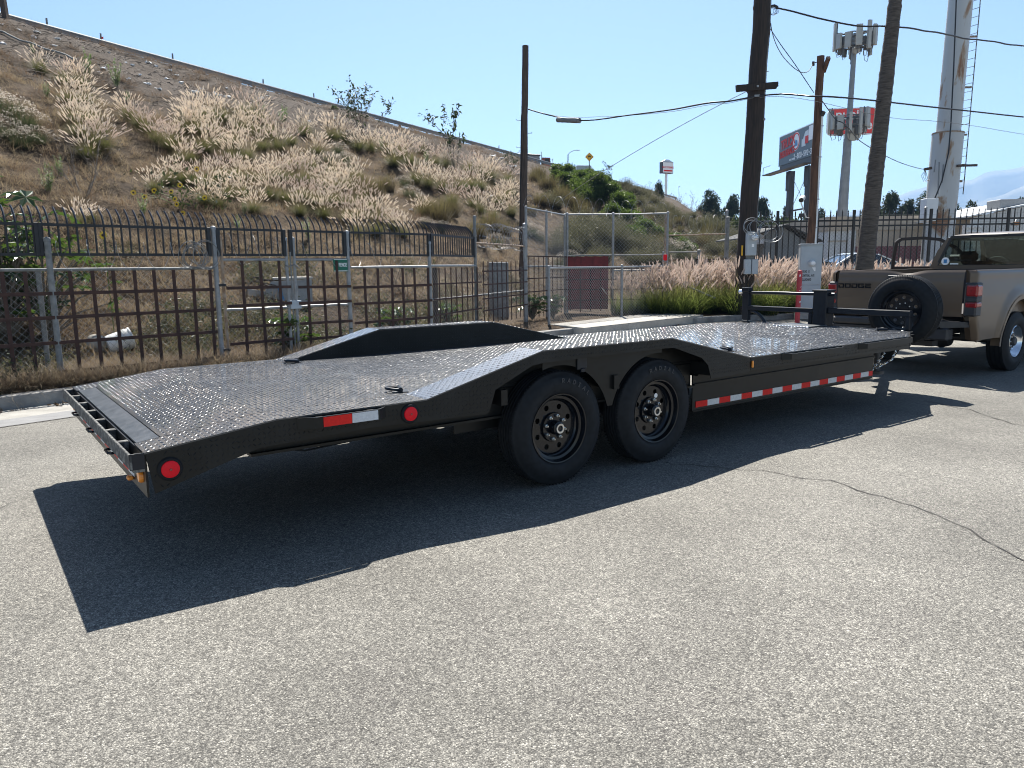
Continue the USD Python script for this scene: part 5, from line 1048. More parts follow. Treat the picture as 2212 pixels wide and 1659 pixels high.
cable('thin grey wire below the heavy cable on the right', [at(1641, 210, D1 - .25), at(1690, 209, D1), at(1960, 258, 21), at(2225, 292, 24), at(2500, 330, 28)], 0.006, 'galv_dull')
t = cable('heavy black cable from the big pole to the bare pole', [at(1629, 209, D1 - .25), at(1560, 220, 19.8), at(1450, 237, 21.8), at(1350, 250, 24), at(1270, 260, 25.8), at(1205, 253, 27.2), at(1141, 236, D2 - .1)], 0.022)
obj('splice_case', MB().tube([at(1205, 259, 27.2) - at(1629, 209, D1 - .25), at(1252, 260.5, 26.2) - at(1629, 209, D1 - .25)], 0.085, 14), 'galv_dull', t, smooth=40)
cable('thin grey wire between the two wooden poles', [at(1628, 211, D1 - .25), at(1560, 224, 19.8), at(1450, 241, 22), at(1300, 252, 25), at(1200, 250, 27.2), at(1142, 235, D2)], 0.007, 'galv_dull')
cable('thin guy wire slanting from the big pole down to the hillside', [at(1616, 196, D1 - .2), at(1300, 372, 25), at(1200, 440, 27)], 0.009, 'galv_dull')
cable('pale service cable drooping from the big pole to the slim pole', [at(1665, 50, D1), at(1690, 120, D1), at(1735, 157, D1 + .1), at(1756, 138, D3)], 0.010, 'galv_dull')
cable('black service cable from the big pole to the slim pole', [at(1664, 62, D1), at(1700, 115, D1), at(1758, 200, D3 - .1)], 0.010)
cable('black cable hanging in a curve from the slim pole to the white sign column', [at(1776, 218, D3), at(1810, 262, 20), at(1860, 306, 24), at(1930, 345, 29), at(1996, 366, 34.6)], 0.013)
t = thing('wire_coil', 'loose coils of grey cable hanging by the foot of the big pole', 'wire', at(1640, 500, 19.2)); rg = random.Random(6); mb = MB()
for k in range(7):
    R_ = rg.uniform(.16, .30); cx, cz = rg.uniform(-.25, .35), rg.uniform(-.1, .15); mb.tube([(cx + R_ * math.cos(a), rg.uniform(-.01, .01) + 0.05 * math.sin(a), cz + R_ * 0.9 * math.sin(a)) for a in np.linspace(0.3 * k, 0.3 * k + 5.6, 20)], 0.008, 4)
obj('loops', mb, 'galv_wire', t)
# white sign column with ladder
D5 = 36.0; b5 = at(2027, 470, D5); b5[2] = 0.1; zs5 = at(2042, 290, D5)[2]; t5 = at(2085, -100, D5)
t = thing('sign_column', 'massive white steel sign column streaked with rust, with a side ladder', 'column', b5); ax5 = (t5 - b5) / (t5[2] - b5[2]); C5 = lambda z: ax5 * (z - b5[2])
usdkit.material(stage, LK + 'rusty_white', {'g': ('geometry', {}), 'mp': ('mapping', {'scale': (1.0, 1.0, 0.33)}), 'n': ('noise_texture', {'scale': 0.75, 'detail': 7.0, 'roughness': 0.62, 'distortion': 0.6}), 'r': ('rgb_ramp', {'ramp': [(0.0, (0.36, 0.38, 0.39)), (0.575, (0.40, 0.415, 0.42)), (0.605, (0.30, 0.235, 0.17)), (0.635, (0.20, 0.095, 0.045)), (1.0, (0.12, 0.05, 0.025))]}), 'p': ('principled_bsdf', {'roughness': 0.5})},
                [('g.position', 'mp.vector'), ('mp.vector', 'n.vector'), ('n.fac', 'r.fac'), ('r.color', 'p.base_color'), ('p.BSDF', 'p2.x')][:4], surface='p.BSDF')
obj('lower_tube', MB().tube([C5(0.1), C5(zs5)], 0.66, 40), 'rusty_white', t, smooth=40); obj('flange', MB().tube([C5(zs5), C5(zs5 + 0.06)], 0.675, 40), 'rust_pipe', t, smooth=40)
obj('upper_tube', MB().tube([C5(zs5), C5(16)], 0.50, 40), 'rusty_white', t, smooth=40)
ld = obj('ladder_rail', MB().tube([C5(4.6) + (0.98, 0, 0), C5(15.5) + (0.86, 0, 0)], 0.022, 6), 'galv_dull', t); obj('ladder_rail', MB().tube([C5(4.6) + (0.80, 0.35, 0), C5(15.5) + (0.70, 0.35, 0)], 0.022, 6), 'galv_dull', t)
for z in np.arange(4.9, 15.4, 0.36): obj('rung', MB().tube([C5(z) + (0.975 - 0.011 * (z - 4.6), 0, 0), C5(z) + (0.80 - 0.009 * (z - 4.6), 0.35, 0)], 0.013, 5), 'galv_dull', t)
for z in (5.2, 7.3, 9.4, 11.6): obj('standoff', MB().bar(C5(z) + (0.55, 0.1, 0), C5(z) + (0.93, 0.1, 0), 0.08, 0.08), 'rust_pipe', t)
obj('side_arm', MB().bar(at(2068, 358, D5 - .7) - b5, at(2110, 357, D5 - .4) - b5, 0.10, 0.10), 'wood_grey', t); obj('side_arm', MB().bar(at(1997, 366, D5 - .6) - b5, at(2012, 363, D5 - .6) - b5, 0.12, 0.12), 'wood_grey', t)
obj('cable_run', MB().tube([at(2066, -10, D5 - .75) - b5, at(2060, 150, D5 - .75) - b5, at(2054, 270, D5 - .8) - b5, at(2049, 330, D5 - .85) - b5, at(2035, 390, D5 - .85) - b5, at(2018, 432, D5 - .85) - b5, at(2012, 470, D5 - .9) - b5], 0.03, 6), 'wire_black', t, smooth=60)
for X, y0, y1 in ((2029, 350, 420), (2038, 355, 395), (2021, 345, 372)): obj('conduit', MB().tube([at(X, y0, D5 - .72) - b5, at(X - 3, y1, D5 - .72) - b5], 0.03, 6), 'pole_grey', t)
obj('switch_box', MB().cbox(*(at(1998, 432, D5 - .8) - b5)[[0]], (at(2024, 432, D5 - .8) - b5)[0], -0.95, -0.4, (at(1998, 480, D5) - b5)[2], (at(1998, 432, D5) - b5)[2], 0.02), 'pole_white', t)
mb = MB()
for k in range(4): mb.tube([at(1999, 368, D5 - .6) - b5, at(1990 + k * 5, 380 + k * 3, D5 - .6) - b5, at(1996 + k * 4, 393 - k, D5 - .65) - b5, at(2008, 388, D5 - .65) - b5], 0.012, 4)
obj('loose_wires', mb, 'galv_wire', t)
# cell tower
D6 = 62.0; b6 = at(1816, 480, D6); b6[2] = 0.0; t6 = at(1848, 72, D6); t = thing('cell_tower', 'slim grey cell tower with two clusters of white antennas', 'cell tower', b6); ax6 = (t6 - b6) / (t6[2] - b6[2]); C6 = lambda z: ax6 * (z - b6[2])
zb = at(1830, 300, D6)[2]; obj('lower_mast', MB().tube([C6(0), C6(zb)], [0.50, 0.30], 14), 'pole_grey', t, smooth=20); obj('upper_mast', MB().tube([C6(zb), C6(t6[2])], [0.24, 0.17], 14), 'pole_grey', t, smooth=20)
rg = random.Random(11)
def antennas(zmid, R_, hh, nm, k0):
    for k in range(12):
        a = k * 2 * math.pi / 12 + k0; c = C6(zmid) + np.array([math.cos(a) * R_, math.sin(a) * R_, rg.uniform(-.3, .3)]); n_ = np.array([math.cos(a), math.sin(a), 0]); s_ = np.array([-n_[1], n_[0], 0]); h_ = hh * rg.choice((0.75, 1.0, 1.35)); w_ = rg.choice((0.10, 0.14, 0.22))
        obj('antenna', MB().hull([c + n_ * i * 0.09 + s_ * j * w_ + np.array([0, 0, 1.0]) * l * h_ for i in (-1, 1) for j in (-1, 1) for l in (-1, 1)]), 'antenna_white', t)
        mb = MB().tube([c - n_ * 0.16 - (0, 0, h_ * 1.15), c - n_ * 0.16 + (0, 0, h_ * 1.05)], 0.045, 6); mb.tube([C6(zmid + 0.3), c - n_ * 0.1 + (0, 0, 0.3)], 0.05, 6); mb.tube([C6(zmid - 0.4), c - n_ * 0.1 - (0, 0, 0.4)], 0.05, 6)
        r_ = c - n_ * 0.38 - (0, 0, rg.uniform(0.0, 0.7)); mb.hull([r_ + n_ * i * 0.12 + s_ * j * 0.15 + np.array([0, 0, 1.0]) * l * 0.32 for i in (-1, 1) for j in (-1, 1) for l in (-1, 1)])
        mb.tube([c - n_ * 0.1 - (0, 0, h_), c - n_ * 0.25 - (0, 0, h_ + 0.5), c - n_ * 0.5 - (0, 0, h_ + 0.4), c - n_ * 0.6 - (0, 0, h_ - 0.3)], 0.025, 4)
        obj('antenna_mount', mb, 'antenna_dark', t)
    a = np.linspace(0, 2 * math.pi, 7); obj('platform_ring', MB().tube([C6(zmid + 0.3) + np.array([math.cos(x) * R_ * .9, math.sin(x) * R_ * .9, 0]) for x in a], 0.05, 6).tube([C6(zmid - 0.4) + np.array([math.cos(x) * R_ * .9, math.sin(x) * R_ * .9, 0]) for x in a], 0.05, 6), 'antenna_dark', t)
antennas(at(1845, 86, D6)[2], 1.5, 0.75, 'upper', 0.3); antennas(at(1832, 262, D6)[2], 1.45, 0.72, 'lower', 0.2)
for X, y, R_, yy in ((1846, 290, 0.50, 0.75), (1850, 108, 0.28, 0.5)):
    c = at(X, y, D6 - yy) - b6; obj('dish', MB().lathe([(0.0, -0.10), (R_ * 0.9, -0.08), (R_, -0.03), (R_, 0.16), (R_ * 0.8, 0.24), (0, 0.26)], c, (0.12, 0.98, 0.12), n=28), 'antenna_white', t, smooth=40)
# red storage sign behind the cell tower
D7 = 112.0; a, b = at(1792, 236, D7), at(1886, 289, D7); w, h_ = (b[0] - a[0]) / 2, (a[2] - b[2]) / 2; t = thing('storage_sign', 'big red sign with white lettering behind the cell tower', 'sign', ((a[0] + b[0]) / 2, D7, 0.0), math.radians(-8)); zc_ = (a[2] + b[2]) / 2
pl = Polygon([(-w, -h_), (w, -h_), (w, h_), (-w, h_)]).buffer(-0.6).buffer(0.6, 6)
obj('board', MB().prism(pl, ((0, 0.3, zc_), (1, 0, 0), (0, 0, 1), (0, -1, 0)), 0.5), 'sign_red', t); obj('rim', MB().prism(pl.buffer(0.12).difference(pl.buffer(0.01)), ((0, 0.31, zc_), (1, 0, 0), (0, 0, 1), (0, -1, 0)), 0.56), 'sign_silver', t)
obj('lettering', MB().text('public', 1.15, (0.0, -0.21, zc_ + 0.35), (1, 0, 0), (0, 0, 1), 0.05, center=True), 'sign_white', t); obj('lettering', MB().text('storage', 1.15, (0.0, -0.21, zc_ - 1.15), (1, 0, 0), (0, 0, 1), 0.05, center=True), 'sign_white', t)
obj('post', MB().tube([(-0.6, 0.1, 0), (-0.6, 0.1, zc_ - h_)], 0.35, 12), 'pole_white', t)
# billboard
D8 = 92.0; bl, br = at(1684, 360, D8), at(1757, 336, D8 - 9); bhd = math.atan2(br[1] - bl[1], br[0] - bl[0]); ex = np.array([math.cos(bhd), math.sin(bhd), 0]); wb = 9.6
t = thing('billboard', 'dark truck insurance billboard on two steel posts between the wooden poles', 'billboard', (bl[0], bl[1], 0), bhd); zb0 = bl[2]; hb_ = at(1685, 297, D8)[2] - zb0
obj('face', MB().cbox(0, wb, -0.15, 0.15, zb0, zb0 + hb_, 0.03), 'sign_dark', t); obj('frame', MB().box(-0.06, wb + 0.06, -0.1, 0.2, zb0 + hb_, zb0 + hb_ + 0.08).box(-0.08, 0, -0.1, 0.2, zb0, zb0 + hb_), 'sign_silver', t)
yl = -0.152
def slant(mb, k): 
    v = mb.V[-1]; v[:, 2] += k * (v[:, 0]); return mb
mb = MB().text('TRUCK', 1.0, (0.5, yl, zb0 + 1.75), (1, 0, 0), (0, 0, 1), 0.03, sx=0.85); obj('lettering', slant(mb, 0.06), 'tape_red', t); mb = MB().text('TRUCK', 1.10, (0.40, yl + 0.025, zb0 + 1.69), (1, 0, 0), (0, 0, 1), 0.02, sx=0.87); obj('letter_outline', slant(mb, 0.06), 'sign_white', t)
mb = MB().text('INSURANCE', 0.72, (0.3, yl, zb0 + 0.78), (1, 0, 0), (0, 0, 1), 0.03, sx=0.72); obj('lettering', slant(mb, 0.06), 'tape_red', t); mb = MB().text('INSURANCE', 0.76, (0.26, yl + 0.025, zb0 + 0.75), (1, 0, 0), (0, 0, 1), 0.02, sx=0.735); obj('letter_outline', slant(mb, 0.06), 'sign_white', t)
obj('lettering', MB().text('1-800-592-3033', 0.58, (4.3, yl, zb0 + 0.22), (1, 0, 0), (0, 0, 1), 0.03, sx=0.82), 'sign_white', t); obj('lettering', MB().text('CALL NOW', 0.2, (3.1, yl, zb0 + 0.22), (1, 0, 0), (0, 0, 1), 0.03, sx=0.9), 'sign_white', t)
obj('round_badge', MB().lathe([(0.0, 0), (1.0, 0), (1.0, 0.02)], (4.75, yl, zb0 + 2.15), n=32), 'sign_white', t); obj('badge_ring', MB().lathe([(0.80, -0.02), (0.94, -0.02), (0.94, 0.0), (0.80, 0.0)], (4.75, yl, zb0 + 2.15), n=32, closed=True), 'tape_red', t); obj('badge_centre', MB().hull([(4.3, yl - 0.02, zb0 + 1.6), (5.2, yl - 0.02, zb0 + 1.65), (5.1, yl - 0.02, zb0 + 2.2), (4.6, yl - 0.02, zb0 + 2.35), (4.3, yl, zb0 + 1.6), (5.2, yl, zb0 + 1.65), (4.6, yl, zb0 + 2.35)]), 'print_blue', t)
obj('printed_truck', MB().box(6.3, 7.3, yl - 0.02, yl, zb0 + 1.3, zb0 + 2.1).hull([(6.6, yl - 0.02, zb0 + 2.1), (8.0, yl - 0.02, zb0 + 2.1), (7.9, yl - 0.02, zb0 + 2.9), (7.1, yl - 0.02, zb0 + 2.8), (6.6, yl, zb0 + 2.1), (8.0, yl, zb0 + 2.1), (7.9, yl, zb0 + 2.9)]), 'sign_silver', t); obj('printed_trailer', MB().box(8.0, 9.3, yl - 0.02, yl, zb0 + 1.7, zb0 + 3.2), 'sign_white', t); obj('printed_cab', MB().box(7.15, 7.95, yl - 0.03, yl - 0.021, zb0 + 1.5, zb0 + 2.3), 'tape_red', t)
obj('catwalk', MB().box(-2.0, wb, -1.3, -0.2, zb0 - 0.85, zb0 - 0.75).box(0.4, wb, -0.14, 0.1, zb0 - 0.75, zb0 - 0.05), 'sign_frame', t)
obj('handrail', MB().tube([(-2.0, -1.2, zb0 - 0.75), (-2.0, -1.2, zb0 + 0.1), (0.2, -1.2, zb0 + 0.1)], 0.03, 5), 'sign_frame', t)
for x in (2.0, 6.9): obj('post', MB().box(x - 0.38, x + 0.38, 0.3, 0.9, 0, zb0 - 0.8).box(x - 0.38, x + 0.7, 0.16, 0.3, zb0 - 3.0, zb0 - 0.8), 'sign_frame', t)
for z in (zb0 * 0.24, zb0 * 0.58): obj('cross_beam', MB().box(2.3, 6.6, 0.5, 0.7, z, z + 0.16), 'sign_frame', t)
for z0, z1 in ((0.26, 0.56), (0.6, 0.88)): obj('brace', MB().tube([(2.4, 0.6, zb0 * z0), (6.5, 0.6, zb0 * z1)], 0.03, 5).tube([(2.4, 0.6, zb0 * z1), (6.5, 0.6, zb0 * z0)], 0.03, 5), 'galv_dull', t)
obj('ladder', MB().tube([(7.7, 0.2, 3), (7.7, 0.2, zb0)], 0.03, 5).tube([(8.3, 0.2, 3), (8.3, 0.2, zb0)], 0.03, 5), 'sign_frame', t)
# self-storage pole sign
D9 = 150.0; b9 = at(1438, 440, D9); t = thing('pole_sign', 'small storage sign with red letters on a white pole above the end of the hill', 'sign', (b9[0], b9[1], 0), math.radians(25)); z0, z1 = at(1440, 375, D9)[2], at(1440, 350, D9)[2]
obj('pole', MB().tube([(0, 0, 0), (0, 0, z0)], 0.24, 12), 'pole_white', t, smooth=40); obj('cabinet', MB().cbox(-1.3, 1.3, -0.5, 0.5, z0, z1, 0.08), 'sign_frame', t); obj('face', MB().box(-1.18, 1.18, -0.53, -0.51, z0 + 0.12, z1 - 0.12), 'sign_white', t)
obj('crest', MB().hull([(-1.2, -0.4, z1), (1.2, -0.4, z1), (-1.2, 0.4, z1), (1.2, 0.4, z1), (-0.3, -0.2, z1 + 0.45), (0.3, -0.2, z1 + 0.45), (-0.3, 0.2, z1 + 0.45), (0.3, 0.2, z1 + 0.45)]), 'sign_silver', t)
obj('lettering', MB().text('SELF STORAGE', 0.34, (0, -0.535, z0 + 0.95), (1, 0, 0), (0, 0, 1), 0.02, center=True, sx=0.8), 'tape_red', t); obj('lettering', MB().box(-1.0, 1.0, -0.545, -0.53, z0 + 0.35, z0 + 0.62), 'tape_red', t)
# freeway on top of the hill: guardrail, marker posts, sign, lamp, traffic
gx = lambda t: np.array([-23.6 + 0.469 * t, 34.5 + 0.883 * t]); gh = math.atan2(0.883, 0.469)
t = thing('guardrail', 'long galvanised guardrail along the top of the hill', 'guardrail', (*gx(-22), 12.38), gh); LG = 22 + 112
prof = [(0.0, 0.40), (0.035, 0.45), (0.035, 0.49), (0.0, 0.55), (0.0, 0.57), (0.035, 0.63), (0.035, 0.67), (0.0, 0.72)]
M('guardrail_steel', (0.13, 0.14, 0.145), (0.18, 0.19, 0.195), scale=3, rough=0.6, metal=0.3)
for s in np.arange(0, LG, 7.6):
    mb = MB(); n = len(prof); v = [(x, -p[0] - 0.05, p[1]) for x in (s, min(s + 7.62, LG)) for p in prof]; mb.add(v, [(k, k + n, k + n + 1, k + 1) for k in range(n - 1)]); mb.add([(x, y + 0.006, z) for x, y, z in v], [(k + 1, k + n + 1, k + n, k) for k in range(n - 1)])
    obj('beam', mb, 'guardrail_steel', t)
for s in np.arange(0.5, LG, 3.8): obj('post', MB().box(s, s + 0.12, -0.03, 0.12, -0.6, 0.70), 'wood_grey', t)
for k, (X, y0) in enumerate(((182, 79), (290, 110), (434, 153), (617, 207), (720, 240), (790, 262), (860, 282), (1000, 318), (1100, 338), (1320, 400))):
    a = colx(X); tt = (a * 34.5 + 23.6) / (0.469 - 0.883 * a); p = gx(tt) + np.array([-0.9, 0.45]); q = thing('marker_post', ['thin grey marker post on the hilltop above the green weeds at left', 'dark marker post with a pink ribbon behind the guardrail', 'grey marker post above the widest plume grass', 'grey marker post left of the tall bushy shrub', 'grey marker post just left of the leafless-topped shrub', 'grey marker post beside the right stems of the tall bushy shrub', 'grey marker post right of the tall bushy shrub', 'grey marker post behind the slender castor bean shrub', 'grey marker post right behind the dark car on the hilltop', 'grey marker post between the dump truck and the street lamp'][k], 'post', (*p, 12.6))
    obj('stake', MB().box(-0.04, 0.04, -0.02, 0.02, -0.3, 1.12), 'galv_dull', q)
    if k == 1: obj('ribbon', MB().box(0.03, 0.12, -0.01, 0.01, 0.85, 0.95), 'tape_red', q)
p = at(1273, 378, 96); t = thing('warning_sign', 'yellow diamond warning sign with a skidding car on a post beside the freeway', 'sign', (p[0], 96, 12.0), 0.0)
zc_ = at(1273, 339, 96)[2] - 12.0; obj('post', MB().box(-0.05, 0.05, 0.02, 0.10, 0, zc_ + 0.3), 'wood_grey', t); obj('panel', MB().prism(Polygon([(0, -0.5), (0.5, 0), (0, 0.5), (-0.5, 0)]).buffer(0.03), ((0, 0.02, zc_), (1, 0, 0), (0, 0, 1), (0, -1, 0)), 0.03), 'sign_yellow', t)
obj('border', MB().prism(Polygon([(0, -0.485), (0.485, 0), (0, 0.485), (-0.485, 0)]).difference(Polygon([(0, -0.455), (0.455, 0), (0, 0.455), (-0.455, 0)])), ((0, -0.01, zc_), (1, 0, 0), (0, 0, 1), (0, -1, 0)), 0.006), 'print_black', t)
k_ = 0.62; Z = lambda a: zc_ + a * k_
obj('car_symbol', MB().box(-0.30 * k_, 0.30 * k_, -0.02, -0.011, Z(0.02), Z(0.16)).hull([(x * k_, y, Z(z)) for x, z in ((-0.22, 0.16), (0.22, 0.16), (-0.14, 0.28), (0.14, 0.28)) for y in (-0.02, -0.011)]).box(-0.3 * k_, -0.2 * k_, -0.02, -0.011, Z(-0.08), Z(0.02)).box(0.2 * k_, 0.3 * k_, -0.02, -0.011, Z(-0.08), Z(0.02)), 'print_black', t)
obj('skid_mark', MB().tube([(-0.22 * k_, -0.015, Z(-0.1)), (-0.05 * k_, -0.015, Z(-0.2)), (-0.2 * k_, -0.015, Z(-0.34))], 0.018, 4).tube([(0.22 * k_, -0.015, Z(-0.1)), (0.32 * k_, -0.015, Z(-0.2)), (0.05 * k_, -0.015, Z(-0.34))], 0.018, 4), 'print_black', t)
p = at(1227, 370, 190); t = thing('street_lamp', 'tall grey street lamp with a curved arm on the freeway', 'street lamp', (p[0], 190, 12.0)); za = at(1227, 334, 190)[2] - 12
obj('column', MB().tube([(0, 0, 0), (0, 0, za)], 0.13, 8), 'pole_grey', t); obj('arm', MB().tube([(0, 0, za), (0.5, 0, za + 0.5), (1.4, 0, za + 0.95), (2.4, 0, za + 1.05)], 0.08, 6), 'pole_grey', t); obj('lantern', MB().cbox(2.2, 2.9, -0.15, 0.15, za + 0.95, za + 1.1, 0.04), 'pole_grey', t)
def hw(X, y, D): 
    q = at(X, y, D); return q
p = at(1262, 374, 140); t = thing('box_trailer', 'grey-green box trailer driving away on the freeway behind the yellow sign', 'truck trailer', (p[0], 140, 11.9), math.radians(8))
z1 = at(1262, 357, 140)[2] - 11.9; M('trailer_grey', (0.23, 0.28, 0.29), (0.27, 0.32, 0.33), scale=1, rough=0.6)
obj('box', MB().cbox(-1.35, 1.3, 0, 14, 1.0, z1, 0.05), 'trailer_grey', t); obj('side_panel', MB().hull([(1.3, 0.1, 1.0), (1.3, 0.1, z1), (4.2, 9.0, 1.0), (4.2, 9.0, z1 - 0.1), (1.25, 0.3, 1.0), (4.0, 9.0, 1.0), (1.25, 0.3, z1)]), 'sign_silver' , t)
for q in (1.5, 12): obj('wheel', MB().lathe([(0.0, 0), (0.5, 0), (0.5, 2.4), (0.0, 2.4)], (-1.2, q, 0.5), (1, 0, 0), n=14), 'rubber', t)
p = at(1150, 352, 118); t = thing('dump_truck', 'red-cabbed dump truck half hidden by the guardrail, right behind the bare pole', 'dump truck', (p[0], 118, 11.9), math.radians(4)); z1 = at(1150, 335, 118)[2] - 11.9
M('truck_red', (0.25, 0.05, 0.035), (0.18, 0.04, 0.03), scale=2, rough=0.5); M('truck_steel', (0.12, 0.13, 0.14), (0.2, 0.2, 0.2), scale=2, rough=0.6)
obj('tipper_body', MB().hull([(-3.5, -1.2, 1.1), (1.2, -1.2, 1.1), (-3.8, -1.25, z1 - 0.1), (1.0, -1.25, z1 - 0.3), (-3.5, 1.2, 1.1), (1.2, 1.2, 1.1), (-3.8, 1.25, z1 - 0.1), (1.0, 1.25, z1 - 0.3)]), 'truck_steel', t); obj('tarp_roll', MB().tube([(-3.8, -1.2, z1), (1.1, -1.2, z1 - 0.2)], 0.14, 8), 'plastic_dark', t)
obj('cab', MB().hull([(1.4, -1.1, 0.8), (3.0, -1.1, 0.8), (1.4, -1.1, z1 - 0.5), (2.6, -1.1, z1 - 0.55), (1.4, 1.1, 0.8), (3.0, 1.1, 0.8), (1.4, 1.1, z1 - 0.5), (2.6, 1.1, z1 - 0.55)]), 'truck_red', t); obj('cab_window', MB().box(1.8, 2.5, -1.12, -1.1, z1 - 1.2, z1 - 0.7), 'glass_seal', t); obj('exhaust', MB().tube([(1.3, -0.9, 1), (1.3, -0.9, z1 + 0.35)], 0.09, 8), 'chrome', t)
obj('mirror', MB().box(2.9, 3.0, -1.5, -1.3, z1 - 1.3, z1 - 0.7).tube([(2.8, -1.1, z1 - 0.9), (2.95, -1.4, z1 - 0.8)], 0.03, 4), 'chrome', t); obj('bonnet', MB().cbox(3.0, 4.2, -1.0, 1.0, 0.6, z1 - 1.4, 0.1), 'truck_red', t)
for q in (-2.6, -1.2, 3.3): obj('wheel', MB().lathe([(0.0, 0), (0.5, 0), (0.5, 2.3), (0.0, 2.3)], (q, -1.2, 0.5), (0, 1, 0), n=14), 'rubber', t)
def car(name, label, loc, rz, mat, sc=1.0):
    t = thing(name, label, 'car', loc, rz)
    body = [(-2.2, 0.35), (-2.25, 0.75), (-1.9, 0.95), (-1.2, 1.0), (-0.5, 1.42), (0.5, 1.44), (1.2, 1.05), (2.05, 0.85), (2.25, 0.6), (2.2, 0.32)]
    lower = Polygon([(-2.2, 0.35), (-2.28, 0.72), (-2.0, 0.95), (-1.3, 0.99), (1.15, 0.97), (2.0, 0.83), (2.25, 0.6), (2.2, 0.30)]).difference(Point(-1.35, 0.33).buffer(0.37)).difference(Point(1.4, 0.33).buffer(0.37))
    obj('body', MB().prism(lower, ((0, 0.88, 0), (1, 0, 0), (0, 0, 1), (0, -1, 0)), 1.76), mat, t)
    pts = []
    for x, z, w in ((-1.75, 0.97, 0.78), (1.15, 0.96, 0.8), (-0.75, 1.40, 0.60), (0.25, 1.42, 0.60), (-0.3, 1.455, 0.5), (-0.2, 1.455, 0.5)): pts += [(x, w, z), (x, -w, z)]
    obj('cabin_glass', MB().hull(pts), 'car_glass', t)
    obj('roof', MB().hull([(x, s * w, z) for x, z, w in ((-0.8, 1.395, 0.58), (0.3, 1.415, 0.58), (-0.6, 1.465, 0.48), (0.1, 1.475, 0.48)) for s in (-1, 1)]), mat, t)
    for x0, z0, x1_, z1_ in ((-1.75, 0.97, -0.78, 1.40), (1.15, 0.96, 0.28, 1.42), (-0.25, 0.97, -0.22, 1.44)):
        for s in (-1, 1): obj('pillar', MB().bar((x0, s * 0.80, z0), (x1_, s * 0.60, z1_), 0.06, 0.05), mat, t)
    for x in (-1.35, 1.4):
        for s in (-1, 1):
            w = obj('wheel', MB().lathe([(0.0, -0.1), (0.2, -0.1), (0.22, -0.11), (0.31, -0.11), (0.33, -0.08), (0.33, 0.1), (0.0, 0.1)], (x, s * 0.80, 0.33), (0, -s, 0), n=24), 'rubber', t, smooth=35)
            obj('rim', MB().lathe([(0.0, -0.112), (0.06, -0.112), (0.2, -0.105), (0.21, -0.1)], (x, s * 0.80, 0.33), (0, -s, 0), n=20), 'lug_steel', w, smooth=35)
    for s in (-1, 1):
        obj('tail_light', MB().cbox(-2.29, -2.1, s * 0.86, s * 0.5, 0.72, 0.86, 0.02), 'red_lens_dark', t); obj('headlight', MB().cbox(2.0, 2.2, s * 0.84, s * 0.5, 0.62, 0.76, 0.03), 'meter_glass', t)
    return t
M('car_glass', (0.01, 0.012, 0.014), rough=0.05, coat=1.0); M('car_silver', (0.50, 0.52, 0.54), rough=0.25, metal=0.6, coat=0.6); M('car_black', (0.015, 0.016, 0.018), rough=0.2, coat=0.8)
p = at(1850, 560, 31); car('parked_car', 'silver sedan parked behind the picket fence and the palm trunk', (p[0] - 0.2, 31, at(1850, 547, 31)[2] - 1.46), math.radians(186), 'car_silver')
p = at(1056, 330, 92); car('freeway_car', 'dark car behind the guardrail on the hilltop, left of the bare pole', (p[0], p[1], 12.62 - 0.35), gh, 'car_black')
# buildings on the right
M('wall_white', (0.52, 0.52, 0.51), (0.58, 0.58, 0.56), scale=0.7, rough=0.8); M('wall_tan', (0.40, 0.32, 0.24), (0.45, 0.37, 0.28), scale=0.8, rough=0.85); M('wall_maroon', (0.16, 0.055, 0.06), (0.19, 0.07, 0.075), scale=1, rough=0.8); M('shingle', (0.05, 0.05, 0.05), (0.09, 0.088, 0.085), scale=8, rough=0.95); M('wall_grey', (0.16, 0.165, 0.17), (0.2, 0.2, 0.2), scale=1, rough=0.9)
D10 = 46.0; a, b = at(1790, 480, D10), at(2140, 480, D10); zt_ = at(1900, 467, D10)[2]
t = thing('warehouse', 'low tan and white warehouse with a maroon lower wall behind the picket fence', 'building', (a[0], D10, 0), 0.0); W_ = b[0] - a[0]
zp = at(1900, 497, D10)[2]; zm = at(1900, 532, D10)[2]; xm = at(1848, 532, D10)[0] - a[0]; xn = at(2000, 532, D10)[0] - a[0]
obj('white_wall', MB().box(0, W_, 0, 14, -0.3, zp), 'wall_white', t); obj('parapet', MB().box(-0.05, W_ + 0.05, -0.12, 14.1, zp, zt_), 'wall_tan', t); obj('maroon_wall', MB().box(xm, xn, -0.06, 0, -0.3, zm), 'wall_maroon', t)
obj('tan_wall', MB().box(xm, W_, -0.03, 0, -0.3, zp), 'wall_tan', t)
obj('pilaster', MB().box(xm - 0.5, xm - 0.1, -0.1, 0, -0.3, zp), 'wall_white', t); obj('band', MB().box(0, xm - 0.5, -0.04, 0, zm + 0.3, zm + 0.38), 'wall_tan', t)
for q in (0.8, 2.2): obj('window', MB().box(xn + q, xn + q + 0.9, -0.05, 0, 1.2, 2.3), 'car_glass', t)
D11 = 40.0; a, b = at(2098, 500, D11), at(2330, 500, D11); t = thing('white_building', 'white corrugated building with a sloping roof at the right edge', 'building', (a[0], D11, 0), math.radians(-4)); W_ = b[0] - a[0]; z0, z1 = at(2098, 470, D11)[2], at(2212, 445, D11)[2]
pl = Polygon([(0, -0.3), (W_, -0.3), (W_, z1 + 0.6), (0, z0)]); obj('front_wall', MB().prism(pl, ((0, 0.2, 0), (1, 0, 0), (0, 0, 1), (0, -1, 0)), 0.2), 'wall_white', t)
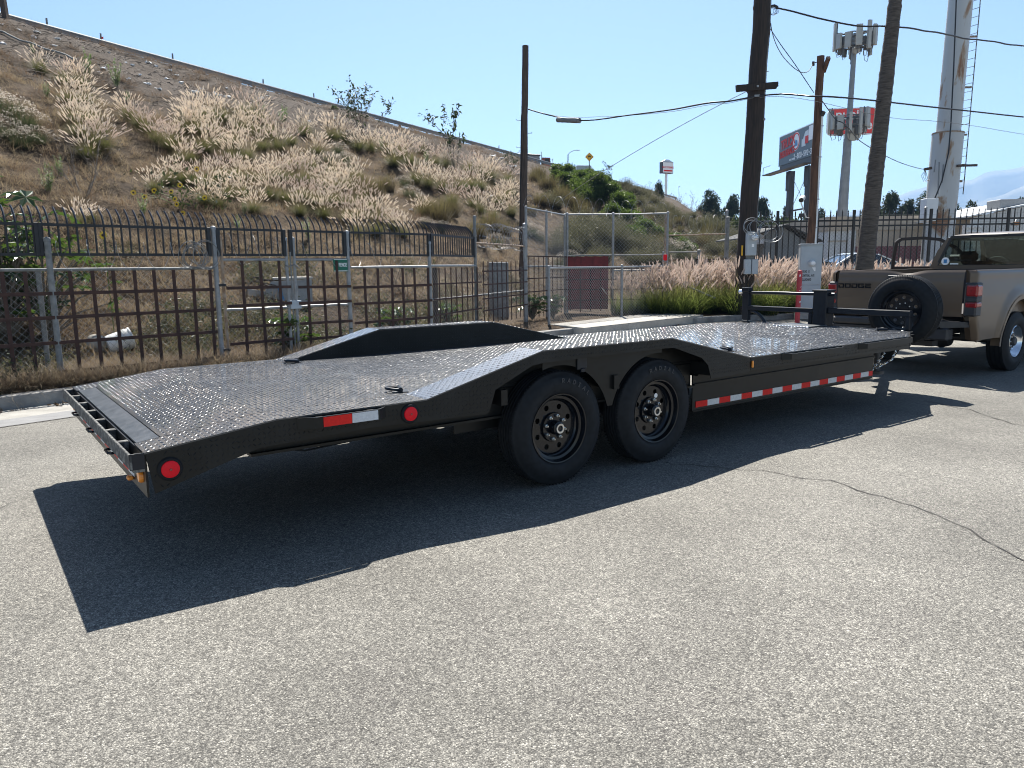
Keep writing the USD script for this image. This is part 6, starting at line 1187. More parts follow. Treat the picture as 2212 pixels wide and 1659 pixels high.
obj('roof', MB().hull([(-0.2, -0.1, z0 + 0.02), (W_ + 0.2, -0.1, z1 + 0.64), (-0.2, 12, z0 + 0.02), (W_ + 0.2, 12, z1 + 0.64), (-0.2, -0.1, z0 + 0.10), (W_ + 0.2, -0.1, z1 + 0.72), (-0.2, 12, z0 + 0.10), (W_ + 0.2, 12, z1 + 0.72)]), 'pole_white', t)
for q in np.arange(0.15, W_, 0.3): obj('wall_rib', MB().box(q, q + 0.05, -0.03, 0.0, -0.2, z0 + (z1 + 0.6 - z0) * q / W_ - 0.06), 'wall_white', t)
obj('roof_unit', MB().cbox(1.6, 3.2, 0.5, 1.8, z0 + 0.35, z0 + 0.95, 0.03), 'galv', t); obj('louvre', MB().box(-0.5, 0.3, -0.4, -0.05, 1.2, 3.4), 'wall_white', t)
for q in range(9): obj('slat', MB().box(-0.55, 0.35, -0.46, -0.4, 1.3 + q * 0.24, 1.36 + q * 0.24), 'pole_white', t)
p = at(2192, 483, 22.4); t = thing('flood_light', 'small black flood light on the white building side of the fence', 'lamp', p); obj('head', MB().cbox(-0.10, 0.10, -0.08, 0.04, -0.05, 0.05, 0.015), 'plastic_dark', t); obj('lens', MB().box(-0.08, 0.08, -0.083, -0.08, -0.04, 0.03), 'amber_lens', t); obj('bracket', MB().tube([(0, 0.0, 0.04), (0.1, 0.1, 0.12), (0.3, 0.2, 0.1)], 0.012, 5), 'galv', t)
D12 = 33.0; a, b = at(1650, 520, D12), at(1772, 560, D12); t = thing('shed', 'old dark shed with a sagging shingle roof behind the picket fence', 'shed', (a[0], D12, 0), 0.0); W_ = b[0] - a[0]; zr = at(1690, 487, D12)[2]; ze = at(1760, 522, D12)[2]
obj('wall', MB().box(0.1, W_ - 0.3, 0.3, 4, -0.2, ze - 0.05), 'wall_grey', t); mb = MB()
for k in range(9):
    s0, s1 = k / 9, (k + 1) / 9; mb.hull([(0.9 + (W_ - 0.9) * s, y, zr + (ze - zr) * s + dz_) for s in (s0, s1 + 0.02) for y in (-0.2, 4.4) for dz_ in (0.0, 0.035 + 0.02 * (1 - (s - s0) * 9))])
obj('roof', mb, 'shingle', t); obj('roof', MB().hull([(0.9, -0.2, zr), (0.9, 4.4, zr), (-0.9, -0.2, zr - 0.55), (-0.9, 4.4, zr - 0.55), (0.9, -0.2, zr + 0.05), (0.9, 4.4, zr + 0.05), (-0.9, -0.2, zr - 0.5), (-0.9, 4.4, zr - 0.5)]), 'shingle', t); obj('gable', MB().prism(Polygon([(0.1, ze - 0.2), (W_ - 0.4, ze - 0.1), (0.9, zr - 0.05), (0.1, zr - 0.3)]), ((0, 0.3, 0), (1, 0, 0), (0, 0, 1), (0, -1, 0)), 0.05), 'wall_grey', t); obj('door', MB().box(0.4, 1.3, 0.22, 0.25, -0.2, 1.7), 'iron_black', t)
# ---------------------------------------------------------------- vegetation
def hit(px, py, d0=9.0, d1=140.0):
    """where the line of sight through photo position (px, py) meets the slope"""
    d = ray(px, py); d = d / d[1]; t = np.linspace(d0, d1, 1600); p = CAM + d * t[:, None]; b = p[:, 2] < hill_z(p[:, 0], p[:, 1])
    k = int(np.argmax(b)) if b.any() else len(t) - 1
    return p[k]
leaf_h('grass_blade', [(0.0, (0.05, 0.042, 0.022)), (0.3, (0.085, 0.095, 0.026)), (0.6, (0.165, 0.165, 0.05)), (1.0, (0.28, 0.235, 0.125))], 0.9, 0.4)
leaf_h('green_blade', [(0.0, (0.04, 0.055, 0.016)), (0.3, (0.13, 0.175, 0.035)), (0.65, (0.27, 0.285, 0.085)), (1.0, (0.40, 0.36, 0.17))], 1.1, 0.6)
leaf('lime_blade', (0.10, 0.18, 0.03), (0.17, 0.26, 0.05), 0.45, 4)
leaf('plume_cream', (0.62, 0.535, 0.45), (0.78, 0.71, 0.62), 0.52, 9, 0.9, (0.95, 0.87, 0.77))
leaf('plume_pink', (0.50, 0.43, 0.385), (0.66, 0.585, 0.53), 0.5, 9, 0.9, (0.84, 0.74, 0.67))
leaf('straw', (0.12, 0.09, 0.055), (0.27, 0.213, 0.135), 0.3, 8, 0.8)
leaf('straw_dark', (0.07, 0.048, 0.032), (0.17, 0.115, 0.07), 0.25, 8, 0.9)
leaf('dead_grey', (0.075, 0.062, 0.052), (0.17, 0.145, 0.12), 0.2, 8, 0.9)
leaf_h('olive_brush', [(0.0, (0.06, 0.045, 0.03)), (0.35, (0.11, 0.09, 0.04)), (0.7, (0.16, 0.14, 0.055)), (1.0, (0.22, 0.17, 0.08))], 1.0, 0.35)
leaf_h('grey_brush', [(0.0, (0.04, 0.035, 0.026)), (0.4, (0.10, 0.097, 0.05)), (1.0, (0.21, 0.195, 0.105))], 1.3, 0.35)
leaf('buckwheat_flower', (0.50, 0.44, 0.37), (0.66, 0.61, 0.54), 0.3, 6, 0.9)
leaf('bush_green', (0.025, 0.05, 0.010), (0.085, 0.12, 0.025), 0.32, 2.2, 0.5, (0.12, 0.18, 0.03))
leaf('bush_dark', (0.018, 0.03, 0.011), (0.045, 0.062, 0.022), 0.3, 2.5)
leaf('weed_green', (0.05, 0.10, 0.02), (0.11, 0.19, 0.04), 0.4, 5)
leaf('pine_needle', (0.018, 0.030, 0.014), (0.05, 0.07, 0.03), 0.15, 1.0)
M('twig', (0.11, 0.085, 0.065), (0.18, 0.15, 0.12), scale=6, rough=0.9); M('petal_yellow', (0.75, 0.48, 0.01), rough=0.6); M('flower_eye', (0.05, 0.03, 0.015), rough=0.9)
M('litter_white', (0.62, 0.62, 0.63), (0.75, 0.75, 0.74), scale=5, rough=0.7)
RNG = np.random.default_rng(12)
def blades(n, R, H, seed, lean=0.55, w=0.006, segs=3, base=0.12, droop=0.35, up=0.2):
    g = np.random.default_rng(seed); mb = MB()
    az = g.uniform(0, 2 * np.pi, n); el = up + g.beta(1.2, 1.6, n) * lean * 1.6; h = H * g.uniform(0.55, 1.0, n); r0 = base * np.sqrt(g.uniform(0, 1, n)); a0 = g.uniform(0, 2 * np.pi, n)
    dirx, diry = np.cos(az), np.sin(az); V = []
    for k in range(segs + 1):
        s = k / segs; out = h * (np.sin(el) * s + droop * np.sin(el) * s * s); z = h * (np.cos(el) * s - droop * 0.5 * np.sin(el) * s * s)
        c = np.stack([r0 * np.cos(a0) + dirx * out, r0 * np.sin(a0) + diry * out, z], -1); e = np.stack([-diry, dirx, dirx * 0], -1) * (w * (1 - s * 0.93) * g.uniform(0.7, 1.3, n))[:, None]
        V += [c - e, c + e]
    V = np.stack(V, 1); m = V.shape[1]; o = (np.arange(n) * m)[:, None]; F = []
    for k in range(segs): F += [o + np.array([2 * k, 2 * k + 1, 2 * k + 3]), o + np.array([2 * k, 2 * k + 3, 2 * k + 2])]
    return mb.add(V.reshape(-1, 3), np.vstack(F))
def plumes(n, R, H, seed, ln=0.17, rad=0.014, lean=0.65, wind=(0.10, 0.0), base=0.12, up=0.02, bend=0.3, hmin=0.72):
    """stalks with bristly spindles at their tips; returns (stalks, plumes)"""
    g = np.random.default_rng(seed); st, pl = MB(), MB(); ang = np.arange(5) * 2 * np.pi / 5
    for k in range(n):
        az = g.uniform(0, 2 * np.pi); el = up + g.beta(1.3, 1.5) * lean; h = H * g.uniform(hmin, 1.0); u = np.array([math.cos(az), math.sin(az), 0])
        b = np.array([g.uniform(-1, 1) * base, g.uniform(-1, 1) * base, 0]); tip = b + u * h * math.sin(el) + np.array([wind[0] * h, wind[1] * h, h * math.cos(el)])
        mid = b * 0.5 + tip * 0.5 + np.array([0, 0, 0.06 * h]) - u * 0.05 * h
        d = tip - mid; d /= np.linalg.norm(d); d = d + u * bend * math.sin(el) + np.array([wind[0], wind[1], 0]) * 1.2; d /= np.linalg.norm(d)
        a = np.cross(d, (0, 0.3, 1.0)); a /= np.linalg.norm(a); c = np.cross(d, a)
        st.add([b - a * 0.0016, b + a * 0.0016, mid + a * 0.0014, mid - a * 0.0014, tip + a * 0.001, tip - a * 0.001], [(0, 1, 2), (0, 2, 3), (3, 2, 4), (3, 4, 5)])
        L = ln * g.uniform(0.75, 1.25); r = rad * g.uniform(0.8, 1.2); rows = []
        for s, q in ((0.0, 0.35), (0.2, 0.95), (0.55, 1.0), (0.85, 0.55)):
            cc = tip + d * L * s + u * 0.08 * L * s * s; rows.append(cc + r * q * g.uniform(0.8, 1.2, (5, 1)) * (np.cos(ang)[:, None] * a + np.sin(ang)[:, None] * c))
        V = np.vstack(rows + [[tip + d * L + u * 0.1 * L]]); F = []
        for i in range(3):
            for j in range(5): F += [(i * 5 + j, i * 5 + (j + 1) % 5, i * 5 + 5 + (j + 1) % 5), (i * 5 + j, i * 5 + 5 + (j + 1) % 5, i * 5 + 5 + j)]
        F += [(15 + j, 15 + (j + 1) % 5, 20) for j in range(5)]; pl.add(V, F)
        for j in range(9):  # bristles
            s = g.uniform(0.05, 0.95); w_ = g.uniform(0, 2 * np.pi); e = np.cos(w_) * a + np.sin(w_) * c; p = tip + d * L * s; t2 = np.cross(e, d) * 0.0018
            pl.add([p - t2, p + t2, p + e * r * 1.9 + d * r * 1.6], [(0, 1, 2)])
    return st, pl
def leaf_cloud(n, size, seed, shape, w=0.55, flat=0.4):
    """n small leaves at points drawn by shape(g) -> (points, outward dirs)"""
    g = np.random.default_rng(seed); P, O = shape(g, n); n = len(P)
    t = O + g.normal(0, 0.7, (n, 3)); t /= np.linalg.norm(t, axis=1, keepdims=True); b = np.cross(t, g.normal(0, 1, (n, 3))); b /= np.linalg.norm(b, axis=1, keepdims=True)
    s = size * g.uniform(0.6, 1.4, (n, 1)); k = np.cross(t, b) * s * 0.15
    V = np.stack([P - t * s * 0.5, P + b * s * w * 0.5 + k, P + t * s * 0.6, P - b * s * w * 0.5 + k], 1); o = (np.arange(n) * 4)[:, None]
    return MB().add(V.reshape(-1, 3), np.vstack([o + np.array([0, 1, 2]), o + np.array([0, 2, 3])]))
def lobes(spec, jit=0.16, fill=0.35):
    def f(g, n):
        c = np.array([s[:3] for s in spec]); r = np.array([s[3] for s in spec]); pr = r ** 2 / (r ** 2).sum(); k = g.choice(len(spec), n, p=pr); d = g.normal(0, 1, (n, 3)); d /= np.linalg.norm(d, axis=1, keepdims=True); d[:, 2] = np.where(d[:, 2] < -0.5, -d[:, 2], d[:, 2])
        rr = r[k] * np.where(g.uniform(size=n) < fill, g.uniform(0.4, 0.95, n), 1.0) * (1 + g.normal(0, jit, n)); p = c[k] + d * rr[:, None]
        keep = (meshkit.noise(p * 3.1 + 7, 4) > 0.30) & (p[:, 2] > 0.02); return p[keep], d[keep]
    return f
def kind(name, parts):
    r = kind_root(name)
    for nm, mb, mt in parts: obj(nm, mb, mt, r)
    return r
FG = []
for k in range(4):
    st, pl = plumes([74, 90, 62, 100][k], 0.6, 1.22, 20 + k, ln=0.20, rad=0.016, lean=0.85, wind=(0.10, -0.05), base=0.16, bend=0.1, hmin=0.5)
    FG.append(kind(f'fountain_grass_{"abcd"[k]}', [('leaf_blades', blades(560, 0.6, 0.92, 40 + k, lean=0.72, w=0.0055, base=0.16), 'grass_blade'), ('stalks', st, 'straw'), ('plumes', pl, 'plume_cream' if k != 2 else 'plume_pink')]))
PG = []
for k in range(3):
    st, pl = plumes([40, 52, 46][k], 0.6, 1.15, 60 + k, ln=0.26, rad=0.016, lean=0.60, wind=(0.08, -0.03), base=0.2, bend=0.25, hmin=0.6)
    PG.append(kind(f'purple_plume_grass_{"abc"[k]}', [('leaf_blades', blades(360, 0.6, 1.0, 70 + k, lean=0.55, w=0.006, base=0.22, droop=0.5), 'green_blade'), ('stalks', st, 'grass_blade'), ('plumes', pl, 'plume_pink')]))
LIME = kind('green_tuft', [('leaf_blades', blades(420, 0.5, 0.62, 81, lean=0.5, w=0.005, base=0.1, droop=0.3), 'lime_blade')])
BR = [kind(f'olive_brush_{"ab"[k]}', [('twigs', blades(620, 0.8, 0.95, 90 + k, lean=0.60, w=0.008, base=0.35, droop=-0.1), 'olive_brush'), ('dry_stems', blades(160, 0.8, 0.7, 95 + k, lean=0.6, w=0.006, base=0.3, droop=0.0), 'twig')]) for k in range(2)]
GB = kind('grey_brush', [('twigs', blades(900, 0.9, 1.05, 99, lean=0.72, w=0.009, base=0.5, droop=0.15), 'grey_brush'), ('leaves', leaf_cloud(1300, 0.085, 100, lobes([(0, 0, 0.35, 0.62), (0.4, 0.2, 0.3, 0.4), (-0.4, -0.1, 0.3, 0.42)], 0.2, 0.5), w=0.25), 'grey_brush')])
g_ = np.random.default_rng(5)
def flower_heads(n, R, H, seed):
    g = np.random.default_rng(seed); mb = MB()
    for k in range(n):
        az, q = g.uniform(0, 2 * np.pi), math.sqrt(g.uniform()); x, y = R * q * math.cos(az), R * q * math.sin(az); z = H * math.sqrt(max(0.02, 1 - 0.8 * q * q)) * g.uniform(0.8, 1.05)
        for j in range(4):
            c = np.array([x, y, z]) + g.normal(0, 0.014, 3); s = g.uniform(0.010, 0.018); w = g.uniform(0, 6.28); mb.add([c + s * np.array([math.cos(w + t), math.sin(w + t), g.uniform(-.4, .4)]) for t in (0, 2.1, 4.2)], [(0, 1, 2)])
    return mb
BW = [kind(f'buckwheat_bush_{"ab"[k]}', [('leaf_stems', blades(700, 0.7, 0.75, 110 + k, lean=0.75, w=0.005, base=0.3, droop=0.1), 'bush_dark'), ('flower_heads', flower_heads(300, 0.75, 0.75, 112 + k), 'buckwheat_flower'), ('dry_stems', blades(60, .7, .75, 118 + k, lean=0.7, w=0.003, base=0.3), 'straw_dark')]) for k in range(2)]
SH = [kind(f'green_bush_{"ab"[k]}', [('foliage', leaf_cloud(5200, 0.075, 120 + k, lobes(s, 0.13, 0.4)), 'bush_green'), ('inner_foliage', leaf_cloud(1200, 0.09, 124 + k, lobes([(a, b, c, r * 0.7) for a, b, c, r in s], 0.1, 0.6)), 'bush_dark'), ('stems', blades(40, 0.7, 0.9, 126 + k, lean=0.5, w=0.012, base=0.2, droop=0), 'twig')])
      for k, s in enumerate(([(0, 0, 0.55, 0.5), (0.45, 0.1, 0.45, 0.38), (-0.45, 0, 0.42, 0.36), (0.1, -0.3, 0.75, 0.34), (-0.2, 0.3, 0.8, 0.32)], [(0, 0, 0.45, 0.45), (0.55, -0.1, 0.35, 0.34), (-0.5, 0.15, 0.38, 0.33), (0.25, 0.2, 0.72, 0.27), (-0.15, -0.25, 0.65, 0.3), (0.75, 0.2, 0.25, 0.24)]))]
def upright_weed(seed, n=7):
    g = np.random.default_rng(seed); st, lf = MB(), MB()
    for k in range(n):
        az = g.uniform(0, 6.28); H = g.uniform(0.55, 1.0); top = np.array([math.cos(az) * 0.22 * (k > 0), math.sin(az) * 0.22 * (k > 0), H if k else 1.05]); st.tube([(0.02 * math.cos(az), 0.02 * math.sin(az), 0), top * (0.6, 0.6, 0.5), top], [0.008, 0.006, 0.003], 4)
        m = 75; s = g.uniform(0.15, 1.0, m); P = s[:, None] * top; a2 = g.uniform(0, 6.28, m); O = np.column_stack([np.cos(a2), np.sin(a2), np.full(m, 0.6)]); L = 0.12 * (1.1 - 0.6 * s)[:, None]
        b = np.cross(O, (0, 0, 1.0)); b /= np.linalg.norm(b, axis=1, keepdims=True); V = np.stack([P, P + O * L * 0.5 + b * 0.009, P + O * L, P + O * L * 0.5 - b * 0.009], 1); o = (np.arange(m) * 4)[:, None]; lf.add(V.reshape(-1, 3), np.vstack([o + np.array([0, 1, 2]), o + np.array([0, 2, 3])]))
    return [('stems', st, 'twig'), ('leaves', lf, 'weed_green')]
WD = [kind(f'upright_weed_{"ab"[k]}', upright_weed(130 + k)) for k in range(2)]
def stalky(seed, nst, H, R, nleaf, lsz, tipw, mat='bush_dark'):
    g = np.random.default_rng(seed); st, lf = MB(), MB(); tips = []
    def branch(p, d, L, r, lev):
        n = 4; pts = [p]
        for k in range(n): d = d + g.normal(0, 0.13, 3); d[2] = abs(d[2]) * 1.0 + 0.1; d /= np.linalg.norm(d); pts.append(pts[-1] + d * L / n)
        st.tube(pts, np.linspace(r, r * 0.5, n + 1), 5)
        if lev < 2:
            for q in range(g.integers(2, 4)): branch(pts[g.integers(2, n + 1)], d + g.normal(0, 0.5, 3), L * 0.55, r * 0.5, lev + 1)
        tips.extend(pts[2:])
    for k in range(nst):
        az = g.uniform(0, 6.28); branch(np.array([0.05 * math.cos(az), 0.05 * math.sin(az), 0]), np.array([math.cos(az) * R / H, math.sin(az) * R / H, 1.0]), H * g.uniform(0.5, 0.72), 0.016 * H / 2, 0)
    tips = np.array(tips); k = g.choice(len(tips), nleaf, p=(tips[:, 2] ** tipw) / (tips[:, 2] ** tipw).sum())
    def shp(g2, n): return tips[k] + g2.normal(0, 0.05 * H / 2, (n, 3)), np.column_stack([g2.normal(0, 1, n), g2.normal(0, 1, n), g2.normal(-0.5, 0.6, n)])
    lf = leaf_cloud(nleaf, lsz, seed + 1, shp, w=0.4); return [('stems', st, 'twig'), ('leaves', lf, mat)]
ST = [kind('stalky_shrub_a', stalky(140, 9, 2.3, 1.1, 420, 0.14, 0.8)), kind('stalky_shrub_b', stalky(143, 4, 2.2, 0.5, 200, 0.17, 1.5)), kind('bare_shrub', stalky(146, 8, 1.4, 0.9, 60, 0.08, 1.0, 'dead_grey'))]

def scatter(src, name, cat, zones, sz, seed, sink=0.06, az=None, dmin=9.0):
    """zones: (label, group, [(px, py, size in photo px), ...]) on the slope"""
    g = np.random.default_rng(seed)
    for label, group, pts in zones:
        order = {q: i for i, q in enumerate(sorted(range(len(pts)), key=lambda i: pts[i][0]))}
        for qi, (px, py, w) in enumerate(pts):
            lab = label
            if 1 < len(pts) <= 12: lab = (['leftmost', 'second from left', 'third from left', 'fourth from left', 'fifth from left', 'sixth from left', 'seventh from left', 'eighth from left', 'ninth from left', 'tenth from left', 'eleventh from left', 'twelfth from left'][order[qi]] if order[qi] < len(pts) - 1 else 'rightmost') + ', ' + label
            p = hit(px, py, dmin); s = w / FPX * p[1] / sz * g.uniform(0.92, 1.08) * (0.84 if name == 'fountain_grass' else 1.0)
            place(src[int(g.integers(len(src)))], name, lab, cat, p - (0, 0, sink * s), g.uniform(0, 6.28) if az is None else az + g.uniform(-.5, .5), (s, s, s * g.uniform(0.88, 1.08)), group if len(pts) > 1 else None)
c1 = lambda *L: [(x / 3.0, y / 3.0, w / 3.0) for x, y, w in L]
c2 = lambda *L: [(737.3 + x / 3.0, y / 3.0, w / 3.0) for x, y, w in L]
scatter(FG, 'fountain_grass', 'grass', [
 ('lone pale plume grass clump below the pipe at the upper left', None, c1((258, 478, 170))),
 ('pale plume grass clump in the upright band right of the white-flowered bush', 'plume grass band beside the white-flowered bush', c1((430, 560, 200), (520, 580, 200), (450, 680, 210), (560, 690, 200), (490, 800, 220), (590, 800, 210), (520, 900, 230), (650, 880, 200), (560, 1030, 240), (670, 980, 230), (610, 960, 200))),
 ('pale plume grass clump in the diagonal row across the middle of the slope', 'plume grass in the diagonal middle row', c1((830, 780, 190), (900, 830, 190), (960, 880, 210), (1020, 930, 210), (1090, 980, 210), (1190, 1060, 190), (1240, 1050, 160), (1140, 930, 170), (1210, 870, 180))),
 ('pale plume grass clump in the broad mass below the grey upper slope', 'plume grass in the broad upper mass', c1((1240, 800, 210), (1340, 790, 230), (1440, 790, 220), (1280, 880, 200), (1390, 880, 210), (1330, 990, 220), (1420, 960, 190), (1590, 780, 220), (1680, 800, 210), (1560, 860, 210), (1650, 900, 220), (1750, 900, 210), (1800, 980, 220), (1700, 980, 190), (1520, 960, 210), (1500, 1040, 190), (1600, 1050, 200))),
 ('small pale plume grass clump right of the broad upper mass', 'small plume grass right of the upper mass', c1((1980, 890, 170), (1890, 950, 150), (2160, 920, 190), (2060, 1010, 180))),
 ('pale plume grass clump in the lower mass above the iron fence', 'plume grass in the lower mass above the fence', c1((1000, 1240, 190), (1090, 1200, 190), (1180, 1190, 190), (1270, 1200, 190), (1360, 1230, 200), (1330, 1330, 200), (1440, 1180, 190), (1530, 1170, 200), (1480, 1290, 200), (1570, 1290, 200), (1620, 1180, 200), (1650, 1380, 210), (1720, 1200, 200), (1750, 1300, 200), (1810, 1180, 190), (1840, 1320, 200), (1900, 1190, 190), (1910, 1100, 180), (1960, 1300, 200), (1980, 1200, 190), (2020, 1110, 170), (2060, 1330, 200), (2090, 1230, 190), (2150, 1140, 180), (2170, 1330, 200), (1940, 1400, 200), (2100, 1420, 200), (2200, 1240, 180), (1420, 1350, 160))),
 ('pale plume grass clump poking through the curved fence tips left of the sunflowers', 'plume grass behind the fence tips at left', c1((510, 1470, 190), (600, 1430, 140))),
 ('pale plume grass clump around the feet of the tall bushy shrub', 'plume grass near the tall bushy shrub', c2((20, 930, 160), (110, 980, 170), (190, 990, 160), (300, 1000, 190), (390, 1030, 190), (450, 1080, 180), (340, 1080, 180))),
 ('pale plume grass clump near the slender castor bean shrub', 'plume grass near the slender shrub', c2((525, 1000, 130), (610, 1080, 170), (680, 1090, 150), (830, 1130, 180), (900, 1140, 170), (960, 1170, 170), (840, 1240, 190), (900, 1230, 170), (760, 1230, 160), (1080, 1190, 140))),
 ('pale plume grass clump on the lower slope left of the bare pole', 'plume grass left of the bare pole', c2((480, 1190, 170), (560, 1220, 170), (650, 1240, 170), (720, 1330, 170), (850, 1350, 170), (900, 1390, 160), (1010, 1330, 150), (1060, 1300, 150), (1100, 1400, 170), (1090, 1270, 130), (980, 1420, 150))),
 ('pale plume grass clump in the thicket right above the gate', 'plume grass in the thicket above the gate', c2((30, 1240, 190), (100, 1190, 170), (60, 1340, 190), (140, 1310, 180), (200, 1370, 190), (250, 1440, 180), (40, 1440, 190), (130, 1430, 190), (230, 1530, 190), (340, 1490, 170), (400, 1540, 170), (100, 1540, 190), (520, 1400, 140))),
], 1.15, 201)
scatter(BR, 'dry_brush', 'shrub', [
 ('brown broom-like brush between plume grass and white flowers', 'brown brush in the middle of the lower slope', c2((190, 1290, 300), (90, 1230, 240), (290, 1240, 200))),
 ('olive broom-like brush left of the bare pole', 'olive brush left of the bare pole', c2((620, 1440, 300), (700, 1400, 260), (560, 1400, 230), (960, 1500, 270), (880, 1540, 240), (1050, 1530, 200))),
 ('olive-brown brush right of the bare pole under the freeway', 'brown brush right of the bare pole', c2((1280, 1160, 170), (1340, 1230, 230), (1420, 1300, 230), (1290, 1330, 200), (1230, 1400, 150), (1560, 1400, 230), (1490, 1340, 200), (1250, 1180, 140))),
], 1.5, 202)
scatter([GB], 'grey_brush', 'shrub', [
 ('wide grey-green brush mound behind the chain-link bay with the middle post', 'grey-green brush behind the tall chain-link', c2((1500, 1600, 300), (1620, 1580, 300), (1740, 1600, 280), (1560, 1500, 260), (1690, 1510, 240), (1860, 1640, 260), (1960, 1650, 240), (1420, 1640, 240))),
 ('dull brush on the end of the hill right of the green bushes', 'dull brush on the end of the hill', c2((1880, 1260, 140), (1960, 1290, 130), (2020, 1330, 140), (1920, 1340, 150), (2080, 1360, 120), (2130, 1400, 130), (2180, 1440, 130), (2040, 1420, 150), (2240, 1470, 110), (2310, 1500, 110), (1840, 1220, 110), (2100, 1480, 140))),
 ('grey-green mound just right of the bare pole', None, c2((1360, 1350, 190))),
], 1.6, 203)
scatter(BW, 'buckwheat_bush', 'bush', [
 ('big dark bush covered in small white flowers at the left edge', 'big white-flowered bush at the left edge', c1((60, 760, 330), (-60, 700, 330), (170, 830, 300), (40, 900, 330), (230, 930, 270), (130, 960, 260))),
 ('white-flowered bush in the middle of the lower slope', 'white-flowered bushes in the middle of the slope', c2((440, 1280, 170), (400, 1210, 140), (30, 1060, 150), (70, 1110, 130), (500, 1300, 110))),
 ('white-flowered bush beside the grass right of the upper mass', 'white-flowered bushes right of the upper mass', c1((2140, 1060, 170), (2190, 1000, 150))),
 ('low white-flowered bush behind the razor wire left of the bare pole', 'low white-flowered bushes behind the razor wire', c2((1000, 1600, 190), (1230, 1530, 190), (1180, 1480, 150), (640, 1500, 160), (540, 1480, 140), (1280, 1560, 150))),
 ('white-flowered bush on the slope by the freeway edge', 'white-flowered bushes high near the bare pole', c2((1040, 1230, 90), (1110, 1260, 80), (980, 1200, 80))),
], 1.5, 204)
scatter(SH, 'green_bush', 'bush', [
 ('bright green leafy bush spilling down the slope below the yellow sign', 'bright green bushes below the yellow sign', c2((1500, 1270, 250), (1440, 1200, 190), (1600, 1240, 190), (1640, 1330, 260), (1730, 1370, 250), (1560, 1180, 130), (1820, 1420, 230), (1700, 1270, 150), (1880, 1500, 210), (1760, 1470, 190), (1610, 1330, 190))),
 ('green bush behind the right bay of chain-link and its rusty neighbour', 'green bushes behind the rusty-railed bay', c2((1960, 1560, 210), (2060, 1590, 190), (2140, 1620, 180), (2220, 1640, 150), (1900, 1580, 190))),
 ('tiny dark bush on the skyline left of the hilltop shrub', None, c1((2165, 715, 40))),
], 1.5, 205)
scatter(WD, 'green_weed', 'weed', [
 ('largest upright green weed on the upper left slope', None, c1((560, 500, 130))), ('second upright green weed, right of the largest one', None, c1((755, 570, 120))),
 ('small green weed above the diagonal grass row', None, c1((825, 660, 50))), ('upright green weed at the right of the grey upper slope', None, c1((1835, 810, 100))),
 ('small green weed sprouting from the upper slope', 'small green weeds on the upper slope', c1((1660, 710, 45), (1710, 725, 45), (300, 640, 80), (220, 350, 50))),
 ('green weed growing among the plume grass by the slender shrub', 'green weeds near the slender shrub', c2((550, 1060, 60), (260, 960, 60), (815, 1250, 50))),
 ('green weed behind the lower iron fence', 'green weeds behind the fence', c1((310, 1250, 150), (400, 1150, 110), (930, 1400, 100), (2000, 1560, 110), (1540, 1500, 80), (1580, 1400, 70))),
], 0.75, 206)
def one(src, label, cat, name, px, py, hpx, hh, rz=0.0, dmin=9.0):
    p = hit(px, py, dmin); s = hpx / FPX * p[1] / hh; place(src, name, label, cat, p - (0, 0, 0.05), rz, s)
one(ST[0], 'tall bushy shrub with dark leaves standing against the sky', 'shrub', 'tall_shrub', 795, 308, 105, 2.0)
one(ST[1], 'slender castor bean shrub with few tall stems against the sky', 'shrub', 'tall_shrub', 985, 366, 104, 2.0, 0.5)
one(ST[0], 'small dark shrub just left of the bare pole', 'shrub', 'tall_shrub', 1100, 378, 42, 2.0, 1.7)
one(ST[1], 'leafy shrub rising in front of the box trailer', 'shrub', 'tall_shrub', 1312, 402, 38, 2.0, 2.2)
one(ST[2], 'grey leafless shrub on the end of the hill', 'shrub', 'dead_shrub', 1415, 430, 32, 1.2, 0.3)
one(ST[2], 'grey twiggy bush behind the fence at the lower left', 'shrub', 'dead_shrub', 180, 425, 120, 1.2, 0.9)
one(ST[2], 'twiggy grey bush under the right gate leaf', 'shrub', 'dead_shrub', 880, 640, 110, 1.2, 2.0, dmin=13)
# castor bean at the left edge: big lobed leaves
def castor(seed, n, spread, H):
    g = np.random.default_rng(seed); st, lf = MB(), MB()
    for k in range(n):
        az, q = g.uniform(0, 6.28), g.uniform(0.1, 1); tip = np.array([spread * q * math.cos(az), spread * q * math.sin(az) * 0.8, H * g.uniform(0.25, 1.0)]); st.tube([(0, 0, 0), tip * (0.45, 0.45, 0.7), tip], [0.016, 0.012, 0.005], 5)
        nn = np.array([g.normal(0, .4), g.normal(0, .4) - 0.3, 1.0]); nn /= np.linalg.norm(nn); a = np.cross(nn, (1, 0, 0)); a /= np.linalg.norm(a); b = np.cross(nn, a); s = g.uniform(0.09, 0.19)
        for j in range(7):
            w = j * 2 * math.pi / 7.6 + g.uniform(0, .2); d = math.cos(w) * a + math.sin(w) * b; e = -math.sin(w) * a + math.cos(w) * b
            lf.add([tip, tip + d * s * 0.5 + e * s * 0.2 + nn * 0.01, tip + d * s - nn * s * 0.15, tip + d * s * 0.5 - e * s * 0.2 + nn * 0.01], [(0, 1, 2), (0, 2, 3)])
    return [('stems', st, 'twig'), ('leaves', lf, 'castor_leaf')]
leaf('castor_leaf', (0.02, 0.04, 0.014), (0.05, 0.08, 0.028), 0.22, 3, 0.3, (0.10, 0.17, 0.03))
CB = kind('castor_bean', castor(150, 75, 1.0, 1.5)); CB2 = kind('castor_bean_low', castor(152, 45, 0.6, 0.8))
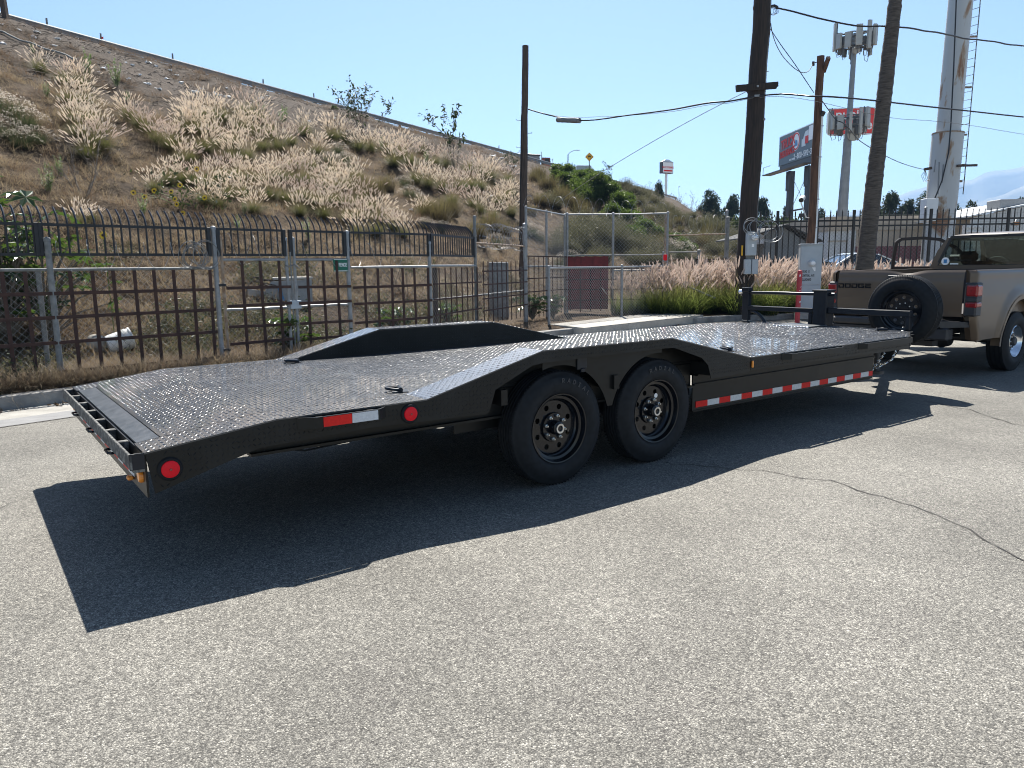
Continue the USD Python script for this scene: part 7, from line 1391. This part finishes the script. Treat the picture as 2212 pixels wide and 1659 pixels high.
for px, py, d, s, lab in ((20, 700, 10.6, 1.15, 'large castor bean plant with glossy lobed leaves at the left edge'), (95, 640, 10.8, 0.95, 'castor bean plant behind the leftmost galvanised post'), (-90, 650, 10.5, 1.3, 'castor bean plant reaching in from outside the left edge')):
    p = at(px, py, d); p[2] = float(hill_z(p[0], p[1])); place(CB, 'castor_bean', lab, 'plant', p, 0.7 * px, s)
for px, d, lab in ((850, 14.0, 'low leafy plant behind the lattice right of the gate'), (620, 11.7, 'vine-like leafy plant at the foot of the gate posts'), (1150, 18.6, 'dark leafy plant at the corner of the lattice fence'), (1195, 18.8, 'leafy plant with pale blooms left of the red sheet'), (960, 15.5, 'leafy plant behind the panel turned away from the road')):
    p = at(px, 640, d); p[2] = float(hill_z(p[0], p[1])); place(CB2, 'leafy_plant', lab, 'plant', p, px, 0.75)
# sunflowers
def sunflower(t, px, py, d, s=0.06):
    p = at(px, py, d) - np.array(t); g = random.Random(int(px)); nrm = np.array([g.uniform(-.3, .3), -0.9, g.uniform(0, .4)]); nrm /= np.linalg.norm(nrm); a = np.cross(nrm, (0, 0, 1.0)); a /= np.linalg.norm(a); b = np.cross(a, nrm); mb = MB()
    for k in range(11):
        w = k * 2 * math.pi / 11; d_ = math.cos(w) * a + math.sin(w) * b; e = -math.sin(w) * a + math.cos(w) * b; mb.add([p + d_ * s * 0.25, p + d_ * s * 0.7 + e * s * 0.2, p + d_ * s * 1.15 + nrm * 0.004, p + d_ * s * 0.7 - e * s * 0.2], [(0, 1, 2), (0, 2, 3)])
    f = obj('flower_head', mb, 'petal_yellow', CUR); obj('flower_centre', MB().tm(trimesh.creation.icosphere(1, s * 0.36), np.block([[np.eye(3), (p + nrm * 0.006).reshape(3, 1)], [np.zeros((1, 3)), np.ones((1, 1))]])), 'flower_eye', f)
    return p
b = hit(395, 452); CUR = thing('sunflower_plant', 'wild sunflower plant with small yellow heads above the iron fence', 'plant', b); g = np.random.default_rng(160); mb = MB()
for px, py in ((389, 400), (370, 414), (382, 441), (333, 412), (442, 427), (312, 425), (395, 461), (425, 365), (288, 416), (378, 430)):
    q = sunflower(b, px, py, b[1] - 0.5, 0.065); mb.tube([(g.uniform(-.1, .1), 0, 0), q * 0.5 + (0, 0, 0.1), q], [0.008, 0.006, 0.004], 4)
obj('stems', mb, 'weed_green', CUR); obj('leaves', leaf_cloud(240, 0.10, 161, lambda g, n: (np.column_stack([g.normal(0, 0.75, n), g.normal(0, .3, n), np.abs(g.normal(0.35, 0.3, n))]), g.normal(0, 1, (n, 3)))), 'bush_dark', CUR)
b = at(228, 520, 11.2); CUR = thing('sunflower_plant', 'single wild sunflower seen through the black iron pickets', 'plant', (b[0], b[1], float(hill_z(b[0], b[1])))); q = sunflower((b[0], b[1], float(hill_z(b[0], b[1]))), 223, 508, 11.0, 0.06); obj('stems', MB().tube([(0, 0, 0), q], 0.006, 4), 'weed_green', CUR)
# planter grass on the right
g = np.random.default_rng(170); grp = []
for X in np.arange(1345, 1800, 21): grp.append((X, g.uniform(20.2, 21.4)))
for X in np.arange(1400, 1800, 27): grp.append((X, g.uniform(21.2, 22.0)))
for X, d in grp:
    if 1700 < X < 1790: d = 21.3 + 0.3 * (d - 20.2)
    a = colx(X); d = (20.35 + 0.35 * (d - 20.2)) if X < 1440 else d + 0.1; s = g.uniform(0.85, 1.12) * (0.85 if X < 1370 else 1.0 if X < 1440 else 1.12); lab = ('plume grass clump between the low chain-link fence and the meter cabinet', 'plume grass in the planter by the road') if X < 1735 else ('plume grass clump between the meter cabinet and the truck', 'plume grass beside the truck')
    place(PG[int(g.integers(3))], 'plume_grass', lab[0], 'grass', (a * d, d, 0.12), g.uniform(-0.4, 0.4), (s, s, s), lab[1])
for X in np.arange(1800, 2120, 17):
    d = g.uniform(20.7, 21.4); a = colx(X); s = g.uniform(0.9, 1.1); place(PG[int(g.integers(3))], 'plume_grass', 'plume grass clump behind the truck bed under the picket fence', 'grass', (a * d, d, 0.15), g.uniform(-.4, .4), (s, s, s * 1.0), 'plume grass behind the truck')
p = onz(1533, 678, 0.16); place(LIME, 'green_tuft', 'bright lime green tuft at the kerb in front of the plume grass', 'grass', (p[0], p[1] + 0.35, 0.14), 0, 1.1)
# dry grass covering the slope and the verge
TU = []
for k in range(6):
    mt = ('straw', 'straw', 'straw_dark', 'dead_grey', 'straw', 'straw_dark')[k]; TU.append((blades(34, 0.3, 0.30, 180 + k, lean=1.0, w=0.0035, segs=2, base=0.16, droop=0.7, up=0.25), mt))
g = np.random.default_rng(190); N = 15000; X = g.uniform(-120, 1720, N); t = g.uniform(0, 1, N) ** 1.7
d0 = np.interp(X, TOE[:, 0], TOE[:, 1]) - 1.2; d1 = np.interp(X, RIDGE[:, 0], RIDGE[:, 1]); d = d0 + (d1 - d0) * t; x = (X - PW / 2) * math.cos(PITCH) / FPX * d; z = hill_z(x, d)
dens = meshkit.noise(np.stack([x * 0.35, d * 0.35, x * 0], -1), 8); keep = (dens > 0.22 + 0.25 * (t > 0.5)) & ((X < 1440) | (t > 0.02)); x, d, z, t = x[keep], d[keep], z[keep], t[keep]
up_ = t > 0.55; idx = np.where(up_, g.choice([2, 3, 3, 5], len(x)), g.choice([0, 1, 4, 4, 2, 5], len(x)))
instancer('dry_grass', TU, np.column_stack([x, d, z - 0.02]), g.uniform(0, 6.28, len(x)), g.uniform(0.6, 1.35, len(x)) * (0.75 + d / 60), idx, kind='stuff', label='dry straw-coloured grass covering the slope')
N = 3600; X = g.uniform(-200, 1190, N); kd = np.array([kerb_depth((q - PW / 2) * math.cos(PITCH) / FPX) for q in X]); d0 = np.interp(X, TOE[:, 0], TOE[:, 1]); d = kd + 0.12 + (d0 - kd - 0.1) * g.uniform(0, 1, N); x = (X - PW / 2) * math.cos(PITCH) / FPX * d
instancer('verge_grass', TU, np.column_stack([x, d, np.full(N, 0.14)]), g.uniform(0, 6.28, N), g.uniform(0.35, 0.9, N), g.choice([2, 5, 3, 5, 2, 4], N), kind='stuff', label='dry grass and litter along the verge behind the kerb')
WT = [(leaf_cloud(70, 0.05, 240 + k, lambda g, n: (np.column_stack([g.normal(0, 0.13, n), g.normal(0, 0.13, n), np.abs(g.normal(0.14, 0.12, n))]), g.normal(0, 1, (n, 3))), w=0.4), ('weed_dull', 'bush_dark', 'weed_dull')[k]) for k in range(3)] + [(blades(40, 0.3, 0.42, 250, lean=0.8, w=0.004, segs=2, base=0.14, droop=0.5), 'weed_dull')]
leaf('weed_dull', (0.06, 0.058, 0.032), (0.12, 0.11, 0.058), 0.3, 5)
N = 1500; X = g.uniform(-60, 1180, N); d0 = np.interp(X, TOE[:, 0], TOE[:, 1]); d = d0 + g.uniform(-0.9, 1.0, N) ** 1 * 1.0 + 4.2 * g.uniform(0, 1, N) ** 2; x = (X - PW / 2) * math.cos(PITCH) / FPX * d; z = hill_z(x, d)
keep = meshkit.noise(np.stack([x * 0.8, d * 0.8, x * 0], -1), 21) > np.where(X < 480, 0.66, 0.56); x, d, z = x[keep], d[keep], z[keep]
instancer('low_weeds', WT, np.column_stack([x, d, z - 0.01]), g.uniform(0, 6.28, len(x)), g.uniform(0.5, 1.2, len(x)), g.integers(0, 4, len(x)), kind='stuff', label='low grey-green weeds behind the fences')
pts = []
for X in np.arange(1340, 1650, 15):
    y0 = np.interp(X, [1330, 1400, 1450, 1500, 1550, 1600, 1650], [400, 425, 448, 470, 492, 512, 535])
    for k in range(3): pts.append((X + g.uniform(-8, 8), y0 + 4 + g.uniform(0, 1) * (530 - y0) * 0.9, g.uniform(26, 46)))
scatter([GB, BR[1], GB], 'slope_brush', 'shrub', [('dull brown-green brush covering the far end of the hill', 'brush covering the far end of the hill', pts)], 1.6, 260)
pts = [(g.uniform(1205, 1600), 0, 0) for k in range(46)]; pts = [(X, g.uniform(500, 580 - max(0, X - 1480) * 0.1), g.uniform(48, 85)) for X, _, _ in pts]
scatter([GB, GB, BR[1], BW[0]], 'low_scrub', 'shrub', [('grey-green scrub low on the slope behind the chain-link bays', 'scrub behind the chain-link bays', pts)], 1.6, 270)
# distant trees
def pine(seed, H=10.0):
    g = np.random.default_rng(seed); tr_ = MB().tube([(0, 0, 0), (0.1, 0, H * 0.5), (0, 0.1, H * 0.95)], [0.28, 0.18, 0.04], 8); spec = []
    for k in range(24):
        h = g.uniform(0.56, 0.98); r = (1 - h) / 0.42 * 0.17 * H + 0.25; az = g.uniform(0, 6.28); q = g.uniform(0.3, 1.0) * r; spec.append((q * math.cos(az), q * math.sin(az), h * H, g.uniform(0.5, 1.0)))
        tr_.tube([(0, 0, h * H - 0.4), (q * math.cos(az), q * math.sin(az), h * H)], [0.06, 0.02], 4)
    return [('trunk', tr_, 'twig'), ('crown', leaf_cloud(5200, 0.34, seed + 1, lobes(spec, 0.2, 0.5), w=0.5), 'pine_needle')]
PN = [kind(f'pine_tree_{"abc"[k]}', pine(210 + 3 * k)) for k in range(3)]; BT = kind('bare_tree', stalky(220, 6, 7.0, 2.6, 160, 0.25, 1.0, 'dead_grey'))
TREES = [(1424, 405, 34, 100, 'small dark conifer on the skyline left of the storage pole sign'), (1537, 418, 62, 120, 'largest dark pine left of the big pole'), (1582, 428, 46, 130, 'dark pine touching the left side of the big pole'), (1646, 436, 46, 125, 'pine just right of the big pole foot'), (1560, 455, 30, 120, 'low dark conifer between the two pines left of the big pole'),
         (1512, 452, 30, 118, 'low dark conifer left of the largest pine'), (1700, 452, 30, 150, 'small distant tree under the billboard'), (1775, 455, 30, 150, 'distant tree left of the cell tower foot'), (1884, 436, 50, 120, 'pine partly hidden by the palm trunk'), (1928, 425, 58, 115, 'tall pine right of the palm trunk'), (1900, 450, 40, 118, 'low pine between palm trunk and the tall pine'), (1962, 438, 46, 120, 'pine left of the white sign column'), (1948, 452, 32, 118, 'small pine between the two taller pines'), (2002, 418, 60, 118, 'dark pine peeking out left of the white sign column'), (2034, 455, 34, 118, 'pine hidden behind the white sign column'), (2062, 448, 40, 110, 'small tree right of the white sign column'), (2103, 440, 50, 112, 'pine above the white building roof'), (2206, 434, 40, 105, 'pine at the right edge above the roof unit')]
for k, (X, yt, hp, D, lab) in enumerate(TREES):
    top = at(X, yt, D); H = max(top[2], 3.0); place(PN[k % 3], 'pine_tree', lab, 'tree', (top[0], D, 0.0), k * 1.3, (hp / FPX * D / 4.4, hp / FPX * D / 4.4, H / 10.0))
p = at(1487, 425, 110); place(BT, 'bare_tree', 'pale leafless tree at the end of the hill', 'tree', (p[0], 110, p[2] - 6.5), 0.4, (0.8, 0.8, 1.1))
FB = kind('far_bush', [('foliage', leaf_cloud(2600, 0.08, 230, lobes([(0, 0, 0.5, 0.5), (0.4, 0.1, 0.35, 0.38), (-0.45, 0, 0.4, 0.36), (0.1, -0.3, 0.7, 0.3)], 0.15, 0.4)), 'bush_dark')])
for k, X in enumerate((1590, 1630, 1680, 1725, 1790, 2080)):
    D = 70 + 3 * k; p = at(X, 478, D); place(FB, 'far_bush', ['leftmost low dark bush beyond the fences, right of the hill', 'low dark bush behind the foot of the big pole', 'low dark bush behind the shed left of the billboard posts', 'low dark bush between the billboard posts', 'low dark bush left of the cell tower foot', 'low dark bush right of the white sign column'][k], 'bush', (p[0], D, 0.0), k, (3.2, 3.2, p[2] / 1.0), 'far bushes behind the picket fence')
# ---------------------------------------------------------------- small things on the slope and behind the fence
b = at(262, 775, 10.9); t = thing('plastic_bucket', 'white plastic bucket lying on its side in the dry grass behind the lattice', 'bucket', (b[0], b[1], float(hill_z(b[0], b[1])) + 0.13), math.radians(25))
obj('shell', MB().lathe([(0.0, -0.17), (0.125, -0.17), (0.13, -0.16), (0.145, 0.10), (0.155, 0.10), (0.155, 0.115), (0.147, 0.115), (0.149, 0.15), (0.16, 0.15), (0.16, 0.17), (0.15, 0.172), (0.13, -0.14), (0.0, -0.14)], (0, 0, 0), (0.95, 0.2, 0.25), n=32), 'white_plastic', t, smooth=35)
for q in (0.085, 0.06): obj('rim_band', MB().lathe([(0.149, q), (0.156, q), (0.156, q + 0.01), (0.149, q + 0.01)], (0, 0, 0), (0.95, 0.2, 0.25), n=32, closed=True), 'white_plastic', t)
b = at(213, 785, 10.8); t = thing('white_rock', 'rough whitish rock beside the white bucket', 'rock', (b[0], b[1], float(hill_z(b[0], b[1])) + 0.08)); m = trimesh.creation.icosphere(3, 0.13); v = np.array(m.vertices); v *= (0.8 + 0.4 * meshkit.fbm(v * 9, 3))[:, None] * np.array([1.1, 0.8, 1.0])
obj('stone', MB().add(v, m.faces), 'concrete', t)
t = thing('concrete_box', 'broken grey concrete box behind the gate', 'box', (*(at(606, 640, 14.2)[:2]), 0.82), math.radians(20)); z = at(610, 605, 14.2)[2] - 0.82; w = 0.58
obj('front_wall', MB().prism(Polygon([(-w, 0), (w, 0), (w, z), (-0.15, z - 0.02), (-0.28, z - 0.2), (-0.5, z - 0.16), (-w, z - 0.1)]), ((0, 0, 0), (1, 0, 0), (0, 0, 1), (0, -1, 0)), 0.07), 'grey_concrete', t)
obj('side_wall', MB().box(-w, -w + 0.07, 0.0, 1.0, 0, z - 0.12), 'grey_concrete', t); obj('side_wall', MB().box(w - 0.07, w, 0.0, 1.0, 0, z - 0.01), 'grey_concrete', t); obj('lid', MB().cbox(-0.1, w + 0.03, 0.005, 1.0, z + 0.002, z + 0.05, 0.01), 'concrete', t)
mb = MB(); g = random.Random(2)
for k in range(9): p = np.array([g.uniform(-.7, 0.0), g.uniform(-.15, .2), z + g.uniform(-.08, .06)]); mb.bar(p, p + np.array([g.uniform(.1, .4), g.uniform(-.1, .1), g.uniform(-.12, .05)]), 0.05, 0.02)
obj('debris', mb, 'wood_grey', t); obj('blue_rag', MB().bar((-0.02, -0.09, z - 0.14), (0.05, -0.10, z - 0.42), 0.06, 0.01, up=(0, 1, 0)), 'print_blue', t)
b = at(1084, 640, 19.6); t = thing('utility_cabinet', 'grey utility cabinet behind the lattice left of the bare pole', 'cabinet', (b[0], b[1], 0.15), math.radians(30)); z = at(1084, 566, 19.6)[2] - 0.15
obj('body', MB().cbox(-0.22, 0.22, 0, 0.3, 0, z, 0.02), 'galv_dull', t); obj('door', MB().cbox(-0.19, 0.19, -0.012, 0.0, 0.06, z - 0.06, 0.005), 'galv_dull', t)
mb = MB(); a_, b_ = hit(-30, 60), hit(168, 135); n = 16
pts = [a_ + (b_ - a_) * k / n for k in range(n + 1)]; pts = [np.array([q[0], q[1], float(hill_z(q[0], q[1])) + 0.10]) for q in pts]; t = thing('drain_pipe', 'thin pale pipe lying along the top of the slope at the upper left', 'pipe', pts[0]); obj('tube', MB().tube([q - pts[0] for q in pts], 0.035, 8), 'galv_dull', t, smooth=40)
p = at(8, 50, 34); t = thing('sign_post', 'slanting dark wooden post cut by the upper left corner', 'post', (p[0], 34.2, 12.3)); obj('post', MB().bar((0, 0, -0.3), at(-4, -60, 34.2) - (p[0], 34.2, 12.3), 0.2, 0.2, up=(0, 1, 0)), 'wood_grey', t)
g = np.random.default_rng(300)
zones = (('scrap of white litter on the grey upper slope', 'litter on the upper slope', [(x / 3.0, y / 3.0) for x, y in ((120, 200), (215, 245), (350, 300), (20, 288), (10, 160), (240, 213), (370, 255), (705, 343), (670, 450), (835, 525), (950, 545), (905, 490), (810, 410), (860, 425), (1010, 432), (1100, 460), (1140, 495), (1170, 540), (1080, 515), (1430, 660), (1410, 620), (1310, 580), (1390, 605), (1470, 575), (1470, 633), (1690, 645), (1730, 625), (2000, 790), (2080, 815), (2170, 770), (1330, 690), (1260, 600), (960, 410), (1020, 580), (640, 470))]),
         ('scrap of white litter below the guardrail near the bare pole', 'litter below the guardrail', [(737.3 + x / 3.0, y / 3.0) for x, y in ((860, 1000), (1040, 1030), (1110, 1085), (740, 925), (1010, 1040), (970, 1275), (450, 1365), (980, 1020))]))
for lab, grp, P in zones:
    for px, py in P:
        p = hit(px, py); s = g.uniform(0.04, 0.13) * p[1] / 30; m = trimesh.creation.icosphere(1, 1.0); v = np.array(m.vertices) * np.array([g.uniform(0.8, 2.0), g.uniform(0.6, 1.2), g.uniform(0.25, 0.6)]) * s; v += g.normal(0, s * 0.18, v.shape); a = g.uniform(0, 3.1); v = v @ np.array([[math.cos(a), math.sin(a), 0], [-math.sin(a), math.cos(a), 0], [0, 0, 1]])
        x = UsdGeom.Xform.Define(stage, free('/World', 'litter')); q = str(x.GetPath()); stage.RemovePrim(q); mpath = obj('litter', MB().add(v + p + (0, 0, s * 0.3), m.faces), 'litter_white'); tag(stage.GetPrimAtPath(mpath), lab, 'litter', grp)
# twigs and grey debris on the upper slope
mb = MB()
for k in range(1300):
    px, py = g.uniform(0, 900), 0; X = px; d1 = np.interp(X, RIDGE[:, 0], RIDGE[:, 1]); d0 = np.interp(X, TOE[:, 0], TOE[:, 1]); d = d0 + (d1 - d0) * g.uniform(0.5, 0.97); x = (X - PW / 2) * math.cos(PITCH) / FPX * d; p = np.array([x, d, float(hill_z(x, d)) + 0.04]); a = g.uniform(0, 3.14); L = g.uniform(0.15, 0.6)
    mb.tube([p, p + np.array([math.cos(a) * L * 0.5, math.sin(a) * 0.5 * L, g.uniform(0.0, 0.12)]), p + np.array([math.cos(a) * L, math.sin(a) * L, g.uniform(-.05, .12)])], [0.018, 0.013, 0.006], 3, cap=False)
obj('dead_twigs', mb, 'dead_grey', kind='stuff', label='grey dead twigs strewn over the upper slope')

# dead leaves and grit gathered along the gutter
g = np.random.default_rng(310); gl = LineString(KERB[1:5]); CH = [(leaf_cloud(6, 0.035, 320 + k, lambda g, n: (np.column_stack([g.normal(0, .05, n), g.normal(0, .05, n), np.abs(g.normal(0.006, .004, n))]), np.column_stack([g.normal(0, 1, n), g.normal(0, 1, n), g.normal(0, .1, n)])), w=0.5), ('straw_dark', 'dead_grey')[k]) for k in range(2)]
P = []
for k in range(420):
    q = gl.interpolate(g.uniform(0.60, 1.0), normalized=True); o = 0.02 + abs(g.normal(0, 0.14)); P.append((q.x + o * 0.72, q.y - o * 0.69, 0.006))
instancer('gutter_leaves', CH, np.array(P), g.uniform(0, 6.28, len(P)), g.uniform(0.5, 1.5, len(P)), g.integers(0, 2, len(P)), kind='stuff', label='dead leaves and grit along the gutter')
